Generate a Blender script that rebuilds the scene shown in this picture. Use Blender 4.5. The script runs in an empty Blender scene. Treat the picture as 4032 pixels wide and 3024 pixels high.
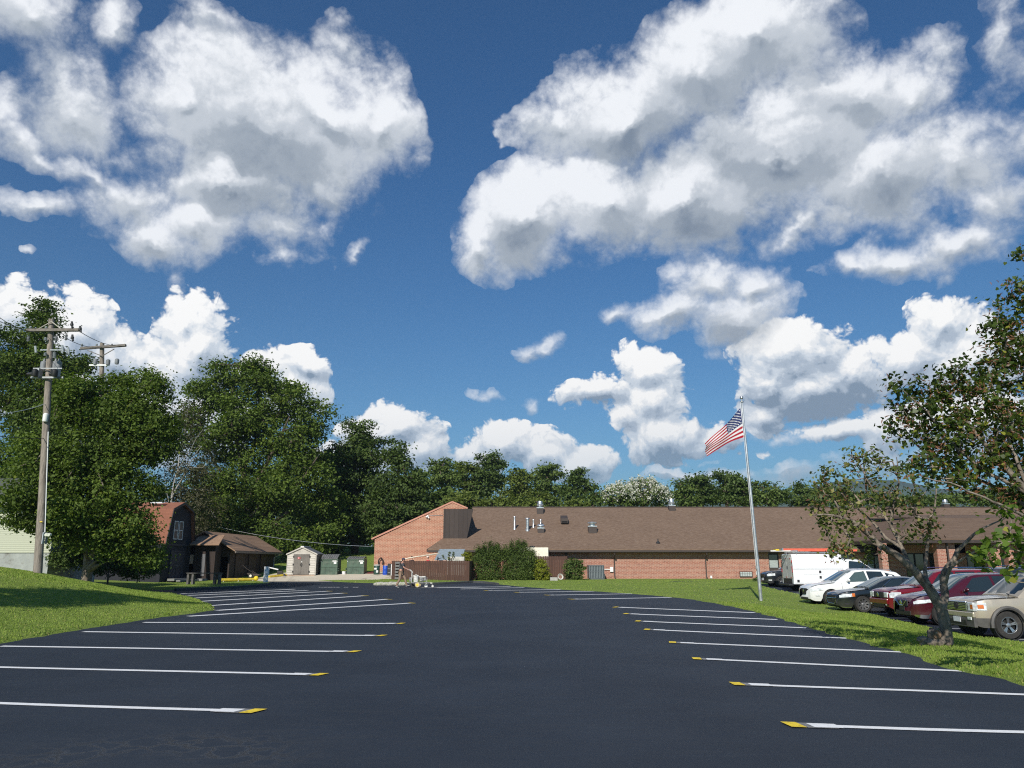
import bpy, bmesh, math, random
import numpy as np
from mathutils import Vector, Matrix
R = math.radians
random.seed(7)
rng = np.random.default_rng(7)
scene = bpy.context.scene
C = scene.collection

# ------------------------------------------------------------------ camera
CAM_H = 1.65
FPX = 2968.0                      # focal length in pixels of the 4032 px wide photograph
PITCH = math.atan(700.0 / FPX)
cam_d = bpy.data.cameras.new('camera')
cam_d.sensor_width = 36.0
cam_d.lens = 36.0 * FPX / 4032.0
cam_d.clip_start = 0.1
cam_d.clip_end = 20000
cam = bpy.data.objects.new('camera', cam_d)
C.objects.link(cam)
cam.location = (0, 0, CAM_H)
cam.rotation_euler = (math.pi / 2 + PITCH, 0, 0)
scene.camera = cam

# ------------------------------------------------------------------ colour management
scene.view_settings.view_transform = 'Standard'
scene.view_settings.look = 'None'
scene.view_settings.exposure = 0.2
scene.view_settings.gamma = 1.0
scene.view_settings.use_curve_mapping = False
scene.cycles.max_bounces = 6
scene.cycles.diffuse_bounces = 2
scene.cycles.glossy_bounces = 3
scene.cycles.transmission_bounces = 4
scene.cycles.transparent_max_bounces = 6
scene.cycles.volume_bounces = 0
scene.cycles.use_denoising = False
scene.cycles.pixel_filter_type = 'BLACKMAN_HARRIS'
scene.cycles.filter_width = 1.15

# ------------------------------------------------------------------ sun
SUN_EL = R(33)
SUN_AZ = R(16)                    # light comes from behind and to the left of the camera
to_sun = Vector((-math.sin(SUN_AZ) * math.cos(SUN_EL), -math.cos(SUN_AZ) * math.cos(SUN_EL), math.sin(SUN_EL)))
sun_d = bpy.data.lights.new('sun', 'SUN')
sun_d.energy = 4.6
sun_d.angle = R(0.53)
sun_d.color = (1.0, 0.95, 0.86)
sun = bpy.data.objects.new('sun', sun_d)
C.objects.link(sun)
sun.rotation_euler = to_sun.to_track_quat('Z', 'Y').to_euler()


def ray(px, py):
    """direction of a point of the photograph (4032 x 3024)"""
    u = (px - 2016) / FPX
    v = (1512 - py) / FPX
    c, s = math.cos(PITCH), math.sin(PITCH)
    return Vector((u, c - v * s, s + v * c))


def A(px, py, Y):
    """the place at depth Y seen at (px, py)"""
    d = ray(px, py)
    t = Y / d.y
    return Vector((d.x * t, Y, CAM_H + d.z * t))


def G(px, py, h=0.0):
    """the place on the level plane z = h seen at (px, py)"""
    d = ray(px, py)
    t = (h - CAM_H) / d.z
    return Vector((d.x * t, d.y * t, h))


# ------------------------------------------------------------------ world: sky with cumulus, laid out by azimuth and elevation
world = bpy.data.worlds.new('World')
scene.world = world
world.use_nodes = True
wn, wl = world.node_tree.nodes, world.node_tree.links
wn.clear()


class NT:
    """small helper to chain nodes"""
    def __init__(s, tree):
        s.n, s.l = tree.nodes, tree.links

    def put(s, node, i, v):
        if v is None:
            return
        if isinstance(v, bpy.types.NodeSocket):
            s.l.new(v, node.inputs[i])
        else:
            node.inputs[i].default_value = v

    def math(s, op, a, b=None, c=None, clamp=False):
        n = s.n.new('ShaderNodeMath')
        n.operation = op
        n.use_clamp = clamp
        s.put(n, 0, a); s.put(n, 1, b); s.put(n, 2, c)
        return n.outputs[0]

    def vmath(s, op, a, b=None, c=None):
        n = s.n.new('ShaderNodeVectorMath')
        n.operation = op
        s.put(n, 0, a); s.put(n, 1, b)
        if c is not None:
            s.put(n, 3 if op == 'SCALE' else 2, c)
        return n.outputs['Value'] if op in ('LENGTH', 'DOT_PRODUCT', 'DISTANCE') else n.outputs[0]

    def noise(s, vec, scale, detail=4, rough=0.5, lac=2.0, dist=0.0):
        n = s.n.new('ShaderNodeTexNoise')
        s.put(n, 'Vector', vec)
        n.inputs['Scale'].default_value = scale
        n.inputs['Detail'].default_value = detail
        n.inputs['Roughness'].default_value = rough
        n.inputs['Lacunarity'].default_value = lac
        n.inputs['Distortion'].default_value = dist
        return n

    def smooth(s, x, a, b, lo=0.0, hi=1.0):
        n = s.n.new('ShaderNodeMapRange')
        n.interpolation_type = 'SMOOTHSTEP'
        s.put(n, 0, x); s.put(n, 1, a); s.put(n, 2, b); s.put(n, 3, lo); s.put(n, 4, hi)
        return n.outputs[0]

    def mix(s, f, a, b, mode='MIX'):
        n = s.n.new('ShaderNodeMix')
        n.data_type = 'RGBA'
        n.blend_type = mode
        s.put(n, 0, f); s.put(n, 6, a); s.put(n, 7, b)
        return n.outputs[2]


def azel(sx, sy):
    d = ray(sx * 1.8228, sy * 1.8228)
    d.normalize()
    return math.atan2(d.x, d.y), math.asin(d.z)


def ell(cx, cy, rx, ry, rot=0.0):
    """ellipse on the sky -> centre and radii in azimuth / elevation"""
    a0, e0 = azel(cx, cy)
    a1, e1 = azel(cx + 10, cy)
    a2, e2 = azel(cx, cy - 10)
    ka = math.hypot(a1 - a0, (e1 - e0)) / 10
    ke = math.hypot(e2 - e0, 0) / 10
    return (a0, e0, 0), (rx * ka, ry * ke, 1), (0, 0, R(rot))


#  (x, y, rx, ry, turn, weight)   2212 px layout, weight < 1: thin and wispy
CL_SOFT = [
    (60, 60, 160, 120, 0, .9), (150, 190, 160, 120, -35, .95), (30, 265, 90, 75, 0, .75), (240, 50, 90, 60, 25, .75), (90, 320, 80, 40, -20, .6),
    (240, 310, 110, 80, -35, .7), (300, 160, 40, 60, 0, .25),
    (420, 225, 160, 95, 0, .95), (580, 290, 290, 165, 0, 1.25), (700, 240, 190, 120, 0, 1.1), (820, 250, 85, 110, 0, 1.0),
    (720, 115, 65, 85, 25, .65), (480, 70, 130, 60, -20, .55), (740, 60, 40, 40, 0, .5), (500, 410, 230, 85, 0, 1.0), (600, 160, 120, 60, 20, .6),
    (170, 370, 90, 45, -30, .75), (270, 440, 130, 110, 10, 1.0), (330, 505, 130, 70, 0, 1.0), (430, 480, 100, 85, 0, .9),
    (50, 440, 95, 52, -5, .75), (395, 590, 34, 40, 0, .5), (600, 480, 140, 60, 0, .65), (700, 400, 120, 50, 15, .8),
    (750, 545, 40, 24, 15, .62), (700, 485, 36, 28, 0, .6), (620, 540, 110, 34, 10, .5), (55, 580, 34, 22, 0, .5),
    (1140, 762, 68, 27, 14, .75), (1055, 870, 62, 20, 0, .55), (1150, 876, 30, 24, 0, .55),
    (1060, 515, 80, 68, 0, 1.0), (1150, 450, 130, 95, 15, 1.2), (1300, 430, 170, 120, 5, 1.3), (1470, 430, 200, 110, 0, 1.3),
    (1190, 240, 95, 75, 0, .9), (1330, 240, 200, 110, 0, 1.2), (1500, 170, 190, 140, 10, 1.2), (1640, 110, 170, 130, 0, 1.1),
    (1430, 30, 60, 50, 0, .4), (1820, 230, 190, 120, -10, 1.1), (1960, 200, 130, 110, 0, .95), (1680, 330, 260, 130, 0, 1.25),
    (1900, 380, 240, 130, 10, 1.1), (2110, 320, 150, 110, 0, .85), (2190, 90, 70, 140, 0, .7), (2170, 440, 110, 110, 0, .8),
    (1940, 575, 170, 50, 8, .85), (1820, 600, 90, 34, -10, .7), (2080, 530, 140, 62, 15, .85), (1700, 480, 160, 50, 20, .75), (1900, 480, 120, 50, 0, .55), (1110, 290, 40, 30, 30, .4),
    (1750, 120, 60, 60, 0, .3), (60, 300, 60, 60, 0, .4), (170, 560, 40, 20, 0, .2),
    (1550, 1040, 260, 22, 0, .5), (1900, 1010, 300, 40, 0, .6), (1150, 1050, 160, 16, 0, .4), (1680, 940, 160, 30, 0, .5), (2050, 880, 160, 50, 0, .5),
    (1530, 600, 100, 62, 0, .8), (1610, 600, 70, 55, 0, .9), (1345, 690, 55, 34, 0, .75), (1460, 680, 110, 50, 10, .85),
    (1600, 690, 110, 90, 0, 1.0), (1560, 790, 60, 26, 0, .5), (1700, 1010, 90, 20, 0, .3), (1540, 1010, 80, 20, 0, .3),
]
CL_HARD = [
    (60, 690, 120, 72, 0, 1.0), (175, 715, 95, 80, 0, 1.0), (250, 780, 80, 85, 0, 1.0), (400, 690, 60, 70, 0, 1.1), (430, 750, 85, 110, 0, 1.2),
    (350, 790, 80, 80, 0, 1.0), (560, 800, 95, 48, 0, 1.0), (660, 790, 52, 36, 0, .95), (620, 850, 90, 70, 0, 1.0), (300, 900, 300, 100, 0, 1.0),
    (855, 915, 66, 52, 0, 1.0), (905, 965, 66, 60, 0, 1.0), (800, 930, 70, 40, 0, .9), (780, 1000, 120, 60, 0, .9),
    (1100, 955, 95, 46, 0, 1.0), (1175, 970, 70, 50, 0, 1.0), (1260, 1000, 85, 42, 0, .9), (1050, 990, 80, 40, 0, .8),
    (1400, 800, 66, 55, 0, 1.1), (1300, 858, 110, 40, 0, .9), (1420, 875, 70, 70, 0, 1.1), (1430, 950, 95, 62, 0, 1.1), (1350, 910, 60, 40, 0, .8),
    (1710, 765, 120, 70, 0, 1.15), (1770, 840, 150, 70, 0, 1.1), (1660, 830, 70, 60, 0, 1.0), (1850, 800, 70, 55, 0, 1.0),
    (2040, 700, 75, 75, 0, 1.1), (1970, 770, 110, 60, 0, 1.0), (2110, 770, 120, 100, 0, 1.1), (1810, 930, 150, 34, 0, .95), (1980, 930, 200, 60, 0, .9),
    (1640, 930, 60, 34, 0, .7), (1520, 960, 60, 30, 0, .6), (2120, 920, 140, 90, 0, 1.0), (1660, 980, 40, 18, 0, .4), (1570, 950, 80, 36, 0, .8), (1650, 900, 60, 50, 0, .85), (1480, 1010, 70, 16, 0, .45),
]
# shading: (x, y, rx, ry, turn, amount)   negative = thick grey base, positive = lit billow
CL_TONE = [
    (560, 400, 260, 60, -4, -.75), (620, 290, 300, 90, 0, -.25), (250, 430, 60, 80, 10, -.7), (560, 455, 120, 40, 0, -.4), (120, 190, 170, 120, -30, -.35),
    (690, 160, 60, 60, 0, .3), (700, 190, 60, 55, 0, .7), (850, 260, 60, 110, 0, .55), (210, 360, 90, 40, -35, .7), (300, 500, 130, 60, 0, .35), (430, 470, 80, 60, 0, .4),
    (1500, 340, 190, 60, -3, -1.0), (1360, 340, 120, 60, -15, -.7), (1550, 500, 260, 45, 4, -1.0), (1250, 530, 160, 26, 6, -.6), (1290, 215, 120, 60, 0, -.3), (1660, 260, 260, 90, 0, -.5),
    (1150, 420, 110, 60, 25, .8), (1300, 375, 80, 50, 0, .7), (1050, 480, 50, 70, 0, .5), (1600, 60, 150, 60, 0, .5), (1850, 190, 90, 50, 0, .6), (1500, 425, 180, 35, 6, .35),
    (1660, 245, 25, 14, 0, .9), (1950, 420, 220, 60, 10, -.6), (2080, 500, 200, 60, 10, -.4),
    (1560, 730, 100, 60, -15, -1.1), (1640, 590, 50, 40, 0, .5), (1540, 650, 60, 60, 0, .2), (1760, 870, 200, 50, 4, -1.7), (1830, 830, 90, 45, 0, -1.0), (1620, 820, 90, 50, 0, -.6), (1700, 760, 80, 40, 0, .5),
    (1525, 930, 32, 28, 0, -1.4), (1300, 880, 90, 26, 0, -.6), (1420, 800, 60, 50, 0, .5), (1450, 900, 60, 40, 0, .45), (1420, 1000, 110, 24, 0, -.8), (1230, 1010, 130, 24, 0, -.5),
    (2040, 730, 110, 60, 0, .2), (1810, 920, 120, 22, 0, .6), (1140, 775, 60, 18, 10, -.6), (930, 925, 40, 16, 10, -1.0), (900, 1000, 60, 16, 0, -.5),
    (1550, 1040, 260, 30, 0, -1.0), (1900, 1010, 300, 50, 0, -.9), (330, 700, 50, 60, 0, -.3), (470, 780, 60, 60, 0, -.5), (230, 800, 80, 60, 0, -.5), (640, 850, 80, 50, 0, -.4),
    (400, 700, 60, 80, 0, .5), (100, 700, 130, 60, 0, .4), (500, 870, 300, 40, 0, .1), (300, 830, 100, 70, 0, -.2), (1950, 860, 200, 40, 0, -.5), (2060, 850, 100, 40, 0, -.3),
]


BK = 1.0
RK = 1.55


def blob(g, p, loc, sc, ro):
    m = g.nodes.new('ShaderNodeTexGradient')
    m.gradient_type = 'SPHERICAL'
    t = m.texture_mapping
    t.vector_type = 'TEXTURE'
    t.translation, t.scale, t.rotation = loc, sc, ro
    g.links.new(p, m.inputs[0])
    return m.outputs[1]


def field_group(name, blobs, warp, nscale, namp, pamp, pscale, detail, off):
    """density of a family of clouds in the direction given"""
    g = bpy.data.node_groups.new(name, 'ShaderNodeTree')
    g.interface.new_socket('Dir', in_out='INPUT', socket_type='NodeSocketVector')
    g.interface.new_socket('Warp', in_out='INPUT', socket_type='NodeSocketVector')
    g.interface.new_socket('D', in_out='OUTPUT', socket_type='NodeSocketFloat')
    g.interface.new_socket('M', in_out='OUTPUT', socket_type='NodeSocketFloat')
    gi, go = g.nodes.new('NodeGroupInput'), g.nodes.new('NodeGroupOutput')
    k = NT(g)
    sp = g.nodes.new('ShaderNodeSeparateXYZ')
    g.links.new(gi.outputs[0], sp.inputs[0])
    az = k.math('ARCTAN2', sp.outputs[0], sp.outputs[1])
    el = k.math('ARCSINE', sp.outputs[2])
    cb = g.nodes.new('ShaderNodeCombineXYZ')
    g.links.new(az, cb.inputs[0]); g.links.new(el, cb.inputs[1])
    p = k.vmath('MULTIPLY', k.vmath('ADD', cb.outputs[0], k.vmath('SCALE', gi.outputs[1], None, warp)), (1, 1, 0))
    acc = None
    for (cx, cy, rx, ry, rot, w) in blobs:
        loc, sc, ro = ell(cx, cy, rx * RK, ry * RK, rot)
        m = blob(g, p, loc, sc, ro)
        v = k.math('MULTIPLY', m, w * BK)
        acc = v if acc is None else k.math('SMOOTH_MAX', acc, v, 0.15)
    fb = k.noise(gi.outputs[0], nscale, detail, 0.66, 2.1)
    pf = g.nodes.new('ShaderNodeTexVoronoi')
    pf.feature = 'SMOOTH_F1' if False else 'F1'
    wv = k.vmath('ADD', gi.outputs[0], k.vmath('SCALE', gi.outputs[1], None, .10))
    g.links.new(wv, pf.inputs['Vector'])
    pf.inputs['Scale'].default_value = pscale
    pf.inputs['Detail'].default_value = 3.0
    pf.inputs['Roughness'].default_value = 0.55
    pf.inputs['Lacunarity'].default_value = 2.3
    d = k.math('MULTIPLY_ADD', k.math('SUBTRACT', fb.outputs[0], 0.5), namp, k.math('MULTIPLY_ADD', acc, 1.3, off))
    d = k.math('MULTIPLY_ADD', k.math('SUBTRACT', 0.45, pf.outputs['Distance']), pamp, d)
    d = k.math('MULTIPLY_ADD', k.smooth(acc, 0.27, 0.13), -1.6, d)
    g.links.new(d, go.inputs[0]); g.links.new(acc, go.inputs[1])
    return g


def tone_group(name, blobs):
    g = bpy.data.node_groups.new(name, 'ShaderNodeTree')
    g.interface.new_socket('Dir', in_out='INPUT', socket_type='NodeSocketVector')
    g.interface.new_socket('Warp', in_out='INPUT', socket_type='NodeSocketVector')
    g.interface.new_socket('T', in_out='OUTPUT', socket_type='NodeSocketFloat')
    gi, go = g.nodes.new('NodeGroupInput'), g.nodes.new('NodeGroupOutput')
    k = NT(g)
    sp = g.nodes.new('ShaderNodeSeparateXYZ')
    g.links.new(gi.outputs[0], sp.inputs[0])
    az = k.math('ARCTAN2', sp.outputs[0], sp.outputs[1])
    el = k.math('ARCSINE', sp.outputs[2])
    cb = g.nodes.new('ShaderNodeCombineXYZ')
    g.links.new(az, cb.inputs[0]); g.links.new(el, cb.inputs[1])
    p = k.vmath('MULTIPLY', k.vmath('ADD', cb.outputs[0], k.vmath('SCALE', gi.outputs[1], None, .11)), (1, 1, 0))
    acc = None
    for (cx, cy, rx, ry, rot, w) in blobs:
        loc, sc, ro = ell(cx, cy, rx * 1.5, ry * 1.5, rot)
        m = blob(g, p, loc, sc, ro)
        f = k.smooth(m, 0.0, 1.0)
        acc = k.math('MULTIPLY', f, w) if acc is None else k.math('MULTIPLY_ADD', f, w, acc)
    g.links.new(acc, go.inputs[0])
    return g


def use(group, dirv, warpv):
    n = wn.new('ShaderNodeGroup')
    n.node_tree = group
    wl.new(dirv, n.inputs[0]); wl.new(warpv, n.inputs[1])
    return n


K = NT(world.node_tree)
tc = wn.new('ShaderNodeTexCoord')
D0 = K.vmath('NORMALIZE', tc.outputs['Generated'])
wnz = K.noise(D0, 7.0, 5, 0.55)
WARP = K.vmath('SUBTRACT', wnz.outputs['Color'], (0.5, 0.5, 0.5))
SOFT = field_group('soft_cumulus', CL_SOFT, .15, 7.5, 1.75, .36, 18.0, 10, -.16)
HARD = field_group('towering_cumulus', CL_HARD, .065, 13.0, .70, .55, 22.0, 9, -.07)
TONE = tone_group('cloud_tone', CL_TONE)
LD = (-0.004, 0.0, 0.0105)
D1 = K.vmath('ADD', D0, LD)
s0 = use(SOFT, D0, WARP); s1 = use(SOFT, D1, WARP)
h0 = use(HARD, D0, WARP); h1 = use(HARD, D1, WARP)
t0 = use(TONE, D0, WARP)
# coverage
a_s = K.smooth(s0.outputs[0], -0.14, 0.66)
a_h = K.smooth(h0.outputs[0], 0.02, 0.20)
# relief: side towards the sun is bright
r_s = K.math('SUBTRACT', s0.outputs[0], s1.outputs[0])
r_h = K.math('SUBTRACT', h0.outputs[0], h1.outputs[0])
thick = K.smooth(s0.outputs[0], 0.15, 1.25)
m_s = K.math('SUBTRACT', s0.outputs[1], s1.outputs[1])      # large forms: tops lit, undersides shaded
m_h = K.math('SUBTRACT', h0.outputs[1], h1.outputs[1])
lum_s = K.math('ADD', K.math('MULTIPLY_ADD', r_s, 0.55, 0.775), K.math('MULTIPLY', thick, -0.22))
lum_s = K.math('MULTIPLY_ADD', K.math('MULTIPLY', m_s, K.math('MULTIPLY_ADD', thick, .75, .25)), 2.3, lum_s)
lum_h = K.math('MULTIPLY_ADD', r_h, 1.05, 0.66)
lum_h = K.math('MULTIPLY_ADD', m_h, 0.8, lum_h)
tone = t0.outputs[0]
lum_s = K.math('MULTIPLY_ADD', tone, 0.26, lum_s, clamp=True)
lum_h = K.math('MULTIPLY_ADD', tone, 0.30, lum_h, clamp=True)


def ramp(fac, stops):
    r = wn.new('ShaderNodeValToRGB')
    r.color_ramp.interpolation = 'EASE'
    e = r.color_ramp.elements
    e[0].position, e[0].color = stops[0][0], (*stops[0][1], 1)
    e[1].position, e[1].color = stops[-1][0], (*stops[-1][1], 1)
    for pz, cz in stops[1:-1]:
        q = e.new(pz); q.color = (*cz, 1)
    wl.new(fac, r.inputs[0])
    return r.outputs[0]


SKY_STRENGTH = 0.1
CS = 1.0 / SKY_STRENGTH
c_s = ramp(lum_s, [(0.0, (.19, .235, .30)), (.35, (.34, .385, .44)), (.62, (.52, .56, .61)), (1.0, (.84, .86, .89))])
c_h = ramp(lum_h, [(0.0, (.21, .28, .37)), (.35, (.40, .47, .56)), (.65, (.60, .66, .73)), (.85, (.80, .82, .84)), (1.0, (.95, .945, .93))])

sky = wn.new('ShaderNodeTexSky')
sky.sky_type = 'NISHITA'
sky.sun_disc = False
sky.sun_elevation = SUN_EL
sky.sun_rotation = math.pi + SUN_AZ
sky.air_density = 1.0
sky.dust_density = 0.3
sky.ozone_density = 3.0
sz = wn.new('ShaderNodeSeparateXYZ')
wl.new(D0, sz.inputs[0])
hor = K.smooth(sz.outputs[2], 0.55, 0.0)
tint = K.mix(hor, (.29, .58, .80, 1), (.42, .64, .74, 1))
blue = K.mix(1.0, sky.outputs[0], tint, 'MULTIPLY')
cs_ = K.vmath('SCALE', c_s, None, CS)
ch_ = K.vmath('SCALE', c_h, None, CS)
# far clouds fade a little into the air near the horizon
fade = K.smooth(sz.outputs[2], 0.20, 0.02, 0.0, 0.35)
ch_ = K.mix(fade, ch_, K.vmath('MULTIPLY', blue, (1.25, 1.15, 1.05)))
sky1 = K.mix(a_h, blue, ch_)
sky2 = K.mix(K.math('MULTIPLY', a_s, 0.97), sky1, cs_)
bg = wn.new('ShaderNodeBackground')
bg.inputs['Strength'].default_value = SKY_STRENGTH
wl.new(sky2, bg.inputs['Color'])
wo = wn.new('ShaderNodeOutputWorld')
wl.new(bg.outputs[0], wo.inputs[0])
world.cycles.sampling_method = 'MANUAL'
world.cycles.sample_map_resolution = 512
# ------------------------------------------------------------------ helpers
def tag(o, label=None, cat=None, group=None, kind=None):
    if label: o['label'] = label
    if cat: o['category'] = cat
    if group: o['group'] = group
    if kind: o['kind'] = kind
    return o


def thing(name, label, cat, loc=(0, 0, 0), rz=0.0, group=None):
    o = bpy.data.objects.new(name, None)
    o.empty_display_size = 0.2
    C.objects.link(o)
    o.location = loc
    o.rotation_euler = (0, 0, rz)
    return tag(o, label, cat, group)


def dup(src, parent=None):
    c = src.copy()
    C.objects.link(c)
    c.parent = parent
    for ch in list(src.children):
        dup(ch, c)
    return c


class MB:
    """collects shapes, then links them as ONE mesh object"""
    def __init__(s):
        s.v, s.f, s.m = [], [], []

    def add(s, vs, fs, mi=0):
        b = len(s.v)
        s.v += [tuple(v) for v in vs]
        s.f += [tuple(i + b for i in f) for f in fs]
        s.m += [mi] * len(fs)
        return s

    def box(s, c, d, mi=0, rot=None, taper=None):
        x, y, z = d[0] / 2, d[1] / 2, d[2] / 2
        vs = [Vector((i * x, j * y, k * z)) for k in (-1, 1) for j in (-1, 1) for i in (-1, 1)]
        if taper:
            for v in vs[4:]:
                v.x *= taper[0]; v.y *= taper[1]
        if rot is not None:
            vs = [rot @ v for v in vs]
        vs = [v + Vector(c) for v in vs]
        return s.add(vs, [(0, 2, 3, 1), (4, 5, 7, 6), (0, 1, 5, 4), (2, 6, 7, 3), (0, 4, 6, 2), (1, 3, 7, 5)], mi)

    def b2(s, a, b, mi=0):
        """box from corner to corner"""
        return s.box([(a[i] + b[i]) / 2 for i in range(3)], [abs(b[i] - a[i]) for i in range(3)], mi)

    def prism(s, poly, n, mi=0):
        """poly: 3D points of one face, n: extrusion vector"""
        n = Vector(n)
        k = len(poly)
        vs = [Vector(p) for p in poly] + [Vector(p) + n for p in poly]
        fs = [tuple(range(k - 1, -1, -1)), tuple(range(k, 2 * k))] + [(i, (i + 1) % k, k + (i + 1) % k, k + i) for i in range(k)]
        return s.add(vs, fs, mi)

    def tube(s, pts, r, n=8, mi=0, caps=True):
        pts = [Vector(p) for p in pts]
        if not isinstance(r, (list, tuple)):
            r = [r] * len(pts)
        vs, fs = [], []
        up = None
        for i, p in enumerate(pts):
            if i == 0: t = pts[1] - pts[0]
            elif i == len(pts) - 1: t = pts[-1] - pts[-2]
            else: t = (pts[i + 1] - pts[i]).normalized() + (pts[i] - pts[i - 1]).normalized()
            if t.length < 1e-9: t = Vector((0, 0, 1))
            t.normalize()
            if up is None:
                up = Vector((0, 0, 1)) if abs(t.z) < .9 else Vector((1, 0, 0))
            a = t.cross(up)
            if a.length < 1e-6: a = t.cross(Vector((0, 1, 0)))
            a.normalize()
            b = t.cross(a).normalized()
            up = -b if (-b).dot(up) > 0 else b
            for k in range(n):
                an = 2 * math.pi * k / n
                vs.append(p + a * (math.cos(an) * r[i]) + b * (math.sin(an) * r[i]))
        for i in range(len(pts) - 1):
            for k in range(n):
                k2 = (k + 1) % n
                fs.append((i * n + k, i * n + k2, (i + 1) * n + k2, (i + 1) * n + k))
        if caps:
            fs.append(tuple(range(n - 1, -1, -1)))
            fs.append(tuple(range((len(pts) - 1) * n, len(pts) * n)))
        return s.add(vs, fs, mi)

    def lathe(s, c, prof, n=16, mi=0, axis='Z', a0=0.0, caps=True):
        """prof: (radius, height) pairs"""
        vs, fs = [], []
        for r, h in prof:
            for k in range(n):
                an = a0 + 2 * math.pi * k / n
                x, y, z = math.cos(an) * r, math.sin(an) * r, h
                if axis == 'Y': x, y, z = x, z, y
                if axis == 'X': x, y, z = z, x, y
                vs.append((c[0] + x, c[1] + y, c[2] + z))
        for i in range(len(prof) - 1):
            for k in range(n):
                k2 = (k + 1) % n
                fs.append((i * n + k, i * n + k2, (i + 1) * n + k2, (i + 1) * n + k))
        if caps:
            fs.append(tuple(range(n)))
            fs.append(tuple(range((len(prof) - 1) * n, len(prof) * n)))
        return s.add(vs, fs, mi)

    def ball(s, c, r, n=12, mi=0, sc=(1, 1, 1)):
        prof = [(max(math.sin(math.pi * i / (n // 2)), 1e-3) * r, -math.cos(math.pi * i / (n // 2)) * r) for i in range(n // 2 + 1)]
        b = len(s.v)
        s.lathe((0, 0, 0), prof, n, mi)
        for i in range(b, len(s.v)):
            v = s.v[i]
            s.v[i] = (v[0] * sc[0] + c[0], v[1] * sc[1] + c[1], v[2] * sc[2] + c[2])
        return s

    def build(s, name, mats, parent=None, smooth=False, bevel=0.0, origin=None):
        me = bpy.data.meshes.new(name)
        vs = s.v
        if origin is not None:
            vs = [(v[0] - origin[0], v[1] - origin[1], v[2] - origin[2]) for v in vs]
        me.from_pydata(vs, [], s.f)
        if not isinstance(mats, (list, tuple)): mats = [mats]
        for m in mats: me.materials.append(m)
        me.polygons.foreach_set('material_index', s.m)
        bm = bmesh.new(); bm.from_mesh(me)
        bmesh.ops.recalc_face_normals(bm, faces=bm.faces)
        bm.to_mesh(me); bm.free()
        if smooth:
            me.polygons.foreach_set('use_smooth', [True] * len(me.polygons))
            me.set_sharp_from_angle(angle=R(smooth if smooth > 1 else 40))
        me.update()
        o = bpy.data.objects.new(name, me)
        C.objects.link(o)
        o.parent = parent
        if origin is not None: o.location = origin
        if bevel:
            b = o.modifiers.new('bevel', 'BEVEL')
            b.width = bevel; b.segments = 2; b.limit_method = 'ANGLE'; b.angle_limit = R(40)
        return o


def arr_mesh(name, V, F, mat, parent=None, smooth=False):
    """fast mesh from numpy arrays; F is (n, k)"""
    me = bpy.data.meshes.new(name)
    V = np.asarray(V, np.float32); F = np.asarray(F, np.int32)
    me.vertices.add(len(V)); me.vertices.foreach_set('co', V.ravel())
    n, k = F.shape
    me.loops.add(n * k); me.loops.foreach_set('vertex_index', F.ravel())
    me.polygons.add(n)
    me.polygons.foreach_set('loop_start', np.arange(0, n * k, k, dtype=np.int32))
    if smooth: me.polygons.foreach_set('use_smooth', np.ones(n, bool))
    me.update(calc_edges=True)
    for m in (mat if isinstance(mat, (list, tuple)) else [mat]): me.materials.append(m)
    o = bpy.data.objects.new(name, me)
    C.objects.link(o)
    o.parent = parent
    return o


# ------------------------------------------------------------------ materials
def new_mat(name):
    m = bpy.data.materials.new(name)
    m.use_nodes = True
    nt = m.node_tree
    return m, NT(nt), nt.nodes['Principled BSDF']


def mat(name, col, rough=.6, metal=0.0, var=.12, scale=6.0, bump=0.0, bscale=40.0, spec=.5, coat=0.0, stretch=None, dirt=None, dscale=1.5):
    """painted or plain surface with mottling, wear and an optional fine bump"""
    m, k, b = new_mat(name)
    tcn = k.n.new('ShaderNodeTexCoord')
    vec = tcn.outputs['Object']
    if stretch: vec = k.vmath('MULTIPLY', vec, stretch)
    nz = k.noise(vec, scale, 5, .6)
    f = k.smooth(nz.outputs[0], .3, .7)
    lo = tuple(max(c * (1 - var), 0) for c in col) + (1,)
    hi = tuple(min(c * (1 + var), 1) for c in col) + (1,)
    c = k.mix(f, lo, hi)
    if dirt:
        dn = k.noise(vec, dscale, 6, .65)
        c = k.mix(k.smooth(dn.outputs[0], .5, .72), c, (*dirt, 1))
    k.put(b, 'Base Color', c)
    b.inputs['Roughness'].default_value = rough
    k.put(b, 'Roughness', k.smooth(nz.outputs[0], .2, .8, max(rough - .06, 0.02), min(rough + .08, 1)))
    b.inputs['Metallic'].default_value = metal
    b.inputs['Specular IOR Level'].default_value = spec
    b.inputs['Coat Weight'].default_value = coat
    b.inputs['Coat Roughness'].default_value = .05
    if bump:
        bn = k.noise(vec, bscale, 4, .6)
        bp = k.n.new('ShaderNodeBump')
        bp.inputs['Strength'].default_value = bump
        bp.inputs['Distance'].default_value = .02
        k.put(bp, 'Height', bn.outputs[0])
        k.put(b, 'Normal', bp.outputs[0])
    return m


def wall_uv(k):
    """(x + y, z) from world position: works on walls that face x or y"""
    g = k.n.new('ShaderNodeNewGeometry')
    s = k.n.new('ShaderNodeSeparateXYZ'); k.l.new(g.outputs['Position'], s.inputs[0])
    c = k.n.new('ShaderNodeCombineXYZ')
    k.l.new(k.math('ADD', s.outputs[0], s.outputs[1]), c.inputs[0]); k.l.new(s.outputs[2], c.inputs[1])
    return c.outputs[0], g, s


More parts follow.
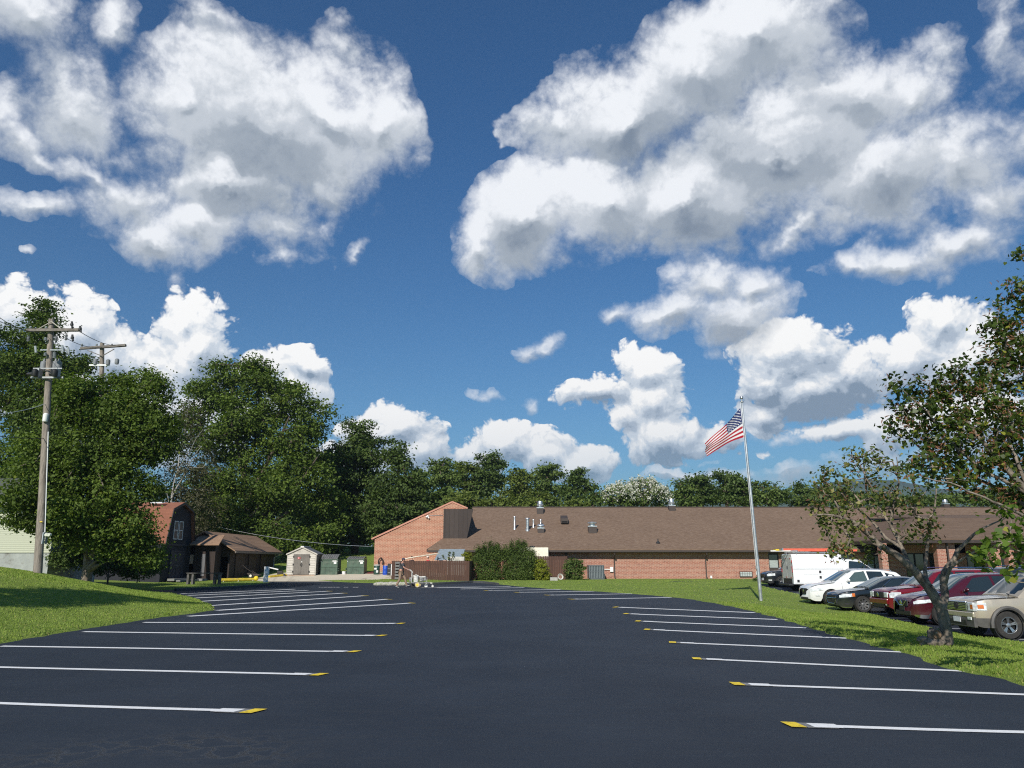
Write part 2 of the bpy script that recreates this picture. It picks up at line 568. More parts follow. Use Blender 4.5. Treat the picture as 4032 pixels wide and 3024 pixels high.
def brick_mat(name, c1, c2, mortar, bw=.215, bh=.075, dark=(.07, .045, .04), dk=.22):
    m, k, b = new_mat(name)
    uv, g, s = wall_uv(k)
    t = k.n.new('ShaderNodeTexBrick')
    k.l.new(uv, t.inputs['Vector'])
    t.inputs['Color1'].default_value = (*c1, 1); t.inputs['Color2'].default_value = (*c2, 1); t.inputs['Mortar'].default_value = (*mortar, 1)
    t.inputs['Scale'].default_value = 1.0
    t.inputs['Brick Width'].default_value = bw; t.inputs['Row Height'].default_value = bh
    t.inputs['Mortar Size'].default_value = .011; t.inputs['Mortar Smooth'].default_value = .2
    t.offset = .5
    # brick-by-brick tone: coarse noise sampled with the brick proportions
    n2 = k.noise(k.vmath('MULTIPLY', uv, (1 / bw, 1 / bh, 1)), .9, 2, .5)
    c = k.mix(k.smooth(n2.outputs[0], .55, .72, 0, dk * 2), t.outputs['Color'], (*dark, 1))
    n3 = k.noise(g.outputs['Position'], .5, 5, .6)
    c = k.mix(k.smooth(n3.outputs[0], .3, .75, 0.0, .28), c, (c1[0] * .72, c1[1] * .72, c1[2] * .72, 1))
    k.put(b, 'Base Color', c)
    b.inputs['Roughness'].default_value = .85
    bp = k.n.new('ShaderNodeBump'); bp.inputs['Strength'].default_value = .5; bp.inputs['Distance'].default_value = .01
    bp.invert = True
    k.put(bp, 'Height', t.outputs['Fac']); k.put(b, 'Normal', bp.outputs[0])
    return m


def shingle_mat(name, c1, c2, c3, w=.30, h=.14, vary=.5, tscale=1.0):
    """asphalt shingles laid by x and slope height"""
    m, k, b = new_mat(name)
    g = k.n.new('ShaderNodeNewGeometry')
    s = k.n.new('ShaderNodeSeparateXYZ'); k.l.new(g.outputs['Position'], s.inputs[0])
    c = k.n.new('ShaderNodeCombineXYZ')
    k.l.new(k.math('MULTIPLY_ADD', s.outputs[1], .07, s.outputs[0]), c.inputs[0])
    k.l.new(k.math('MULTIPLY', s.outputs[2], 2.4), c.inputs[1])
    uv = k.vmath('SCALE', c.outputs[0], None, tscale)
    t = k.n.new('ShaderNodeTexBrick'); k.l.new(uv, t.inputs['Vector'])
    t.inputs['Color1'].default_value = (*c1, 1); t.inputs['Color2'].default_value = (*c2, 1)
    t.inputs['Mortar'].default_value = tuple(x * .55 for x in c1) + (1,)
    t.inputs['Scale'].default_value = 1.0; t.inputs['Brick Width'].default_value = w; t.inputs['Row Height'].default_value = h
    t.inputs['Mortar Size'].default_value = .008; t.inputs['Bias'].default_value = 0.0
    n2 = k.noise(k.vmath('MULTIPLY', uv, (2.2, 5.5, 1)), 1.2, 3, .6)
    col = k.mix(k.smooth(n2.outputs[0], .42, .66, 0, vary), t.outputs['Color'], (*c3, 1))
    n3 = k.noise(g.outputs['Position'], .35, 5, .6)
    col = k.mix(k.smooth(n3.outputs[0], .35, .7, 0, .25), col, tuple(x * .75 for x in c1) + (1,))
    k.put(b, 'Base Color', col)
    b.inputs['Roughness'].default_value = .95
    b.inputs['Specular IOR Level'].default_value = .2
    bp = k.n.new('ShaderNodeBump'); bp.inputs['Strength'].default_value = .4; bp.inputs['Distance'].default_value = .01
    k.put(bp, 'Height', n2.outputs[0]); k.put(b, 'Normal', bp.outputs[0])
    return m


def leaf_mat(name, lo, hi, trans=.35, yellow=None, yf=.04, rough=.62):
    m, k, b = new_mat(name)
    g = k.n.new('ShaderNodeNewGeometry')
    tcn = k.n.new('ShaderNodeTexCoord')
    nz = k.noise(tcn.outputs['Object'], .55, 3, .6)
    f = k.math('MULTIPLY_ADD', g.outputs['Random Per Island'], .55, k.math('MULTIPLY', k.smooth(nz.outputs[0], .3, .7), .45))
    c = k.mix(f, (*lo, 1), (*hi, 1))
    if yellow:
        h = k.math('FRACT', k.math('MULTIPLY', g.outputs['Random Per Island'], 37.7))
        c = k.mix(k.math('LESS_THAN', h, yf), c, (*yellow, 1))
    k.put(b, 'Base Color', c)
    b.inputs['Roughness'].default_value = rough
    b.inputs['Specular IOR Level'].default_value = .22
    out = k.n['Material Output']
    tr = k.n.new('ShaderNodeBsdfTranslucent'); k.put(tr, 'Color', k.vmath('MULTIPLY', c, (1.3, 1.5, .5)))
    mx = k.n.new('ShaderNodeMixShader'); mx.inputs[0].default_value = trans
    k.l.new(b.outputs[0], mx.inputs[1]); k.l.new(tr.outputs[0], mx.inputs[2]); k.l.new(mx.outputs[0], out.inputs[0])
    return m


def board_mat(name, c1, c2, w=.14, rough=.8, gap=.10, horizontal=False):
    """boards side by side, each its own tone, dark joints"""
    m, k, b = new_mat(name)
    uv, g, s = wall_uv(k)
    if horizontal:
        cc = k.n.new('ShaderNodeCombineXYZ'); k.l.new(s.outputs[2], cc.inputs[0]); uv = cc.outputs[0]
    sp = k.n.new('ShaderNodeSeparateXYZ'); k.l.new(uv, sp.inputs[0])
    t = k.math('DIVIDE', sp.outputs[0], w)
    idx = k.math('FLOOR', t)
    fr = k.math('FRACT', t)
    wn_ = k.n.new('ShaderNodeTexWhiteNoise'); wn_.noise_dimensions = '1D'; k.l.new(idx, wn_.inputs['W'])
    c = k.mix(wn_.outputs['Value'], (*c1, 1), (*c2, 1))
    gr = k.noise(k.vmath('MULTIPLY', g.outputs['Position'], (12, 12, .8) if not horizontal else (.8, .8, 20)), 3, 5, .65)
    c = k.mix(k.smooth(gr.outputs[0], .35, .75, 0, .5), c, tuple(x * .55 for x in c1) + (1,))
    c = k.mix(k.math('LESS_THAN', fr, gap), c, tuple(x * .25 for x in c1) + (1,))
    k.put(b, 'Base Color', c)
    b.inputs['Roughness'].default_value = rough
    return m


def paint_mat(name, col, rough=.25, flake=0.0, dirt=.0):
    """car paint with clear coat"""
    m, k, b = new_mat(name)
    tcn = k.n.new('ShaderNodeTexCoord')
    n1 = k.noise(tcn.outputs['Object'], 2.0, 6, .65)
    s = k.n.new('ShaderNodeSeparateXYZ'); k.l.new(tcn.outputs['Object'], s.inputs[0])
    low = k.smooth(s.outputs[2], .7, .15, 0.0, 1.0)
    df = k.math('MULTIPLY', k.math('MULTIPLY', low, k.smooth(n1.outputs[0], .3, .7)), .35 + dirt)
    c = k.mix(df, (*col, 1), (.16, .145, .12, 1))
    k.put(b, 'Base Color', c)
    b.inputs['Metallic'].default_value = flake
    k.put(b, 'Roughness', k.smooth(n1.outputs[0], .3, .8, rough, rough + .15))
    b.inputs['Coat Weight'].default_value = .8
    k.put(b, 'Coat Roughness', k.math('MULTIPLY_ADD', df, .5, .04))
    return m


def glass_dark(name, col=(.02, .03, .03), rough=.04):
    m, k, b = new_mat(name)
    tcn = k.n.new('ShaderNodeTexCoord')
    n1 = k.noise(tcn.outputs['Object'], 3.0, 3, .5)
    k.put(b, 'Base Color', k.mix(n1.outputs[0], (*col, 1), tuple(x * 1.5 for x in col) + (1,)))
    b.inputs['Roughness'].default_value = rough
    b.inputs['Specular IOR Level'].default_value = .8
    b.inputs['Coat Weight'].default_value = .5
    return m
# ------------------------------------------------------------------ terrain
def sstep(t):
    t = np.clip(t, 0, 1)
    return t * t * (3 - 2 * t)


def lerp_tab(y, tab):
    return np.interp(y, [a for a, b in tab], [b for a, b in tab])


LOT_TAB = [(-60, 0), (47, 0), (60, .10), (66, .33), (70, .58), (74, .84), (84, 1.6), (105, 3.7), (160, 4.4), (260, 6), (4000, 6)]
CAR_TAB = [(-60, -.45), (36, -.45), (50, -.15), (62, .22), (3000, .22)]
BACK_TAB = [(-60, 0), (47, 0), (60, .08), (70, .11), (3000, .3)]


def lot_h(x, y):
    l = lerp_tab(y, LOT_TAB)
    r = lerp_tab(y, BACK_TAB)
    t = sstep((np.asarray(x) + 7.5) / 4.0) * sstep((np.asarray(y) - 58) / 4)      # the building plot stays low
    return l * (1 - t) + r * t


def car_h(y):
    return lerp_tab(y, CAR_TAB)


def sd_poly(X, Y, poly):
    """signed distance, positive outside"""
    P = np.stack([X, Y], -1)
    d = np.full(X.shape, 1e9)
    inside = np.zeros(X.shape, bool)
    n = len(poly)
    for i in range(n):
        a = np.array(poly[i]); b = np.array(poly[(i + 1) % n])
        e = b - a
        w = P - a
        t = np.clip((w @ e) / (e @ e), 0, 1)
        q = w - t[..., None] * e
        d = np.minimum(d, np.sqrt((q ** 2).sum(-1)))
        c = ((a[1] > Y) != (b[1] > Y)) & (X < (b[0] - a[0]) * (Y - a[1]) / (b[1] - a[1] + 1e-12) + a[0])
        inside ^= c
    return np.where(inside, -d, d)


def g2(px, py, h=0.0):
    v = G(px, py, h)
    return (v.x, v.y)


# outline of the freshly sealed lot (from left front, round the tip of the mound, the far kerbs, down the right verge)
LOT_POLY = [(-11.6, -40), (-11.6, 6), g2(0, 2535), g2(330, 2478), g2(620, 2433), g2(790, 2412), g2(845, 2402), g2(838, 2390),
            (-12.2, 31.5), (-14.6, 36), (-18.0, 41.5), (-22.0, 46.0), g2(760, 2321, .02), g2(900, 2316, .03), g2(1020, 2309, .05),
            g2(1072, 2304, .06), g2(1075, 2299, .08), g2(1050, 2293, .1), (-20.5, 61.5), (-16, 62.4), g2(1485, 2296, .1), g2(1500, 2302, .08),
            g2(1620, 2302, .06), g2(1860, 2294, .06), g2(1960, 2303, .03), g2(2052, 2312), g2(2210, 2322), g2(2370, 2330), g2(2540, 2342), g2(2700, 2357),
            g2(2830, 2378), g2(2936, 2400), g2(3072, 2436), g2(3185, 2473), g2(3351, 2520), g2(3556, 2571), g2(3733, 2632), g2(3828, 2650), g2(4032, 2700), (6.9, 6), (6.9, -40)]
CAR_POLY = [(12.4, -40), (12.6, 14), g2(4032, 2534, -.45), g2(3855, 2512, -.45), g2(3635, 2468, -.45), g2(3424, 2420, -.45), g2(3280, 2385, -.45), g2(3145, 2352, -.40), g2(3020, 2328, -.30),
            g2(2990, 2316, -.2), (18.8, 56), (22, 59), (60, 60), (60, -40)]
PAD_POLY = [(-20.6, 61.3), (-21.2, 63.5), (-21.4, 71.2), (-6.3, 71.8), (-6.3, 64.0), (-10.6, 63.6), (-11.2, 62.6), (-16, 62.2)]
MOUND_POLY = [(-80, -60), (-80, 60), (-24.5, 60), (-24.0, 48), (-18.4, 42.0), (-14.8, 36), (-12.2, 31.5), g2(838, 2390), g2(845, 2402), g2(790, 2412), g2(620, 2433), g2(330, 2478), g2(0, 2535), (-11.6, 6), (-11.6, -60)]


def terrain(X, Y):
    """height of the lawn"""
    X = np.asarray(X, float); Y = np.asarray(Y, float)
    base = lot_h(X, Y)
    d = -sd_poly(X, Y, MOUND_POLY)
    m = 1.55 * sstep(d / 10.5) ** .78 * (1 - sstep((Y - 37) / 13))
    base = base + np.maximum(m, 0)
    cr = car_h(Y)
    t = sstep((X - 8.3) / np.maximum(4.4 + np.maximum(Y - 30, 0) * .2, 1)) * (1 - sstep((Y - 57) / 5))
    base = base * (1 - t) + cr * t
    # high ground far to the left
    base = base + .9 * sstep((-X - 24) / 10) * sstep((Y - 44) / 14) * (1 - sstep((Y - 75) / 20)) * .3
    return base


def wob(X, Y):
    return .05 * np.sin(X * 3.1 + np.sin(Y * 2.3) * 1.3) + .04 * np.sin(Y * 4.7 + X * 1.9) + .03 * np.sin(X * 9.3 + Y * 7.7)


def ground_z(X, Y):
    X = np.asarray(X, float); Y = np.asarray(Y, float)
    sd = np.minimum(np.minimum(sd_poly(X, Y, LOT_POLY), sd_poly(X, Y, CAR_POLY)), sd_poly(X, Y, PAD_POLY))
    sd = sd + wob(X, Y)
    return terrain(X, Y) + np.clip(sd * .35, -.10, .06), sd


def gz(x, y):
    return float(ground_z(np.array([x]), np.array([y]))[0][0])


def grid_lines(segs):
    out = [segs[0][0]]
    for a, b, st in segs:
        n = max(1, int(round((b - a) / st)))
        out += list(np.linspace(a, b, n + 1)[1:])
    return np.array(out)


def sheet(xs, ys, zf):
    X, Y = np.meshgrid(xs, ys)
    Z = zf(X, Y)
    V = np.stack([X, Y, Z], -1).reshape(-1, 3)
    nx, ny = len(xs), len(ys)
    i = np.arange(nx * ny).reshape(ny, nx)
    F = np.stack([i[:-1, :-1], i[:-1, 1:], i[1:, 1:], i[1:, :-1]], -1).reshape(-1, 4)
    return V, F


def grass_mat():
    m, k, b = new_mat('lawn grass')
    g = k.n.new('ShaderNodeNewGeometry')
    p = g.outputs['Position']
    n1 = k.noise(p, .45, 6, .6)
    n2 = k.noise(p, 9.0, 5, .65)
    n3 = k.noise(k.vmath('MULTIPLY', p, (1, 1.8, 1)), 34.0, 3, .7)
    c = k.mix(k.smooth(n1.outputs[0], .3, .7), (.175, .25, .044, 1), (.26, .32, .072, 1))
    c = k.mix(k.smooth(n2.outputs[0], .35, .7, 0, .6), c, (.20, .295, .056, 1))
    c = k.mix(k.smooth(n3.outputs[0], .45, .75, 0, .7), c, (.09, .125, .026, 1))
    k.put(b, 'Base Color', c)
    b.inputs['Roughness'].default_value = .9
    b.inputs['Specular IOR Level'].default_value = .15
    bp = k.n.new('ShaderNodeBump'); bp.inputs['Strength'].default_value = .8; bp.inputs['Distance'].default_value = .05
    k.put(bp, 'Height', k.math('ADD', n3.outputs[0], n2.outputs[0])); k.put(b, 'Normal', bp.outputs[0])
    return m


def asphalt_mat(name, old=False):
    m, k, b = new_mat(name)
    g = k.n.new('ShaderNodeNewGeometry')
    p = g.outputs['Position']
    n1 = k.noise(p, .35, 6, .6)                                   # squeegee patches
    n2 = k.noise(k.vmath('MULTIPLY', p, (.6, 5.0, 1)), 1.6, 6, .7)  # sealer drag streaks
    n3 = k.noise(p, 160.0, 2, .6)                                 # grit
    c = k.mix(k.smooth(n1.outputs[0], .3, .7), (.0150, .0205, .031, 1), (.0235, .031, .044, 1))
    c = k.mix(k.smooth(n2.outputs[0], .45, .75, 0, .5), c, (.036, .042, .052, 1))
    c = k.mix(k.smooth(n3.outputs[0], .62, .80, 0, .35), c, (.075, .078, .08, 1))
    # hairline cracks that show through the sealer, in patches
    wp = k.vmath('ADD', p, k.vmath('SCALE', k.noise(p, 2.5, 4, .6).outputs['Color'], None, .5))
    vo = k.n.new('ShaderNodeTexVoronoi'); vo.feature = 'DISTANCE_TO_EDGE'; k.l.new(wp, vo.inputs['Vector']); vo.inputs['Scale'].default_value = 3.4
    pm = k.noise(k.vmath('ADD', p, (31.0, 3.0, 0)), .28, 2, .5)
    dx = k.vmath('LENGTH', k.vmath('MULTIPLY', k.vmath('SUBTRACT', p, (-3.1, 7.0, 0)), (.85, 1.0, 0)))
    pmask = k.math('MULTIPLY', k.smooth(dx, 1.5, .5), k.smooth(pm.outputs[0], .30, .42))
    cr = k.math('MULTIPLY', k.smooth(vo.outputs[0], .075, .03), pmask)
    c = k.mix(k.math('MULTIPLY', cr, .8), c, (.004, .0045, .006, 1))
    c = k.mix(k.math('MULTIPLY', k.math('MULTIPLY', k.smooth(vo.outputs[0], .15, .07), k.smooth(n3.outputs[0], .5, .6)), k.math('MULTIPLY', pmask, .7)), c, (.16, .16, .16, 1))
    k.put(b, 'Base Color', c)
    k.put(b, 'Roughness', k.smooth(n2.outputs[0], .3, .75, .62, .80))
    b.inputs['Specular IOR Level'].default_value = .32
    bp = k.n.new('ShaderNodeBump'); bp.inputs['Strength'].default_value = .35; bp.inputs['Distance'].default_value = .006
    k.put(bp, 'Height', k.math('SUBTRACT', n3.outputs[0], cr)); k.put(b, 'Normal', bp.outputs[0])
    return m


def concrete_mat(name, base=(.66, .58, .44)):
    m, k, b = new_mat(name)
    g = k.n.new('ShaderNodeNewGeometry')
    p = g.outputs['Position']
    n1 = k.noise(p, .8, 6, .65)
    n2 = k.noise(k.vmath('MULTIPLY', p, (1, .35, 1)), .55, 5, .7)
    n3 = k.noise(p, 12, 4, .6)
    c = k.mix(n1.outputs[0], tuple(x * .85 for x in base) + (1,), tuple(x * 1.1 for x in base) + (1,))
    c = k.mix(k.smooth(n2.outputs[0], .56, .66, 0, .75), c, (base[0] * .42, base[1] * .40, base[2] * .36, 1))
    c = k.mix(k.smooth(n3.outputs[0], .5, .8, 0, .4), c, tuple(x * .7 for x in base) + (1,))
    k.put(b, 'Base Color', c)
    b.inputs['Roughness'].default_value = .9
    return m


M_GRASS = grass_mat()
M_LOT = asphalt_mat('sealed asphalt')
M_CONC = concrete_mat('stained concrete')
xs = grid_lines([(-3900, -300, 450), (-300, -90, 30), (-90, -30, 2.5), (-30, 30, .28), (30, 60, 1.5), (60, 300, 30), (300, 3900, 450)])
ys = grid_lines([(-300, -40, 40), (-40, 4, 2.2), (4, 72, .28), (72, 120, 1.2), (120, 300, 20), (300, 3900, 450)])
V, F = sheet(xs, ys, lambda X, Y: ground_z(X, Y)[0])
tag(arr_mesh('ground', V, F, M_GRASS, smooth=True), kind='structure', label='mown green lawn and rolling ground around the car parks')
V, F = sheet(np.linspace(-34, 8.5, 24), grid_lines([(-40, 40, 8), (40, 66, .8)]), lambda X, Y: lot_h(X, Y) + .0)
tag(arr_mesh('parking_lot', V, F, M_LOT, smooth=True), kind='structure', label='freshly sealed dark asphalt lot with new white stall lines')
V, F = sheet(np.linspace(12.2, 60, 12), grid_lines([(-40, 36, 8), (36, 60.5, .9)]), lambda X, Y: car_h(Y) + 0 * X)
tag(arr_mesh('car_park', V, F, M_LOT, smooth=True), kind='structure', label='second asphalt lot behind the verge, full of parked cars')
V, F = sheet(np.linspace(-22.5, -5.4, 30), np.linspace(60.9, 72.2, 18), lambda X, Y: lot_h(X, Y) + .018)
tag(arr_mesh('pavement', V, F, M_CONC, smooth=True), kind='structure', label='stained pale concrete pad under the bins and storage shed')

# ------------------------------------------------------------------ painted stall lines
M_WHITE = mat('stall paint', (.80, .80, .79), .65, var=.06, scale=18)
M_YELLOW = mat('old yellow paint', (.82, .60, .03), .7, var=.12, scale=25, dirt=(.40, .26, .03), dscale=14)
M_GREY = mat('scuffed grey paint', (.20, .20, .20), .7, var=.4, scale=25)
line_no = [0]


def on_lot(px, py):
    v = G(px, py, 0)
    for _ in range(4):
        v = G(px, py, float(lot_h(v.x, v.y)))
    return v


def strip(mb, a, b, w, lift, mi, hf, n=8, wav=0.0, skew=0.0, w2=None):
    a = Vector((a[0], a[1], 0)); b = Vector((b[0], b[1], 0))
    d = (b - a).normalized()
    nn = Vector((-d.y, d.x, 0))
    vs, fs = [], []
    ph = random.uniform(0, 6)
    for i in range(n + 1):
        t = i / n
        ww = w if w2 is None else w + (w2 - w) * t
        for s_ in (-1, 1):
            q = a.lerp(b, t) + nn * (s_ * ww / 2 + wav * math.sin(ph + t * 5)) + d * (s_ * skew)
            vs.append((q.x, q.y, hf(q.x, q.y) + lift))
    for i in range(n):
        fs.append((2 * i, 2 * i + 1, 2 * i + 3, 2 * i + 2))
    mb.add(vs, fs, mi)


def stall_line(p_grass, p_tip, patches, side, near=False):
    """white line from the verge to the aisle, ending in the old white, grey and yellow marks"""
    a, b = on_lot(*p_grass), on_lot(*p_tip)
    hf = lambda x, y: float(lot_h(x, y))
    mb = MB()
    L = (b - a).length
    d = (b - a) / L
    LW = min(.125 + .0075 * max(b.y - 9, 0), .32)
    if patches:
        e = b - d * .42
        strip(mb, a, e, LW, .006, 0, hf, 14, .012)
        sk = .035 * side
        W2 = max(.24, LW * 1.5)
        strip(mb, b - d * .50, b - d * .22, W2 * .8, .010, 0, hf, 2, 0, sk * .7)
        strip(mb, b - d * (.44 if patches == 2 else .26), b - d * .14, W2, .008, 1, hf, 2, 0, sk)
        strip(mb, b - d * .13, b + d * .02, W2 * 1.05, .012, 2, hf, 2, 0, sk)
    else:
        strip(mb, a, b, LW, .006, 0, hf, 14, .01)
    o = mb.build('parking_line', [M_WHITE, M_GREY, M_YELLOW])
    tag(o, kind='structure', group='stall lines on the sealed lot')


S_ = 1.8228
LEFT = [((-260, 2762), (1014, 2803)), ((-200, 2623), (1270, 2658)), ((2, 2545), (1405, 2567)), ((328, 2488), (1511, 2504)), ((567, 2451), (1586, 2456)),
        ((741, 2427), (1625, 2375)), ((854, 2404), (1531, 2360)), ((826, 2385), (1439, 2346)), ((793, 2368), (1358, 2336)), ((768, 2355), (1300, 2328)),
        ((740, 2345), (1212, 2325)), ((712, 2338), (1161, 2320))]
for i, (a, b) in enumerate(LEFT):
    pa, pb = on_lot(*a), on_lot(*b)
    if i >= 6:                                            # these run on behind the mound
        ext = (pa - pb).normalized() * 1.2
        pa = pa + ext
        d = ray(*a)
    a2 = a
    stall_line(a2, b, 0 if i >= 10 else (2 if i < 4 else 1), 1)
RIGHT = [((4300, 2893), (3103, 2856)), ((4180, 2742), (2886, 2694)), ((3826, 2645), (2731, 2594)), ((3548, 2568), (2638, 2530)), ((3334, 2514), (2540, 2479)), ((3175, 2473), (2505, 2446)),
         ((3060, 2440), (2459, 2417)), ((2972, 2413), (2419, 2391)), ((2642, 2353), (2245, 2360)), ((2496, 2338), (2150, 2344)), ((2359, 2328), (2030, 2333)),
         ((2235, 2321), (1910, 2325.5)), ((2064, 2314), (1814, 2319.5)), ((2010, 2310), (1720, 2315)), ((1900, 2311.5), (1640, 2312.5))]
for i, (a, b) in enumerate(RIGHT):
    stall_line(a, b, 2 if i < 2 else (1 if i < 12 else 0), -1)
# worn stencilled word and dashes across the far end of the lot
mb = MB()
for x0, x1 in ((1256, 1262), (1266, 1271), (1275, 1287), (1290, 1310), (1313, 1321), (1324, 1337), (1355, 1360), (1363, 1371), (1390, 1398), (1400, 1411)):
    a, b = on_lot(x0, 2312.4), on_lot(x1, 2312.4)
    strip(mb, a, b, .32, .006, 0, lambda x, y: float(lot_h(x, y)), 1)
tag(mb.build('road_marking', [M_WHITE]), kind='structure')
# stall lines of the car park
mb = MB()


def on_car(px, py):
    v = G(px, py, -.45)
    for _ in range(5):
        v = G(px, py, float(car_h(v.y)))
    return v


for a, b in (((3036, 2333.5), (3330, 2334)), ((3380, 2415), (3800, 2417)), ((3500, 2443), (3900, 2446)), ((3680, 2476), (4000, 2478)), ((3866, 2518), (4300, 2518)), ((3090, 2352), (3400, 2352))):
    mb = MB()
    strip(mb, on_car(*a), on_car(*b), .11, .006, 0, lambda x, y: float(car_h(y)), 4)
    tag(mb.build('parking_line', [M_WHITE]), kind='structure', group='stall lines of the second lot')

# ------------------------------------------------------------------ grass blades near the camera (one mass)
def blades(n, xr, yr, hmin, hmax, seed, keep):
    r = np.random.default_rng(seed)
    X = r.uniform(*xr, n); Y = r.uniform(*yr, n)
    ok = keep(X, Y, r)
    X, Y = X[ok], Y[ok]
    Z, sd = ground_z(X, Y)
    ok = sd > .02
    X, Y, Z, sd = X[ok], Y[ok], Z[ok], sd[ok]
    n = len(X)
    a = r.uniform(0, 2 * np.pi, n); h = r.uniform(hmin, hmax, n)
    tx, ty = r.normal(0, .45, n) * h, r.normal(0, .45, n) * h
    w = .006 + .0006 * Y
    P = np.stack([X, Y, Z - .015], -1)
    o = np.stack([np.cos(a) * w, np.sin(a) * w, 0 * a], -1)
    T = P + np.stack([tx, ty, h + .015], -1)
    V = np.stack([P - o, P + o, T], 1).reshape(-1, 3)
    return V


M_BLADE = leaf_mat('grass blades', (.145, .22, .033), (.275, .355, .068), .25, (.34, .32, .11), .06, .6)
GR = [blades(230000, (6.2, 20), (9, 32), .018, .045, 3, lambda X, Y, r: r.uniform(0, 1, len(X)) < np.clip(14 / Y, 0, 1)),
      blades(170000, (-26, -9.8), (13, 38), .018, .042, 4, lambda X, Y, r: r.uniform(0, 1, len(X)) < np.clip(17 / Y, 0, 1)),
      blades(30000, (-26, 18), (30, 66), .02, .05, 5, lambda X, Y, r: X > -30)]
V = np.concatenate(GR)
tag(arr_mesh('grass', V, np.arange(len(V)).reshape(-1, 3), M_BLADE), 'short green grass blades covering the mown lawns', 'grass', kind='stuff')

# ------------------------------------------------------------------ far mountains
def ridge(name, pts, dist, depth, col, lab):
    """pts: (px, py) skyline; a real slope with thickness behind it"""
    m = mat(name, col, 1.0, var=.25, scale=.012, spec=.1)
    V = []
    n = len(pts)
    xs_ = np.linspace(pts[0][0], pts[-1][0], 160)
    ys_ = np.interp(xs_, [p[0] for p in pts], [p[1] for p in pts])
    rg = np.random.default_rng(3)
    ys_ = ys_ + np.convolve(rg.normal(0, 1, 200), np.ones(9) / 9, 'same')[:160] * 4
    for j, (f, back) in enumerate(((0, 0), (.35, .25), (.75, .55), (1, 1), (.5, 1.6))):
        for i in range(160):
            P = A(xs_[i], ys_[i], dist)
            sc = 1 + (back - 1) * depth / dist
            V.append((P.x * (dist + (back - 1) * depth) / dist, dist + (back - 1) * depth, P.z * f + 4 * (1 - f)))
    F = [(j * 160 + i, j * 160 + i + 1, (j + 1) * 160 + i + 1, (j + 1) * 160 + i) for j in range(4) for i in range(159)]
    o = arr_mesh('hills', V, F, m, smooth=True)
    tag(o, lab, kind='structure')


ridge('wooded ridge', [(2000, 2010), (2330, 1985), (2395, 1960), (2440, 1945), (2520, 1950), (2600, 1940), (2640, 1946), (2700, 1965), (2900, 1960), (3150, 1935), (3270, 1898), (3400, 1893), (3520, 1890), (3600, 1905), (3700, 1922), (3800, 1935), (4100, 1900), (4500, 1950)], 2300, 650, (.055, .085, .045), 'long blue wooded mountain ridge on the horizon')
# ================================================================== brick building
M_BRICK = brick_mat('orange red brick', (.31, .108, .072), (.41, .172, .118), (.52, .45, .36), bw=.30, bh=.11)
M_BRICK2 = brick_mat('gable brick', (.33, .12, .07), (.44, .185, .115), (.60, .48, .34), bw=.30, bh=.11, dk=.14)
M_COPING = mat('salmon coping', (.50, .24, .17), .8)
M_ROOF = shingle_mat('brown shingles', (.165, .108, .074), (.205, .138, .096), (.27, .195, .145))
M_ROOF2 = shingle_mat('banded brown shingles', (.15, .100, .070), (.175, .12, .085), (.075, .05, .038), w=.9, h=.33, vary=.3)
M_FASCIA = mat('dark brown fascia', (.045, .032, .027), .6)
M_SOFFIT = mat('soffit', (.09, .07, .055), .8)
M_PANEL = board_mat('weathered brown panel', (.045, .033, .028), (.06, .045, .038), w=.42, gap=.05)
M_DKBROWN = mat('dark brown paint', (.05, .036, .03), .6)
M_GALV = mat('galvanised steel', (.62, .63, .63), .35, metal=.85, var=.15, scale=8)
M_WHITEM = mat('white painted metal', (.78, .78, .76), .45, var=.05)
M_GLASS = glass_dark('dark window glass')
M_BLIND = mat('window blind', (.42, .46, .45), .7, stretch=(1, 1, 30), var=.25, scale=4)
M_BLACK = mat('black plastic', (.018, .018, .018), .5)
M_RUB = mat('rubber', (.02, .02, .02), .85, var=.3, scale=12)
M_DARKV = mat('dark interior', (.008, .007, .006), .9)
M_CREAM = mat('cream painted metal', (.80, .75, .60), .5, var=.05)
M_ALU = mat('brushed aluminium', (.55, .56, .57), .35, metal=.9, var=.1)
M_CHROME = mat('chrome', (.75, .76, .78), .12, metal=1.0, var=.03)
M_REDM = mat('red plastic', (.45, .03, .03), .5)

YW, YG, YR = 70.0, 71.85, 81.0
PX = lambda px, Y, py=2160: A(px, py, Y).x
PZ = lambda py, Y, px=2400: A(px, py, Y).z
zE = PZ(2161, 69.2)
zR = PZ(1998, YR)
EY = 69.2
rs = (zR - zE) / (YR - EY)


def roof_z(Y):
    return zE + (Y - EY) * rs


def roof_pt(px, py):
    d = ray(px, py)
    t = (zE - EY * rs - CAM_H) / (d.z - rs * d.y)
    return Vector((d.x * t, d.y * t, CAM_H + d.z * t))


bld = thing('brick_building', 'long low red brick building with brown shingle roof and gable wing', 'building', (0, YW, 0))
bo = (0, YW, 0)


def bp(mb, name, mats, parent=None, **kw):
    """part of the building, geometry given in world coordinates"""
    o = mb.build(name, mats, parent or bld, origin=None, **kw)
    o.location = (0, -YW, 0) if (parent is None or parent is bld) else (0, 0, 0)
    return o


x0, x1 = PX(1745, YW), PX(3480, YW)
xr = PX(3415, EY)
zb = -.6
soff = zE - .30
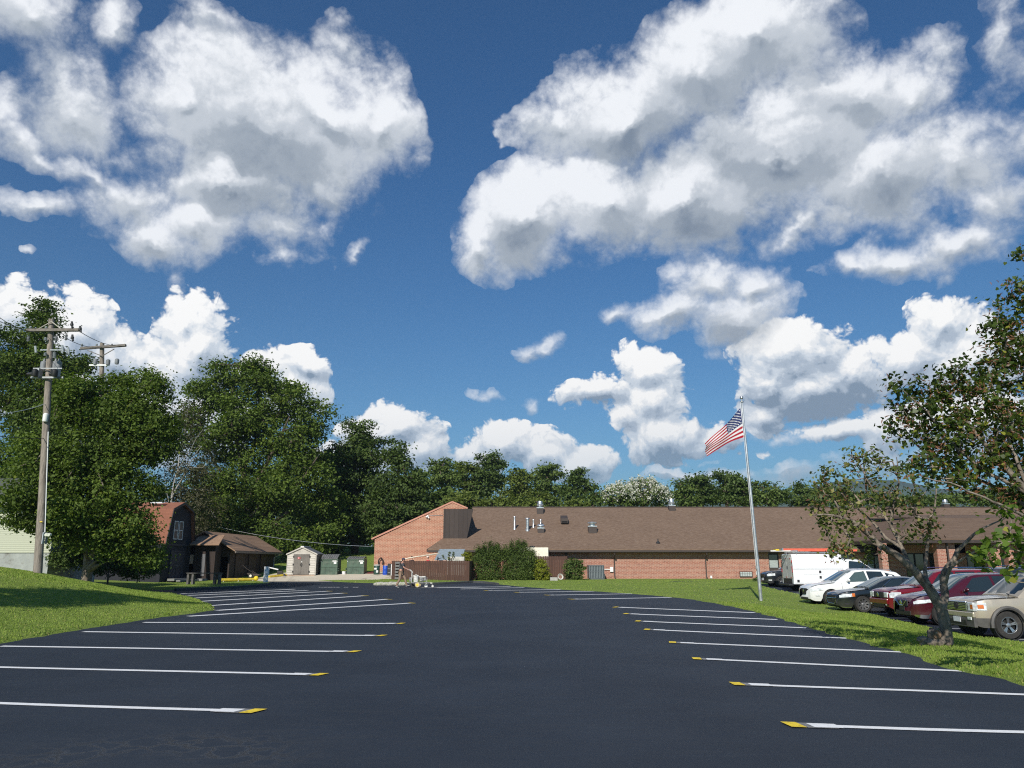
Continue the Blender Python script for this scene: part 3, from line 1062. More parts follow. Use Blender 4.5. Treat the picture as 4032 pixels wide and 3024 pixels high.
# front wall with real window openings (panels between piers)
wins = [(3023, 3063, 2182, 2238), (3298, 3361, 2180, 2238), (3405, 3471, 2180, 2240)]
mb = MB()
cur = x0
xs_w = []
for a, b_, c_, d_ in wins:
    xa, xb = PX(a, YW), PX(b_, YW)
    mb.b2((cur, YW, zb), (xa, YW + .25, soff))
    xs_w.append((xa, xb, PZ(d_, YW, a), PZ(c_, YW, a)))
    cur = xb
mb.b2((cur, YW, zb), (x1, YW + .25, soff))
mb.b2((x0, YW + .252, zb), (x0 + .25, YG - .06, soff))
mb.b2((x1 - .25, YW + .252, zb), (x1, 78, soff))
bp(mb, 'wall', M_BRICK)
for i, (xa, xb, za, zt) in enumerate(xs_w):
    bp(MB().b2((xa + .003, YW + .02, zb), (xb - .003, YW + .10, za)), 'infill_panel', M_DKBROWN)
    bp(MB().b2((xa + .003, YW + .02, zt), (xb - .003, YW + .10, soff)), 'infill_panel', M_DKBROWN)
    f = MB()
    n = 1 if i == 0 else 2
    f.b2((xa + .003, YW + .04, za + .003), (xa + .07, YW + .12, zt - .003)).b2((xb - .07, YW + .04, za + .003), (xb - .003, YW + .12, zt - .003))
    f.b2((xa + .072, YW + .04, za + .003), (xb - .072, YW + .12, za + .07)).b2((xa + .072, YW + .04, zt - .07), (xb - .072, YW + .12, zt - .003))
    if n == 2: f.b2(((xa + xb) / 2 - .05, YW + .04, za + .072), ((xa + xb) / 2 + .05, YW + .12, zt - .072))
    wo_ = bp(f, 'window', M_BLACK)
    g_ = MB().b2((xa + .06, YW + .105, za + .06), (xb - .06, YW + .115, zt - .06)); g_.build('pane', M_GLASS, wo_)
    hh = zt - (zt - za) * (.35 if i == 0 else .12)
    bl = MB()
    for q in range(int((hh - za - .1) / .06)):
        zz = za + .08 + q * .06
        bl.box(((xa + xb) / 2, YW + .095, zz), (xb - xa - .16 - (.1 if n == 2 else 0), .006, .045), rot=None)
    bl.build('blind', M_BLIND, wo_)
# roofs
hipx, hx2 = PX(1683, EY), PX(1744, YG)
gx1 = PX(1838, YG)
mb = MB()
ov = -.02
t_ = .14


def slab(mb, poly, mi=0, t=.14):
    mb.prism([(p[0], p[1], p[2]) for p in poly], (0, 0, -t), mi)


slab(mb, [(hipx, EY, zE), (xr, EY, zE), (xr, YG + .02, roof_z(YG + .02)), (hx2, YG + .02, roof_z(YG + .02))])
slab(mb, [(gx1, YG + .021, roof_z(YG + .021)), (xr, YG + .021, roof_z(YG + .021)), (xr, YR, zR), (gx1, YR, zR)])
xfar = PX(4300, YR)
slab(mb, [(xr + .003, 73.5, roof_z(73.5)), (xfar, 73.5, roof_z(73.5)), (xfar, YR, zR), (xr + .003, YR, zR)])
slab(mb, [(gx1, YR + .003, zR), (xfar, YR + .003, zR), (xfar, 92, zE), (gx1, 92, zE)])
rf = bp(mb, 'roof', M_ROOF)
mb = MB()
mb.tube([(gx1, YR, zR + .02), (xfar, YR, zR + .02)], .07, 6)
mb.build('ridge_cap', M_FASCIA, rf)
mb = MB()
mb.b2((hipx + .02, EY + .3, soff - .02), (xr - .01, YW + .3, soff + .02))
bp(mb, 'soffit', M_SOFFIT)
mb = MB().b2((hipx - .02, EY - .12, zE - .29), (xr + .02, EY - .003, zE - .12), 0).b2((xr + .022, EY - .05, zE - .30), (xr + .06, 73.6, zE - .06), 0)
mb.prism([(hipx - .03, EY - .1, zE - .3), (hipx - .03, EY - .1, zE - .03), (hx2 - .03, YG, roof_z(YG) - .03), (hx2 - .03, YG, roof_z(YG) - .3)], (-.03, 0, 0))
gut = bp(mb, 'gutter', M_FASCIA)
for px in (2417, 2775):
    x = PX(px, YW)
    mb = MB().tube([(x - .04, EY + .0, zE - .3), (x - .04, EY + .02, zE - .5), (x, YW - .07, zE - .85), (x, YW - .06, .35), (x + .05, YW - .25, .15)], .055, 8)
    bp(mb, 'downspout', M_FASCIA, smooth=True)
# gable wing
gp = [A(1470, 2262, YG), A(1466, 2124, YG), A(1781, 1979, YG), A(1862, 2004, YG)]
gp[0].z = 0.1
rx_ = gx1 + .0
gp[3].x = rx_
front = [(gp[0].x, YG, -.3), (gp[0].x, YG, gp[1].z), (gp[2].x, YG, gp[2].z), (rx_, YG, gp[3].z), (rx_, YG, -.3)]
mb = MB().prism(front, (0, .3, 0))
mb.b2((gp[0].x, YG + .303, -.3), (gp[0].x + .3, 92, gp[1].z - .05))
gw = bp(mb, 'gable_wall', M_BRICK2)
mb = MB()
mb.b2((rx_ - .02, YG + .31, 3.4), (rx_ + .0, YR, gp[3].z - .15))
bp(mb, 'cheek_wall', M_DKBROWN)
mb = MB()
for a, b_ in ((gp[1], gp[2]), (gp[2], gp[3])):
    d = (b_ - a).normalized()
    n_ = Vector((-d.z, 0, d.x))
    mb.prism([a - d * .05 + Vector((0, -.06, 0)), b_ + Vector((0, -.06, 0)), b_ + n_ * .14 + Vector((0, -.06, 0)), a - d * .05 + n_ * .14 + Vector((0, -.06, 0))], (0, .42, 0))
mb.build('coping', M_COPING, gw)
mb = MB()
for a, b_ in ((gp[1], gp[2]), (gp[2], gp[3])):
    slab(mb, [(a.x, YG + .37, a.z + .0), (b_.x, YG + .37, b_.z + .0), (b_.x, 93, b_.z), (a.x, 93, a.z)], t=.12)
bp(mb, 'wing_roof', M_ROOF)
mb = MB()
pz0, pz1 = PZ(2121, YG), PZ(2004, YG)
pa, pb = PX(1744, YG), PX(1862, YG)
mb.prism([(pa, YG - .05, pz0), (PX(1838, YG), YG - .05, pz0), (pb, YG - .05, pz1), (pa, YG - .05, pz1)], (0, .045, 0))
bp(mb, 'wood_panel', M_PANEL)
# floodlight and conduit on the gable
q = A(1684, 2032, YG - .15)
mb = MB().ball(q, .10, 10).tube([q + Vector((-.15, -.05, -.12)), q, q + Vector((.12, -.05, -.2))], [.09, .04, .09], 8)
fl = bp(mb, 'floodlight', M_WHITEM, smooth=True)
MB().tube([q + Vector((.1, .1, .05)), A(1744, 2028, YG - .06)], .018, 6).build('conduit', M_GALV, fl)
# wall fixtures
q0, q1 = A(2913, 2271, YW - .05), A(2962, 2250, YW - .05)
mb = MB().b2((q0.x, YW - .12, q0.z), (q1.x, YW + .02, q1.z))
ac = bp(mb, 'wall_unit', M_DKBROWN)
mb = MB()
for i in range(5):
    for j in range(3):
        xa = q0.x + .05 + i * (q1.x - q0.x - .1) / 5; za = q0.z + .05 + j * (q1.z - q0.z - .08) / 3
        mb.b2((xa, YW - .135, za), (xa + (q1.x - q0.x) / 5 - .05, YW - .122, za + (q1.z - q0.z) / 3 - .05))
mb.build('grille', M_BLIND, ac)
for px, py, s1, s2, mt in ((2800, 2272, .16, .22, M_WHITEM), (2979, 2256, .10, .30, M_WHITEM), (2230, 2160 + 20, .2, .3, M_DKBROWN)):
    q = A(px, py, YW - .06)
    bp(MB().box(q, (s1, .12, s2)), 'electric_box', mt)
q0, q1 = A(2380, 2242, YW - .08), A(2408, 2242, YW - .08)
mb = MB().tube([q0, q1], .045, 8).box(q1, (.28, .16, .42))
bp(mb, 'disconnect_box', M_WHITEM)


def vent_pipe(px, pyb, pyt, r, capr, name='vent_pipe'):
    b_ = roof_pt(px, pyb)
    top = A(px, pyt, b_.y).z
    mb = MB().lathe((b_.x, b_.y, b_.z - .2), [(r * 1.5, 0), (r * 1.4, .30), (r, .36), (r, top - b_.z + .2 - .1)], 14)
    mb.lathe((b_.x, b_.y, top - .11), [(r, 0), (capr, .03), (capr * .9, .09), (.01, .11)], 14)
    bp(mb, name, M_GALV, smooth=True)


vent_pipe(2026, 2084, 2033, .09, .14)
vent_pipe(2077, 2089, 2039, .15, .26)
vent_pipe(2100, 2077, 2045, .07, .12)
vent_pipe(2129, 2068, 2045, .07, .14)


def curb_vent(px, pyb, pyc, pyt, w, kind):
    b_ = roof_pt(px, pyb)
    zc, zt = A(px, pyc, b_.y).z, A(px, pyt, b_.y).z
    mb = MB().b2((b_.x - w / 2, b_.y, b_.z - .3), (b_.x + w / 2, b_.y + w, zc))
    o = bp(mb, 'roof_vent', M_DKBROWN if kind != 'box' else M_DKBROWN)
    cy = b_.y + w / 2
    h = zt - zc
    mb = MB()
    mb.b2((b_.x - w * .55, cy - w * .55, zc + .002), (b_.x + w * .55, cy + w * .55, zc + .09))
    if kind == 'stack':
        mb.lathe((b_.x, cy, zc + .09), [(w * .3, 0), (w * .3, h * .2), (w * .52, h * .26), (w * .54, h * .42), (w * .4, h * .52), (w * .37, h * .95), (w * .35, h)], 16)
    elif kind == 'dome':
        mb.lathe((b_.x, cy, zc + .09), [(w * .35, 0), (w * .35, h * .3), (w * .62, h * .35), (w * .6, h * .6), (w * .3, h * .9), (.02, h * .95)], 16)
    elif kind == 'mush':
        mb.lathe((b_.x, cy, zc + .09), [(w * .36, 0), (w * .36, h * .45), (w * .58, h * .5), (w * .6, h * .75), (w * .45, h * .9), (.02, h)], 18)
    mb.build('vent_cap', M_GALV, o, smooth=True)


curb_vent(2127, 2024, 2001, 1976, .66, 'stack')
curb_vent(2648, 2012, 1992, 1967, .66, 'stack')
curb_vent(2130, 2099, 2081, 2064, .62, 'dome')
curb_vent(2334, 2100, 2074, 2057, .78, 'mush')
curb_vent(3730, 1999, 1985, 1970, .6, 'stack')
b_ = roof_pt(2223, 2066)
mb = MB().prism([(b_.x - .34, b_.y - .1, b_.z + .15), (b_.x - .34, b_.y - .1, b_.z + .62), (b_.x - .34, b_.y + .9, b_.z + .95), (b_.x - .34, b_.y + .9, b_.z + .2)], (.68, 0, 0))
o = bp(mb, 'roof_vent', M_DKBROWN)
MB().b2((b_.x - .29, b_.y - .104, b_.z + .18), (b_.x + .29, b_.y - .101, b_.z + .36)).build('opening', M_DARKV, o)
b_ = roof_pt(2591, 2138)
bp(MB().lathe((b_.x, b_.y, b_.z - .05), [(.24, 0), (.2, .06), (.05, .25), (.045, .42)], 10), 'vent_pipe', M_BLACK, smooth=True)

# right wing with porch
YP = 62.5
zP = PZ(2121, YP, 3700)
xp0, xp1 = PX(3522, YP), PX(4400, YP)
xa0 = PX(3628, 68)
zA = PZ(2039, 68, 3628)
mb = MB()
slab(mb, [(xp0, YP, zP), (xp1, YP, zP), (xp1, 68, zA), (xa0, 68, zA)])
mb.prism([(xp0, YP, zP), (xa0, 68, zA), (xa0, 76, zA), (xp0, 76, zP)], (0, 0, -.14))
slab(mb, [(xa0, 68.002, zA), (xp1, 68.002, zA), (xp1, 77, zA + .8), (xa0, 77, zA + .8)])
bp(mb, 'porch_roof', M_ROOF2)
mb = MB().b2((xp0 - .02, YP - .12, zP - .34), (xp1, YP - .003, zP - .10)).b2((xp0 - .06, YP, zP - .34), (xp0 - .003, 73, zP - .10))
bp(mb, 'porch_fascia', M_FASCIA)
bp(MB().b2((xp0 + .05, YP + .1, zP - .34), (xp1, 70, zP - .30)), 'porch_ceiling', M_SOFFIT)
for a, b_ in ((3468, 3492), (3688, 3724), (3733, 3760), (3900, 3935), (3965, 3990)):
    yy = YP + .6
    bp(MB().b2((PX(a, yy), yy, -.6), (PX(b_, yy), yy + .6, zP - .35)), 'pillar', M_BRICK)
yb = 68
mb = MB().b2((PX(3480, yb), yb, -.6), (PX(3560, yb), yb + .3, zP - .35)).b2((PX(3760, yb), yb, -.6), (PX(3800, yb), yb + .3, zP - .35)).b2((PX(3870, yb), yb, -.6), (PX(3925, yb), yb + .3, zP - .35)).b2((PX(4010, yb), yb, -.6), (PX(4400, yb), yb + .3, zP - .35))
mb.b2((PX(3480, yb), yb, 2.4), (PX(4400, yb), yb + .29, zP - .36))
bp(mb, 'porch_wall', M_BRICK)
for a, b_ in ((3560, 3640), (3642, 3758), (3802, 3868), (3927, 4008)):
    xa, xb = PX(a, yb), PX(b_, yb)
    f = MB().b2((xa, yb + .05, 0), (xa + .08, yb + .15, 2.4)).b2((xb - .08, yb + .05, 0), (xb, yb + .15, 2.4)).b2((xa + .08, yb + .05, 2.3), (xb - .08, yb + .15, 2.4)).b2((xa + .08, yb + .05, .9), (xb - .08, yb + .15, .98)).b2(((xa + xb) / 2 - .04, yb + .06, 0), ((xa + xb) / 2 + .04, yb + .14, 2.3))
    w = bp(f, 'window', M_BLACK)
    MB().b2((xa + .02, yb + .16, 0), (xb - .02, yb + .17, 2.4)).build('pane', M_GLASS, w)
bp(MB().b2((PX(3480, 69.6), 69.6, -.6), (PX(4400, 69.6), 69.8, 4)), 'back_wall', M_DARKV)
x_ = PX(3728, YP + .4)
bp(MB().tube([(x_, YP + .3, zP - .3), (x_, YP + .35, -.3)], .07, 8), 'downspout', M_FASCIA, smooth=True)

# ================================================================== fences
M_FENCE = board_mat('brown fence boards', (.075, .034, .022), (.095, .045, .030), w=.14, gap=.07)


def dog_ear_fence(name, label, pts, zt, Y_hint, cat='fence', light_knots=True):
    """pts: list of (x, y) corners; boards as real pickets with clipped tops"""
    root = thing(name, label, cat, (pts[0][0], pts[0][1], 0), 0)
    mb = MB()
    rails = MB()
    base = Vector((pts[0][0], pts[0][1], 0))
    rg = random.Random(5)
    for (xa, ya), (xb, yb_) in zip(pts[:-1], pts[1:]):
        a, b_ = Vector((xa, ya, 0)) - base, Vector((xb, yb_, 0)) - base
        d = (b_ - a); L = d.length; d.normalize()
        n_ = Vector((-d.y, d.x, 0))
        k = max(1, int(L / .145))
        for i in range(k):
            p = a + d * (L * i / k)
            q = a + d * (L * (i + 1) / k - .008)
            g_ = gz(p.x + base.x, p.y + base.y) - .05
            h = zt + rg.uniform(-.015, .015)
            c = .035
            mb.prism([p + Vector((0, 0, g_)), q + Vector((0, 0, g_)), q + Vector((0, 0, h - c)), q - d * c + Vector((0, 0, h)), p + d * c + Vector((0, 0, h)), p + Vector((0, 0, h - c))], n_ * .02)
        for zz in (.35, zt - .3):
            rails.prism([a + n_ * .022 + Vector((0, 0, zz)), b_ + n_ * .022 + Vector((0, 0, zz)), b_ + n_ * .022 + Vector((0, 0, zz + .09)), a + n_ * .022 + Vector((0, 0, zz + .09))], n_ * .04)
    mb.build('board_panel', M_FENCE, root)
    rails.build('rail', M_FENCE, root)
    return root


YF = 62.6
fz = PZ(2208, YF, 1700)
fa, fb = PX(1545, YF), PX(1849, YF)
dog_ear_fence('wooden_fence', 'brown dog-eared board fence screening the yard behind the man with the striper', [(fa, YF), (fb, YF), (PX(1866, YF + 3), YF + 3.4)], fz, YF)
fc, fd = PX(2089, 67), PX(2233, 67)
dog_ear_fence('wooden_fence', 'shorter brown board fence under the cream unit, between hedge and building wall', [(fc, 67.0), (fd, 67.0), (fd + .2, 69.8)], PZ(2190, 67, 2160), 67)
# grey pallet leaning on the fence behind the man
q = A(1562, 2285, YF - .25)
t = thing('wooden_pallet', 'grey weathered slatted panel leaning on the left end of the brown fence', 'pallet', (q.x, YF - .2, gz(q.x, YF - .3)))
mb = MB()
mg = mat('grey weathered wood', (.17, .165, .16), .85, var=.25, scale=9)
for i in range(6): mb.box((0, .02 * i / 6, .12 + i * .24), (.36, .03, .15))
mb.box((-.15, .06, .7), (.04, .04, 1.4)).box((.15, .06, .7), (.04, .04, 1.4))
mb.build('slat_panel', mg, t)

# ================================================================== yard items behind the first fence
q = A(1775, 2190, 66)
sh = thing('metal_shelter', 'blue grey corrugated metal lean-to above the brown fence', 'shelter', (q.x, 66.5, gz(q.x, 66.5)))
mcor = mat('blue grey metal sheet', (.24, .29, .33), .45, metal=.3, var=.12)
mb = MB()
xa, xb = PX(1724, 66) - q.x, PX(1828, 66) - q.x
zt, z0 = PZ(2162, 67.3, 1775) - sh.location.z, PZ(2206, 65.6, 1775) - sh.location.z
n_ = 13
for i in range(n_):
    f0, f1 = i / n_, (i + 1) / n_
    mb.add([(xa - .25 * (1 - f0), -.9 + 1.7 * f0, z0 + (zt - z0) * f0), (xb - .25 * (1 - f0), -.9 + 1.7 * f0, z0 + (zt - z0) * f0),
            (xb - .25 * (1 - f1), -.9 + 1.7 * f1, z0 + (zt - z0) * f1 - .03), (xa - .25 * (1 - f1), -.9 + 1.7 * f1, z0 + (zt - z0) * f1 - .03),
            (xa - .25 * (1 - f1), -.9 + 1.7 * f1, z0 + (zt - z0) * f1), (xb - .25 * (1 - f1), -.9 + 1.7 * f1, z0 + (zt - z0) * f1)], [(0, 1, 2, 3), (3, 2, 5, 4)])
mb.build('roof', mcor, sh)
for x in (xa + .05, xb - .05):
    for y in (-.8, .7): MB().b2((x - .04, y - .04, 0), (x + .04, y + .04, z0 + .3 + (y + .8) * .4)).build('post', M_DKBROWN, sh)
q0, q1 = A(1763, 2207, 64.6), A(1829, 2192, 64.6)
o = MB().b2((q0.x, 64.3, gz(q0.x, 64.5)), (q1.x, 64.9, q1.z)).build('planter', mat('weathered white boards', (.55, .53, .47), .8, var=.2, dirt=(.2, .2, .15)), origin=(q0.x, 64.3, 0))
tag(o, 'weathered white raised planter showing over the fence top', 'planter')
pts = [A(1578, 2209, 64.2), A(1602, 2199, 64.2), A(1640, 2192, 64.2), A(1690, 2185, 64.6), A(1727, 2179, 65.4)]
tag(MB().tube([p - pts[0] for p in pts], .05, 8).build('pipe', mat('cream plastic pipe', (.72, .62, .48), .5), smooth=True), 'long cream pipe bending up over the brown fence', 'pipe').location = pts[0]

q0, q1 = A(2044, 2196, 69), A(2158, 2156, 69)
t = thing('cooler_unit', 'cream metal box unit standing against the wall above the fence', 'cooler unit', (q0.x, 69, gz(q0.x, 69)))
h = q1.z - t.location.z
w = q1.x - q0.x
MB().b2((0, -.4, 0), (w, .9, h)).build('body', M_CREAM, t, bevel=.02)
mb = MB()
for a_ in (.05, .36, .67): mb.b2((w * a_, -.415, h - 1.0), (w * (a_ + .28), -.403, h - .12))
mb.build('door_panel', M_CREAM, t, bevel=.006)
MB().lathe((w * .45, .2, h), [(.25, 0), (.25, .12), (.1, .16)], 12).build('fan_housing', M_BLACK, t)

# air conditioner
q0, q1 = A(2319, 2283, 67.5), A(2379, 2227, 67.5)
t = thing('air_conditioner', 'dark grey louvred air conditioner standing on grass by the brick wall', 'air conditioner', (q0.x, 67.5, gz(q0.x, 67.5)))
w = q1.x - q0.x; h = q1.z - q0.z
mk = mat('dark grey coil', (.06, .075, .085), .5, metal=.3)
mb = MB().b2((.03, .03, .08), (w - .03, w - .03, h - .07))
mb.build('coil', mk, t)
mb = MB()
for x in (0, w - .05):
    for y in (0, w - .05): mb.b2((x, y, 0), (x + .05, y + .05, h))
mb.b2((.052, 0, 0), (w - .052, .04, .08)).b2((.052, 0, h - .08), (w - .052, .04, h)).b2((.052, -.002, h * .52), (w - .052, .03, h * .56)).b2((.052, w - .04, h - .08), (w - .052, w, h))
mb.b2((w - .04, .052, h - .08), (w, w - .052, h)).b2((0, .052, h - .08), (.04, w - .052, h))
mb.build('frame', mat('grey metal', (.11, .125, .135), .45, metal=.2), t)
mb = MB()
for i in range(9): mb.b2((.07 + i * (w - .12) / 9, .006, .09), (.105 + i * (w - .12) / 9, .026, h - .09))
mb.build('louvre', mat('grey metal 2', (.24, .27, .28), .45), t)
mb = MB().lathe((w / 2, w / 2, h - .05), [(w * .40, 0), (w * .40, .035), (.12, .05), (.1, .04)], 20)
mb.build('fan_guard', M_BLACK, t)

# ================================================================== green bins
M_BIN = mat('green bin paint', (.055, .095, .065), .6, var=.3, scale=3, dirt=(.12, .15, .11), dscale=2.2)
M_LID = mat('grey plastic lid', (.13, .13, .125), .6, var=.35, scale=6)
M_STICK = mat('white sticker', (.75, .75, .72), .6)


def dumpster(px0, px1, pyb, pyt, Y, label, lid_open, depth=1.45):
    q0, q1 = A(px0, pyb, Y), A(px1, pyt, Y)
    t = thing('dumpster', label, 'dumpster', (q0.x, Y, gz(q0.x, Y)), 0, 'green steel bins on the pad')
    w, h = q1.x - q0.x, q1.z - gz(q0.x, Y)
    D = depth
    mb = MB()
    mb.prism([(0, 0, .10), (0, 0, h - .02), (0, D, h + .05), (0, D, .10)], (.02, 0, 0))
    mb.prism([(w - .02, 0, .10), (w - .02, 0, h - .02), (w - .02, D, h + .05), (w - .02, D, .10)], (.02, 0, 0))
    mb.b2((.021, 0, .10), (w - .021, .02, h - .02)).b2((.021, D - .02, .10), (w - .021, D, h + .05)).b2((.021, .021, .10), (w - .021, D - .021, .13))
    mb.b2((-.025, -.035, h - .10), (w + .025, -.002, h - .01)).b2((-.02, -.03, .12), (w + .02, -.002, .18)).b2((0, -.03, h * .50), (w, -.002, h * .50 + .05))
    for i in range(5): mb.b2((w * (i + .5) / 5 - .02, -.02, .18), (w * (i + .5) / 5 + .02, -.001, h * .49)) if i % 2 else None
    mb.b2((.1, .05, 0), (.25, .2, .10)).b2((w - .25, .05, 0), (w - .1, .2, .10)).b2((.1, D - .2, 0), (.25, D - .05, .10)).b2((w - .25, D - .2, 0), (w - .1, D - .05, .10))
    mb.build('body', M_BIN, t)
    for s in (0, 1):
        xx = -.13 if s == 0 else w + .001
        mb = MB().b2((xx, .12, h * .32), (xx + .12, D - .3, h * .32 + .03)).b2((xx, .12, h * .32 + .17), (xx + .12, D - .3, h * .32 + .2)).b2((xx, .12, h * .32 + .03), (xx + .025, D - .3, h * .32 + .17))
        mb.build('fork_sleeve', M_BIN, t)
    for s in (0, 1):
        xa, xb = w * s / 2 + .01, w * (s + 1) / 2 - .01
        mb = MB()
        n = 8
        lift = lid_open
        for i in range(n):
            x_0 = xa + (xb - xa) * i / n; x_1 = x_0 + (xb - xa) / n
            zt_ = .03 if i % 2 else .0
            A0 = Vector((0, -.08, h + .02 + zt_)); A1 = Vector((0, D * .5, h + .20 + zt_ + lift * .7)); A2 = Vector((0, D, h + .10 + zt_ + lift))
            mb.prism([(x_0, A0.y, A0.z), (x_1, A0.y, A0.z), (x_1, A1.y, A1.z), (x_0, A1.y, A1.z)], (0, 0, -.03))
            mb.prism([(x_0, A1.y, A1.z), (x_1, A1.y, A1.z), (x_1, A2.y, A2.z), (x_0, A2.y, A2.z)], (0, 0, -.03))
        mb.build('lid', M_LID, t)
    for a_, b_ in (((w * .71, -.045, h - .24), (w * .93, -.036, h - .12)), ((w * .78, -.012, h - .42), (w * .93, -.001, h - .26)), ((.03, -.012, h - .24), (.08, -.001, h - .16)), ((w - .08, -.012, h - .24), (w - .03, -.001, h - .16))):
        MB().b2(a_, b_).build('sticker', M_STICK, t)
    # small dark print on the stickers
    mb = MB()
    for j in range(3): mb.b2((w * .73, -.048, h - .15 - j * .03), (w * .90, -.0455, h - .14 - j * .03))
    mb.build('print', M_BLACK, t)
    return t


dumpster(1259, 1330, 2264, 2201, 69.0, 'green dumpster with raised lid beside the tan storage shed', .28)
dumpster(1364, 1434, 2261, 2201, 69.6, 'green dumpster with flat lid, the one nearer the brick gable', .02)

# ================================================================== tan plastic storage shed
Ys = 68.2
q0, q1 = A(1128, 2262, Ys), A(1241, 2262, Ys)
gx, gzz = q0.x, gz(q0.x + 1, Ys)
t = thing('storage_shed', 'tan plastic storage shed with grey double doors beside the dumpsters', 'shed', (q0.x, Ys, gzz))
w = q1.x - q0.x
he = A(1130, 2181, Ys).z - gzz; hp = A(1187, 2156, Ys).z - gzz
M_TAN = mat('tan plastic siding', (.50, .47, .41), .6, var=.05, dirt=(.36, .33, .28), dscale=1.2)
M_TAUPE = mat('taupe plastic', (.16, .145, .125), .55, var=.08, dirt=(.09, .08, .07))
M_GREYP = mat('grey shingle plastic', (.12, .125, .13), .7, var=.2)
D = 2.3
pb_ = .17
mb = MB()
mb.prism([(0, 0, pb_), (0, 0, he), (w / 2, 0, hp), (w, 0, he), (w, 0, pb_)], (0, .06, 0))
mb.prism([(0, D - .06, pb_), (0, D - .06, he), (w / 2, D - .06, hp), (w, D - .06, he), (w, D - .06, pb_)], (0, .06, 0))
mb.b2((0, .061, pb_), (.06, D - .061, he))
n = 11
for s in (.02, w * .785):
    for i in range(n):
        z_ = pb_ + .05 + i * (he - pb_ - .15) / n
        mb.prism([(s, -.002, z_), (s, -.035, z_ + .01), (s, -.008, z_ + (he - pb_ - .15) / n - .015), (s, -.002, z_ + (he - pb_ - .15) / n - .012)], (w * .19, 0, 0))
mb.b2((-.03, -.03, pb_), (.03, .03, he)).b2((w - .03, -.03, pb_), (w + .03, .03, he))
mb.build('wall', M_TAN, t)
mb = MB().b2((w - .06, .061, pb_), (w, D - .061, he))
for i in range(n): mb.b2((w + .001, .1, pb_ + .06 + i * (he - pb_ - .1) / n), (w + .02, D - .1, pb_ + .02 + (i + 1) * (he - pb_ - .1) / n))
mb.build('shaded_side_wall', M_TAUPE, t)  # right side gets the doors' taupe, its shade painted into the colour
for s in (-1, 1):
    mb = MB()
    e = Vector((w / 2 + s * (w / 2 + .12), -.08, he - .04)); p = Vector((w / 2, -.08, hp + .04))
    mb.prism([e, p, p + Vector((0, D + .16, 0)), e + Vector((0, D + .16, 0))], (0, 0, .05))
    mb.build('roof_panel', M_GREYP, t)
    mb = MB().prism([e + Vector((0, -.004, -.06)), p + Vector((0, -.004, -.06)), p + Vector((0, -.004, .05)), e + Vector((0, -.004, .05))], (0, -.03, 0))
    mb.build('bargeboard', M_TAN, t)
MB().b2((w / 2 - .14, -.1, hp + .06), (w / 2 + .14, D + .1, hp + .13)).build('ridge_vent', M_WHITEM, t)
for s in (0, 1):
    xa = w * .225 if s == 0 else w * .50 + .008
    xb = w * .50 - .008 if s == 0 else w * .775
    mb = MB().b2((xa, -.05, pb_ + .02), (xb, -.003, he - .02))
    for i in range(5): mb.b2((xa + (xb - xa) * (i + .5) / 5 - .01, -.058, pb_ + .06), (xa + (xb - xa) * (i + .5) / 5 + .01, -.051, he - .06))
    d = mb.build('door', M_TAUPE, t)
    for zz in (.15, .5, .87): MB().box((xa - .02 if s == 0 else xb + .02, -.06, pb_ + (he - pb_) * zz), (.10, .05, .13)).build('hinge', M_BLACK, d)
    if s == 0:
        mb = MB().tube([(xb + .0, -.07, 1.15), (xb - .05, -.12, 1.1), (xb - .02, -.12, .92), (xb + .06, -.12, .92), (xb + .08, -.12, 1.08), (xb + .03, -.07, 1.15)], .02, 6)
        mb.build('handle', M_BLACK, d, smooth=True)
    else:
        pass
mb = MB().b2((w * .42, -.07, he - .42), (w * .46, -.056, he - .30))
mb.lathe((w * .40, -.066, he - .36), [(.11, -.006), (.11, .006)], 12, 0, 'Y')
mb.build('notice', M_REDM, t)
mb = MB()
for a_, b_2 in (((.33, -.30), (.38, -.42)), ((.38, -.30), (.33, -.42))):
    pass
mb.box((w * .40, -.076, he - .36), (.14, .004, .025), 0, Matrix.Rotation(R(45), 3, 'Y')).box((w * .40, -.081, he - .36), (.14, .004, .025), 0, Matrix.Rotation(R(-45), 3, 'Y'))
mb.build('notice_print', M_WHITEM, t)
MB().b2((w * .50 + .0, -.075, he - .72), (w * .50 + .07, -.059, he - .64)).build('door_tag', M_WHITEM, t)
mb = MB()
for i in range(6): mb.b2((.05 + i * (w - .1) / 6, .02, -.05), (.03 + (i + 1) * (w - .1) / 6, D - .05, pb_ - .002))
mb.build('timber_base', mat('orange timber base', (.36, .17, .10), .8, var=.2), t)

# ================================================================== smaller things on the pad
def drum(px, pyb, pyt, Y, r, mt, name, label, cat, ribs=True):
    q = A(px, pyb, Y); z0 = gz(q.x, Y) if Y > 61 else q.z
    h = A(px, pyt, Y).z - z0
    t = thing(name, label, cat, (q.x, Y, z0))
    prof = [(r * .96, 0), (r, .02), (r, h * .3), (r * 1.04, h * .33), (r, h * .36), (r, h * .63), (r * 1.04, h * .66), (r, h * .69), (r, h * .97), (r * .95, h), (r * .9, h - .03)] if ribs else [(r * .92, 0), (r, h * .95), (r * 1.05, h * .96), (r * 1.05, h)]
    MB().lathe((0, 0, 0), prof, 20).build('body', mt, t, smooth=True)
    return t, h


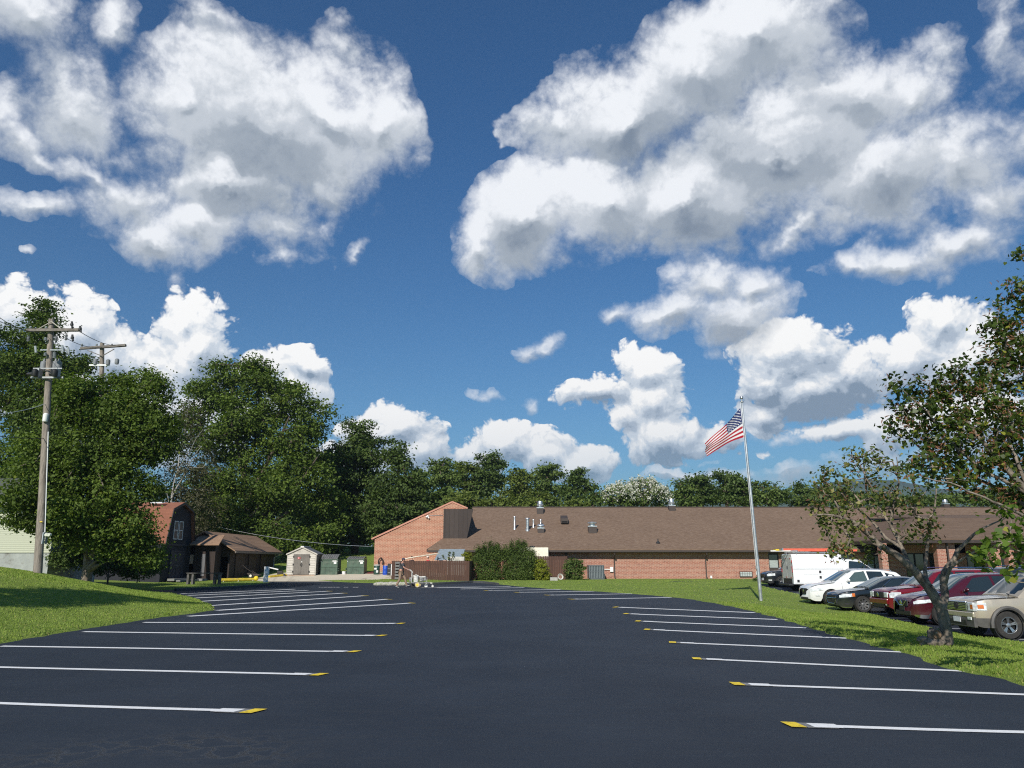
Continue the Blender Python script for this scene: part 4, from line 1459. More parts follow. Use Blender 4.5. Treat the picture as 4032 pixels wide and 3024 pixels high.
t, h = drum(1483, 2258, 2226, 69.3, .27, mat('dark green drum', (.02, .06, .045), .5), 'waste_drum', 'dark green drum with white labels at the corner of the brick gable', 'drum')
MB().lathe((0, 0, h), [(.29, -.03), (.30, .03), (.22, .06), (.03, .08)], 20).build('lid', mat('grey lid', (.45, .44, .40), .6), t, smooth=True)
mb = MB()
for a_, z_, ww, hh in ((-1.9, h * .68, .24, .14), (-1.25, h * .42, .16, .2)):
    for i in range(4):
        aa = a_ + (i - 1.5) * ww / .27 / 4
        mb.box((math.cos(aa) * .288, math.sin(aa) * .288, z_), (.008, ww / 4, hh), 0, Matrix.Rotation(aa, 3, 'Z'))
mb.build('sticker', M_STICK, t)
q = A(1484, 2210, 69.6)
hp_ = [Vector((math.cos(a_) * .22 * (1 + .15 * math.sin(a_)), .0, math.sin(a_) * .42)) for a_ in [R(-30 + i * 20) for i in range(13)]]
o = tag(MB().tube(hp_, .035, 8).tube([p * .8 + Vector((0, .06, 0)) for p in hp_], .03, 8).b2((-.06, .0, .40), (.06, .2, .46)).build('hose', M_RUB, smooth=True), 'black hose hung in a loop on the brick corner above the green drum', 'hose')
o.location = (q.x, YG - .25, A(1484, 2215, YG).z)
t, h = drum(1517, 2257, 2227, 69.0, .24, mat('blue plastic', (.015, .07, .42), .4), 'barrel', 'bright blue plastic barrel by the brick wall', 'barrel')
q = A(1536, 2260, 68.2)
z0 = gz(q.x, 68.2); h = A(1536, 2220, 68.2).z - z0
t = thing('cabinet', 'black steel cabinet with a pale side next to the fence end', 'cabinet', (q.x, 68.2, z0))
MB().b2((-.25, 0, .03), (.06, .5, h)).b2((-.25, -.01, h - .08), (.06, 0.51, h + .02)).build('body', M_BLACK, t, bevel=.01)
MB().b2((.064, -.02, 0), (.24, .5, h - .04)).build('side_panel', M_WHITEM, t, bevel=.008)
for f_ in (.3, .6): MB().b2((-.2, -.02, h * f_), (.02, -.003, h * f_ + .03)).build('handle', M_ALU, t)
q = A(1354, 2255, 69.4)
t = thing('bucket', 'white bucket on the pad between the two dumpsters', 'bucket', (q.x, 69.4, gz(q.x, 69.4)))
MB().lathe((0, 0, 0), [(.13, 0), (.16, .34), (.172, .345), (.172, .38), (.155, .38)], 16).build('body', M_WHITEM, t, smooth=True)
MB().tube([(-.165, 0, .36), (-.15, -.05, .2), (0, -.19, .12), (.15, -.05, .2), (.165, 0, .36)], .006, 5).build('handle', M_GALV, t)
q = A(1457, 2256, 70.2)
rb = MB().ball((0, 0, .12), .3, 10, 0, (1.2, .7, .45)).ball((.2, .05, .2), .2, 8, 0, (1, .7, .5))
o = tag(rb.build('tarp', mat('dark red tarp', (.10, .02, .018), .7, var=.4, scale=9), smooth=True), 'crumpled dark red tarp heap by the gable corner', 'tarp'); o.location = (q.x, 70.2, gz(q.x, 70.2))
q = A(1492, 2261, 68.6)
t = thing('skid', 'low dark skid the drum and barrel stand behind', 'skid', (q.x, 68.55, gz(q.x, 68.6)))
MB().b2((-.8, -.15, .05), (.9, .02, .09)).build('deck', M_DKBROWN, t)
MB().b2((-.75, -.13, 0), (-.6, 0, .05)).b2((.7, -.13, 0), (.85, 0, .05)).build('runner', M_DKBROWN, t)

# stones and kerbs in front of the fence
M_STONE = mat('mossy stone', (.42, .40, .35), .9, var=.25, scale=5, bump=.6, bscale=12, dirt=(.14, .19, .05), dscale=3)
STONE_LAB = ['leftmost mossy edging stone, nearest the bins'] + ['mossy edging stone, %s from the left end of the row' % w_ for w_ in ('second', 'third', 'fourth', 'fifth', 'sixth')] + ['mossy edging stone, %s from the right end of the row' % w_ for w_ in ('fifth', 'fourth', 'third', 'second')] + ['rightmost mossy edging stone, by the feet of the striper man']
rg = random.Random(11)
for i in range(11):
    px = 1484 + i * 11.5
    q = on_lot(px, 2304.5)
    r = rg.uniform(.14, .24)
    bm = bmesh.new(); bmesh.ops.create_icosphere(bm, subdivisions=2, radius=1)
    for v in bm.verts:
        v.co = Vector((v.co.x * r * 1.5, v.co.y * r, v.co.z * r * .75)) * (1 + rg.uniform(-.12, .12))
    me = bpy.data.meshes.new('stone'); bm.to_mesh(me); bm.free(); me.materials.append(M_STONE)
    o = bpy.data.objects.new('stone', me); C.objects.link(o)
    o.location = (q.x, q.y, q.z + r * .35); o.rotation_euler = (0, 0, rg.uniform(-.4, .4))
    tag(o, STONE_LAB[i], 'stone', 'mossy stones edging the lot')
M_KERB = mat('tarred kerb', (.055, .058, .062), .85, var=.25, scale=5)


def kerb(pts, name_lab, m_=None, w=.18, h=.15):
    mb = MB()
    P = [Vector((p[0], p[1], 0)) for p in pts]
    prof = [(-w / 2, -.2), (-w / 2, h - .03), (-w / 2 + .03, h), (w / 2 - .02, h), (w / 2, h - .03), (w / 2, -.2)]
    vs, fs = [], []
    for i, p in enumerate(P):
        d = (P[min(i + 1, len(P) - 1)] - P[max(i - 1, 0)]).normalized()
        n_ = Vector((-d.y, d.x, 0))
        zz = float(lot_h(p.x, p.y))
        vs += [p + n_ * a_ + Vector((0, 0, zz + b_)) for a_, b_ in prof]
    k = len(prof)
    for i in range(len(P) - 1):
        for j in range(k - 1):
            fs.append((i * k + j, i * k + j + 1, (i + 1) * k + j + 1, (i + 1) * k + j))
    fs.append(tuple(range(k))); fs.append(tuple(range((len(P) - 1) * k, len(P) * k)))
    mb.add(vs, fs)
    return tag(mb.build('kerb', m_ or M_KERB, smooth=True), name_lab, kind='structure')


kerb([g2(x, y, .07) for x, y in ((1600, 2304), (1682, 2303), (1760, 2300), (1861, 2296), (1900, 2297), (1960, 2303))], 'tarred kerb in front of the brown fence')
kerb([g2(x, y, .05) for x, y in ((690, 2324), (760, 2321), (900, 2316), (1020, 2309), (1068, 2304), (1074, 2300))], 'kerb round the grass island with the bench')

# two things in front of the short fence
q = on_lot(2183, 2289)
tag(MB().b2((-.35, -.2, 0), (.25, .2, .26)).build('concrete_block', mat('grey concrete', (.36, .35, .32), .9, var=.15)), 'grey concrete block on the grass in front of the short fence', 'block').location = (q.x, q.y, gz(q.x, q.y))
q = A(2206, 2282, 65)
t = thing('water_dish', 'pale round dish tipped on its side by the short brown fence', 'dish', (q.x, 65, gz(q.x, 65)))
mb = MB().lathe((0, 0, 0), [(.02, .03), (.2, .02), (.26, -.08), (.245, -.095), (.19, -.01)], 18, 0, 'Y')
o = mb.build('bowl', mat('pale grey enamel', (.55, .54, .50), .5, var=.1), t, smooth=True); o.location = (0, 0, .27); o.rotation_euler = (R(-12), 0, R(20))
o2 = MB().lathe((0, 0, 0), [(.16, .0), (.16, .01)], 18, 0, 'Y').build('base', mat('brown', (.25, .14, .1), .6), t); o2.location = (.015, -.015, .28); o2.rotation_euler = (R(-12), 0, R(20))
MB().b2((-.03, .06, 0), (.03, .1, .27)).build('stand', M_GALV, t)

# ================================================================== barn, long shed, lean-to
M_NAVY = board_mat('navy barn boards', (.012, .013, .020), (.018, .019, .028), w=.2, gap=.06)
M_REDR = shingle_mat('red shingles', (.26, .11, .07), (.30, .13, .085), (.20, .09, .06), w=.5, h=.3, vary=.4)
M_TRIM = mat('pale trim', (.60, .60, .62), .5)
n0, n1 = A(628, 2274, 57.5), A(742, 2268, 61.6)
bz = 0.30
fx = (n1 - n0); fx.z = 0; W = fx.length
rz = math.atan2(fx.y, fx.x)                      # local +X runs along the facade from the near corner; local -Y faces out to the right
t = thing('barn', 'tall navy gambrel barn with red shingle roof left of the brown sheds', 'barn', (n0.x, n0.y, bz), rz)
zp = A(721, 1981, 59.5).z - bz; zbk = A(754, 2015, 60.8).z - bz; zev = A(762, 2140, 61.5).z - bz - .1
Lb = 8.5
prof = [(-.1, zev), (.55, zbk), (W / 2, zp), (W - .55, zbk), (W + .1, zev)]
mb = MB().prism([(0, 0, -.3), (0, 0, zev), (.6, 0, zbk - .08), (W / 2, 0, zp - .08), (W - .6, 0, zbk - .08), (W, 0, zev), (W, 0, -.3)], (0, .12, 0))
mb.b2((0, .121, -.3), (.12, Lb, zev)).b2((W - .12, .121, -.3), (W, Lb, zev))
mb.b2((.121, Lb - .12, -.3), (W - .121, Lb, zev))
mb.build('wall', M_NAVY, t)
mb = MB()
for i in range(4):
    a, b_ = prof[i], prof[i + 1]
    mb.prism([(a[0], -.25, a[1]), (b_[0], -.25, b_[1]), (b_[0], -.25, b_[1] + .07), (a[0], -.25, a[1] + .07)], (0, Lb + .4, 0))
rf = mb.build('roof', M_REDR, t)
o = MB().prism([(.95, .9, zbk + (zp - zbk) * .62 + .14), (1.35, .9, zbk + (zp - zbk) * .98 + .02), (1.35, 2.0, zbk + (zp - zbk) * .98 + .02), (.95, 2.0, zbk + (zp - zbk) * .62 + .14)], (0, 0, .04)).build('skylight', M_WHITEM, rf)
mb = MB()
for i in range(4):
    a, b_ = prof[i], prof[i + 1]
    mb.prism([(a[0], -.27, a[1] - .12), (b_[0], -.27, b_[1] - .12), (b_[0], -.27, b_[1] + .06), (a[0], -.27, a[1] + .06)], (0, -.03, 0))
mb.build('bargeboard', M_BLACK, t)
for s in (-1, 1):
    cx = W * .47 + s * .36
    z0_, z1_ = zev + .35, zev + 1.75
    mb = MB()
    mb.b2((cx - .3, -.04, z0_), (cx - .24, -.002, z1_)).b2((cx + .24, -.04, z0_), (cx + .3, -.002, z1_)).b2((cx - .239, -.04, z0_), (cx + .239, -.002, z0_ + .06)).b2((cx - .239, -.04, z1_ - .06), (cx + .239, -.002, z1_)).b2((cx - .239, -.04, (z0_ + z1_) / 2 - .03), (cx + .239, -.002, (z0_ + z1_) / 2 + .03))
    wd = mb.build('window', M_TRIM, t)
    MB().b2((cx - .24, -.02, z0_ + .06), (cx + .24, -.005, z1_ - .06)).build('pane', mat('curtained glass', (.10, .09, .09), .3, var=.4), wd)
for s in (0, 1):
    xa = W * .27 + s * W * .24
    mb = MB().b2((xa + .01, -.05, 0), (xa + W * .24 - .01, -.002, 2.2))
    for a_ in ((xa + .01, xa + .1), (xa + W * .24 - .1, xa + W * .24 - .01)): mb.b2((a_[0], -.08, 0), (a_[1], -.051, 2.2))
    mb.b2((xa + .1, -.08, 2.1), (xa + W * .24 - .1, -.051, 2.2)).b2((xa + .1, -.08, 1.02), (xa + W * .24 - .1, -.051, 1.12)).b2((xa + .1, -.08, 0), (xa + W * .24 - .1, -.051, .1))
    c_ = Vector((xa + W * .12, -.066, .56))
    sgn = 1 if s == 0 else -1
    mb.box(c_, (W * .26, .028, .08), 0, Matrix.Rotation(-sgn * R(48), 3, 'Y'))
    mb.box(c_ + Vector((-sgn * .14, 0, .22)), (W * .14, .028, .08), 0, Matrix.Rotation(-sgn * R(48), 3, 'Y'))
    dr = mb.build('door', mat('slate trim', (.035, .036, .05), .6), t)
    if s == 0: MB().ball((xa + W * .24 - .05, -.1, 1.1), .03, 8).build('handle', M_GALV, dr)
MB().b2((W * .2, -.7, -.05), (W * .85, -.1, .12)).b2((W * .25, -1.1, -.1), (W * .9, -.72, .02)).build('step', mat('grey boards', (.20, .20, .19), .9), t)
MB().b2((-.02, -.06, zev - .12), (W + .02, -.002, zev)).build('trim_board', mat('slate trim 2', (.03, .031, .042), .6), t)

M_BRBOARD = board_mat('dark brown shed boards', (.030, .019, .015), (.040, .025, .02), w=.22, gap=.05)
M_ROOFB = shingle_mat('tan brown shingles', (.30, .19, .125), (.36, .23, .15), (.16, .105, .07), w=.6, h=.3, vary=.5)
xS = PX(905, 63.0, 2200)
ridx = PX(812, 63.0, 2100)
zev2 = PZ(2163, 63.0, 919); zrd = PZ(2097, 63.5, 810)
Lx = 12.0
t = thing('long_shed', 'long low brown shed with tan shingle roof and open bay', 'shed', (xS, 63.0, 0))
gS = .35
mb = MB()
wl_ = ridx - xS                                    # negative: ridge is to the left
mb.b2((-.12, .0, -.2), (0, Lx, zev2 - .05))
mb.b2((2 * wl_, .0, -.2), (2 * wl_ + .12, Lx, zev2 - .05))
mb.b2((2 * wl_ + .121, Lx - .12, -.2), (-.121, Lx, zev2 - .05))
mb.prism([(-.121, 0, zev2 - .6), (-.121, 0, zev2 - .1), (wl_, 0, zrd - .15), (2 * wl_ + .121, 0, zev2 - .1), (2 * wl_ + .121, 0, zev2 - .6)], (0, .1, 0))
mb.b2((2 * wl_ + .121, 2.5, -.2), (-.121, 2.6, zev2))
mb.build('wall', M_BRBOARD, t)
mb = MB()
for s in (-1, 1):
    e = Vector((wl_ + s * (-wl_ + .55), -.5, zev2 - .18)); p = Vector((wl_, -.5, zrd))
    mb.prism([e, p, p + Vector((0, Lx + .9, 0)), e + Vector((0, Lx + .9, 0))], (0, 0, .09))
rf = mb.build('roof', M_ROOFB, t)
e = Vector((.57, -.5, zev2 - .24))
MB().b2((.56, -.52, zev2 - .30), (.66, Lx + .42, zev2 - .14)).build('gutter', mat('grey brown gutter', (.16, .13, .11), .6), rf)
MB().tube([(.58, Lx - .6, zev2 - .3), (.1, Lx - .6, zev2 - .6), (.1, Lx - .6, .9)], .04, 6).build('downspout', M_TRIM, t)
for a_, b_, mm in ((1.2, 3.6, 'door'), (4.4, 6.6, 'door'), (7.6, 9.6, 'door')):
    mb = MB().b2((.002, a_, .3), (.05, b_, 2.3))
    mb.b2((.052, a_, .3), (.07, a_ + .1, 2.3)).b2((.052, b_ - .1, .3), (.07, b_, 2.3)).b2((.052, a_ + .1, 2.2), (.07, b_ - .1, 2.3))
    d = mb.build(mm, mat('brown door', (.045, .026, .018), .7), t)
    MB().ball((.09, b_ - .2, 1.3), .04, 8).build('handle', M_BLACK, d)
mb = MB().ball((.14, 5.6, 2.45), .09, 8).ball((.14, 6.0, 2.45), .09, 8).b2((.01, 5.6, 2.4), (.1, 6.0, 2.5))
mb.build('twin_light', M_WHITEM, t)

# lean-to in front of the shed's near gable
xa, xb = PX(764, 61.6, 2200), PX(846, 61.6, 2200)
zt1, zt0 = PZ(2110, 62.9, 780), PZ(2142, 60.9, 820)
t = thing('lean_to_shed', 'small dark lean-to shed with a narrow pale door beside the barn', 'shed', (xa, 61.6, 0))
w = xb - xa
mb = MB().b2((0, 0, -.2), (.1, 1.3, zt0)).b2((w - .1, 0, -.2), (w, 1.3, zt0)).b2((.101, 0, -.2), (w - .101, .1, zt0 - .02))
mb.build('wall', M_BRBOARD, t)
MB().prism([(-.15, -.7, zt0 - .1), (w + .5, -.7, zt0 - .1), (w + .15, 1.3, zt1), (-.2, 1.3, zt1)], (0, 0, .08)).build('roof', M_ROOFB, t)
d = MB().b2((w * .38, -.04, .55), (w * .55, -.002, 2.25)).build('door', mat('grey door', (.12, .12, .125), .7), t)
MB().b2((w * .38, -.5, .2), (w * .75, -.05, .36)).b2((w * .45, -.8, .1), (w * .8, -.51, .2)).build('step', mat('stone step', (.25, .25, .24), .9), t)
MB().b2((-.55, -.04, 1.5), (-.05, -.001, 2.2)).build('notice_board', mat('faded board', (.36, .26, .20), .7, var=.2), t)

# house at the far left
Yh = 43.0
M_SIDING = mat('pale cream green siding', (.42, .44, .33), .6, var=.04)
hx = PX(207, Yh, 2100)
zf, zt = PZ(2176, Yh, 120), PZ(1984, Yh, 120)
t = thing('house', 'cream lap-sided house on a block foundation behind the utility pole', 'house', (hx, Yh, 0))
n = 25
mb = MB()
for i in range(n):
    z0_ = zf + (zt - zf) * i / n; z1_ = zf + (zt - zf) * (i + 1) / n
    mb.prism([(-20, -.03, z0_), (-20, 0, z1_), (-20, .05, z1_), (-20, .05, z0_)], (20, 0, 0))
    mb.prism([(.03, .05, z0_), (0, .05, z1_), (-.05, .05, z1_), (-.05, .05, z0_)], (0, 5, 0))
mb.b2((-.06, -.035, zf), (.035, .05, zt))
mb.build('wall', M_SIDING, t)
mbl = mat('grey foundation block', (.34, .36, .34), .9, var=.15, scale=3, dirt=(.14, .13, .11))
MB().b2((-20, .03, .3), (-.03, 5, zf - .002)).build('foundation', mbl, t)
mb = MB()
zr_ = PZ(1925, 45, 0)
mb.prism([(.5, -.5, zt), (-22, -.5, zt), (-22, 2.5, zt + 1.6), (-3, 2.5, zt + 1.6)], (0, 0, .1))
mb.prism([(.5, -.5, zt), (-3, 2.5, zt + 1.6), (.5, 5.5, zt)], (0, 0, .1))
mb.prism([(.5, 5.5, zt), (-3, 2.5, zt + 1.6), (-22, 2.5, zt + 1.6), (-22, 5.5, zt)], (0, 0, .1))
rf = mb.build('roof', shingle_mat('grey green shingles', (.09, .10, .085), (.11, .12, .10), (.06, .07, .06)), t)
MB().b2((-22, -.62, zt - .1), (.62, -.51, zt + .06)).build('gutter', mat('pale gutter', (.45, .46, .42), .6), rf)
MB().b2((-20, -.5, zt - .06), (.45, .0, zt - .02)).build('soffit', M_SIDING, t)

# the shade band over the mound comes from the added evergreen out of view
# ================================================================== trees and shrubs
M_BARK = mat('brown grey bark', (.085, .065, .05), .95, var=.35, scale=5, stretch=(3, 3, .6), bump=.8, bscale=9)
M_BARKP = mat('pale grey bark', (.24, .22, .19), .9, var=.4, scale=6, bump=.7, bscale=14, dirt=(.07, .055, .045), dscale=3)
M_BARKR = mat('scaly redbud bark', (.20, .165, .13), .95, var=.4, scale=9, stretch=(1, 1, .5), bump=1.0, bscale=22, dirt=(.06, .047, .037), dscale=5)
M_BARKW = mat('white birch bark', (.36, .34, .31), .8, var=.25, scale=4)
LF_MAPLE = leaf_mat('maple leaves', (.040, .068, .012), (.150, .215, .034), .30, (.17, .20, .03), .03)
LF_TULIP = leaf_mat('dark maple leaves', (.032, .058, .012), (.120, .175, .030), .28, (.15, .17, .03), .03)
LF_DEEP = leaf_mat('deep green leaves', (.036, .064, .018), (.115, .165, .038), .25)
LF_FAR = leaf_mat('far green leaves', (.052, .084, .022), (.145, .200, .046), .25)
LF_OLIVE = leaf_mat('olive green leaves', (.080, .110, .020), (.165, .205, .045), .3)
LF_BROWN = leaf_mat('brownish leaves', (0.051, 0.055, 0.026), (0.123, 0.116, 0.058), .25)
LF_CONE = leaf_mat('yew needles', (.040, .070, .016), (.135, .190, .040), .2)
LF_YEL = leaf_mat('yellow green leaves', (.13, .16, .015), (.28, .29, .03), .3)
LF_RED = leaf_mat('redbud leaves', (.028, .048, .012), (.095, .140, .026), .35, (.26, .27, .04), .06, .4)
LF_SPR = leaf_mat('pale redbud leaves', (.05, .075, .02), (.16, .19, .05), .35, (.30, .28, .10), .12, .45)
LF_BRT = leaf_mat('bright redbud leaves', (.05, .10, .015), (.16, .24, .035), .4, (.3, .3, .05), .05, .4)
LF_POD = leaf_mat('brown seed pods', (.09, .035, .02), (.26, .12, .06), .15)
LF_WHITE = leaf_mat('white blossom', (.50, .50, .46), (.72, .70, .66), .3)
LF_PINK = leaf_mat('pink blossom', (.45, .32, .34), (.62, .45, .46), .3)


def unit(r, n):
    v = r.normal(0, 1, (n, 3))
    return v / np.linalg.norm(v, axis=1, keepdims=True)


def leaves(r, P, L, N, asp=.62, kind='kite', droop=.25):
    """leaf faces at points P with facing N and length L"""
    n = len(P)
    N = N / np.linalg.norm(N, axis=1, keepdims=True)
    q = unit(r, n)
    T = np.cross(N, q); T /= np.linalg.norm(T, axis=1, keepdims=True) + 1e-9
    B = np.cross(N, T)
    L = (L * r.uniform(.7, 1.25, n))[:, None]
    W = L * asp
    if kind == 'kite':
        V = np.stack([P - T * L * .5, P + B * W * .5 + T * L * .05, P + T * L * .5 - N * L * droop, P - B * W * .5 + T * L * .05], 1)
        k = 4
    else:  # heart
        V = np.stack([P - T * L * .38, P - T * L * .5 + B * W * .35, P - T * L * .1 + B * W * .55 - N * L * .1, P + T * L * .55 - N * L * droop, P - T * L * .1 - B * W * .55 - N * L * .1, P - T * L * .5 - B * W * .35], 1)
        k = 6
    return V.reshape(-1, 3), k


def px_lobes(lobes, Y):
    """(px, py, rx, ry[, dY[, depth radius factor]]) -> centres and radii"""
    out = []
    for l in lobes:
        px, py, rx, ry = l[:4]
        dy = l[4] if len(l) > 4 else 0
        kf = l[5] if len(l) > 5 else .9
        c = A(px, py, Y + dy)
        s = (Y + dy) * 1.0 / FPX
        out.append((np.array(c), np.array([rx * s, (rx + ry) / 2 * s * kf, ry * s])))
    return out


def crown_points(r, lobes, dens, clump, per, surf=.78, flat=.55, sub=0):
    """clumps on and inside the lobes, then leaf points within the clumps"""
    CP, CN = [], []
    if sub:                                  # each lobe carries smaller bosses of foliage that stand out of it
        small = []
        for c, rad in lobes:
            u = unit(r, sub)
            f = r.uniform(.62, 1.0, sub)
            k_ = r.uniform(.26, .50, sub)
            for i in range(sub):
                small.append((c + u[i] * rad * f[i], np.maximum(rad * k_[i] * np.array([1, 1, r.uniform(.55, .85)]), .35)))
            small.append((c, rad * .55))
        lobes = small
        dens = dens * .62
    for i, (c, rad) in enumerate(lobes):
        area = 4 * math.pi * ((rad[0] * rad[1]) ** 1.6 / 3 + (rad[0] * rad[2]) ** 1.6 / 3 + (rad[1] * rad[2]) ** 1.6 / 3) ** (1 / 1.6)
        n = max(4, int(area * dens))
        u = unit(r, n)
        f = np.where(r.uniform(0, 1, n) < surf, 1 - np.abs(r.normal(0, .10, n)), r.uniform(.3, .9, n))
        f *= 1 + .10 * np.sin(u[:, 0] * 7 + i) * np.cos(u[:, 2] * 6 + i * 2)
        p = c + u * rad * f[:, None]
        keep = np.ones(n, bool)
        for j, (c2, r2) in enumerate(lobes):
            if j != i:
                keep &= np.linalg.norm((p - c2) / r2, axis=1) > (.72 if not sub else .60)
        CP.append(p[keep]); CN.append(u[keep] / rad)
    CP = np.concatenate(CP); CN = np.concatenate(CN)
    CN /= np.linalg.norm(CN, axis=1, keepdims=True)
    m = len(CP)
    cs = clump * r.uniform(.6, 1.35, m)
    idx = np.repeat(np.arange(m), per)
    off = r.normal(0, 1, (len(idx), 3))
    off[:, 2] *= flat
    P = CP[idx] + off * cs[idx][:, None] * .55
    N = CN[idx] * .6 + np.array([0, 0, .55]) + unit(r, len(idx)) * .75
    return CP, P, N


def seg_mesh(A_, B_, ra, rb, n=6):
    """tapered segments"""
    d = B_ - A_
    L = np.linalg.norm(d, axis=1, keepdims=True) + 1e-9
    d = d / L
    up = np.where(np.abs(d[:, 2:3]) < .9, np.array([[0, 0, 1.0]]), np.array([[1.0, 0, 0]]))
    a = np.cross(d, up); a /= np.linalg.norm(a, axis=1, keepdims=True)
    b = np.cross(d, a)
    ring = []
    for (P, rr) in ((A_, ra), (B_, rb)):
        for k in range(n):
            an = 2 * math.pi * k / n
            ring.append(P + (a * math.cos(an) + b * math.sin(an)) * rr[:, None])
    V = np.stack(ring, 1)
    m = len(A_)
    base = np.arange(m)[:, None] * 2 * n
    k = np.arange(n)
    F = np.stack([base + k, base + (k + 1) % n, base + n + (k + 1) % n, base + n + k], -1).reshape(-1, 4)
    return V.reshape(-1, 3), F


def grow(r, limbs, targets, r0, rmin, step=.35, bend=.18, power=.45, limb_r=None):
    """connect every target to the nearest limb; limb thickness follows what it carries"""
    nodes, par = [], []
    spans = []
    for li, poly in enumerate(limbs):
        start_i = len(nodes)
        poly = [np.array(p, float) for p in poly]
        if li == 0:
            prev = -1
        else:
            d = np.linalg.norm(np.array(nodes) - poly[0], axis=1)
            prev = int(np.argmin(d))
            poly = poly[1:] if d[prev] < .25 else poly
        for p in poly:
            if prev >= 0:
                q = nodes[prev]
                m = max(1, int(np.linalg.norm(p - q) / step))
                for s in range(1, m + 1):
                    t = s / m
                    jit = r.normal(0, 1, 3) * step * .05 * (s < m)
                    nodes.append(q + (p - q) * t + jit); par.append(prev); prev = len(nodes) - 1
            else:
                nodes.append(p); par.append(-1); prev = len(nodes) - 1
        spans.append((start_i, len(nodes)))
    n0 = len(nodes)
    base = nodes[0]
    if len(targets):
        order = np.argsort(np.linalg.norm(targets - np.mean(np.array(nodes)[n0 // 2:], axis=0), axis=1))
        arr = np.zeros((len(targets) * 40 + n0 + 1000, 3)); arr[:n0] = nodes
        cnt = n0
        for ti in order:
            t = targets[ti]
            d = np.linalg.norm(arr[:cnt] - t, axis=1) + .35 * np.maximum(arr[:cnt, 2] - t[2], 0)
            d[:2] += 5
            k = int(np.argmin(d))
            q = arr[k].copy()
            L = np.linalg.norm(t - q)
            m = max(1, min(30, int(L / step)))
            side = r.normal(0, 1, 3) * bend * L * .3
            side[2] += -bend * L * .25
            prev = k
            for s in range(1, m + 1):
                f = s / m
                p = q + (t - q) * f + side * math.sin(math.pi * f) + r.normal(0, 1, 3) * step * .07 * (s < m)
                arr[cnt] = p; par.append(prev); prev = cnt; cnt += 1
                if cnt >= len(arr) - 2: break
            if cnt >= len(arr) - 2: break
        nodes = arr[:cnt]
    nodes = np.array(nodes)
    par = np.array(par)
    w = np.zeros(len(nodes)); ch = np.zeros(len(nodes), int)
    np.add.at(ch, par[par >= 0], 1)
    w[ch == 0] = 1
    for i in range(len(nodes) - 1, 0, -1):
        if par[i] >= 0: w[par[i]] += w[i]
    rad = np.maximum(rmin, r0 * (w / w[0]) ** power)
    if limb_r:
        for (a, b), (ra, rb) in zip(spans, limb_r):
            rad[a:b] = np.linspace(ra, rb, b - a)
    i = np.arange(len(nodes))[par >= 0]
    return nodes, par, rad, seg_mesh(nodes[par[i]], nodes[i], rad[par[i]] * .96, rad[i], 6)


def tree(name, label, cat, lobes, base, seed, leafm, leaf_len, dens, clump, per, trunk_r, bark=None, limbs=None, group=None, kind='kite', surf=.78, flat=.55, asp=.62, tgt=60, extra=None, step=.8, crown_name='crown', power=.45, rmin=None, droop=.25, sub=0, limb_r=None):
    r = np.random.default_rng(seed)
    t = thing(name, label, cat, tuple(base), 0, group)
    b0 = np.array(base)
    CP, P, N = crown_points(r, lobes, dens, clump, per, surf, flat, sub)
    sel = r.choice(len(CP), min(tgt, len(CP)), replace=False)
    if limbs is None:
        top = lobes[0][0]
        cen = np.mean([l[0] for l in lobes], axis=0)
        limbs = [[b0 - [0, 0, .3], b0 + [0, 0, (cen[2] - b0[2]) * .35], cen * [1, 1, 1] * .5 + (b0 + [0, 0, cen[2] - b0[2]]) * .5, top]]
        for c, rad in lobes[1:]:
            limbs.append([np.array([b0[0], b0[1], b0[2] + (c[2] - b0[2]) * .45]), (c + [b0[0], b0[1], b0[2] + (c[2] - b0[2]) * .75]) / 2, c])
    nodes, par, rad, (V, F) = grow(r, limbs, CP[sel], trunk_r, rmin or trunk_r * .05, step, power=power, limb_r=limb_r)
    arr_mesh('trunk', V - b0, F, bark or M_BARK, t, smooth=True)
    V, k = leaves(r, P, leaf_len, N, asp, kind, droop)
    arr_mesh(crown_name, V - b0, np.arange(len(V)).reshape(-1, k), leafm, t)
    if extra: extra(t, r, CP, P, b0)
    return t


def base_at(px, py, Y, dz=0):
    q = A(px, py, Y)
    return (q.x, Y, gz(q.x, Y) + dz)


# --- near left
tree('tulip_tree', 'tall dark green tree whose pointed top rises behind the utility pole', 'tree',
     px_lobes([(168, 1225, 38, 62), (155, 1330, 85, 85), (60, 1400, 125, 110, 1), (230, 1440, 110, 110), (10, 1560, 150, 170, 2), (170, 1600, 190, 190), (60, 1820, 200, 190, 1), (40, 1960, 150, 150, 2), (220, 1850, 150, 170)], 60),
     base_at(90, 2236, 61), 11, LF_TULIP, .24, 2.6, .85, 42, .42, tgt=120, power=.6, sub=9)
tree('maple_tree', 'broad leafy maple hanging over the house and barn, trunk lit at the mound edge', 'tree',
     px_lobes([(430, 1545, 165, 125, 1), (570, 1600, 95, 115), (300, 1600, 130, 130, 1), (620, 1720, 60, 120, 1), (480, 1720, 180, 170), (310, 1790, 190, 170), (500, 1860, 130, 140), (380, 1950, 165, 140, -1), (200, 1960, 160, 110), (90, 1950, 110, 50, -2),
               (470, 2030, 85, 100, -.5), (420, 2090, 100, 80), (300, 2090, 130, 60), (500, 2150, 80, 60, .5), (570, 2180, 50, 50, .5), (555, 2080, 50, 70, 0), (230, 2060, 60, 60, -.5)], 39.3),
     base_at(345, 2232, 41.5), 12, LF_MAPLE, .18, 5.2, .62, 42, .26, bark=M_BARKR, tgt=160, power=.6, sub=9)
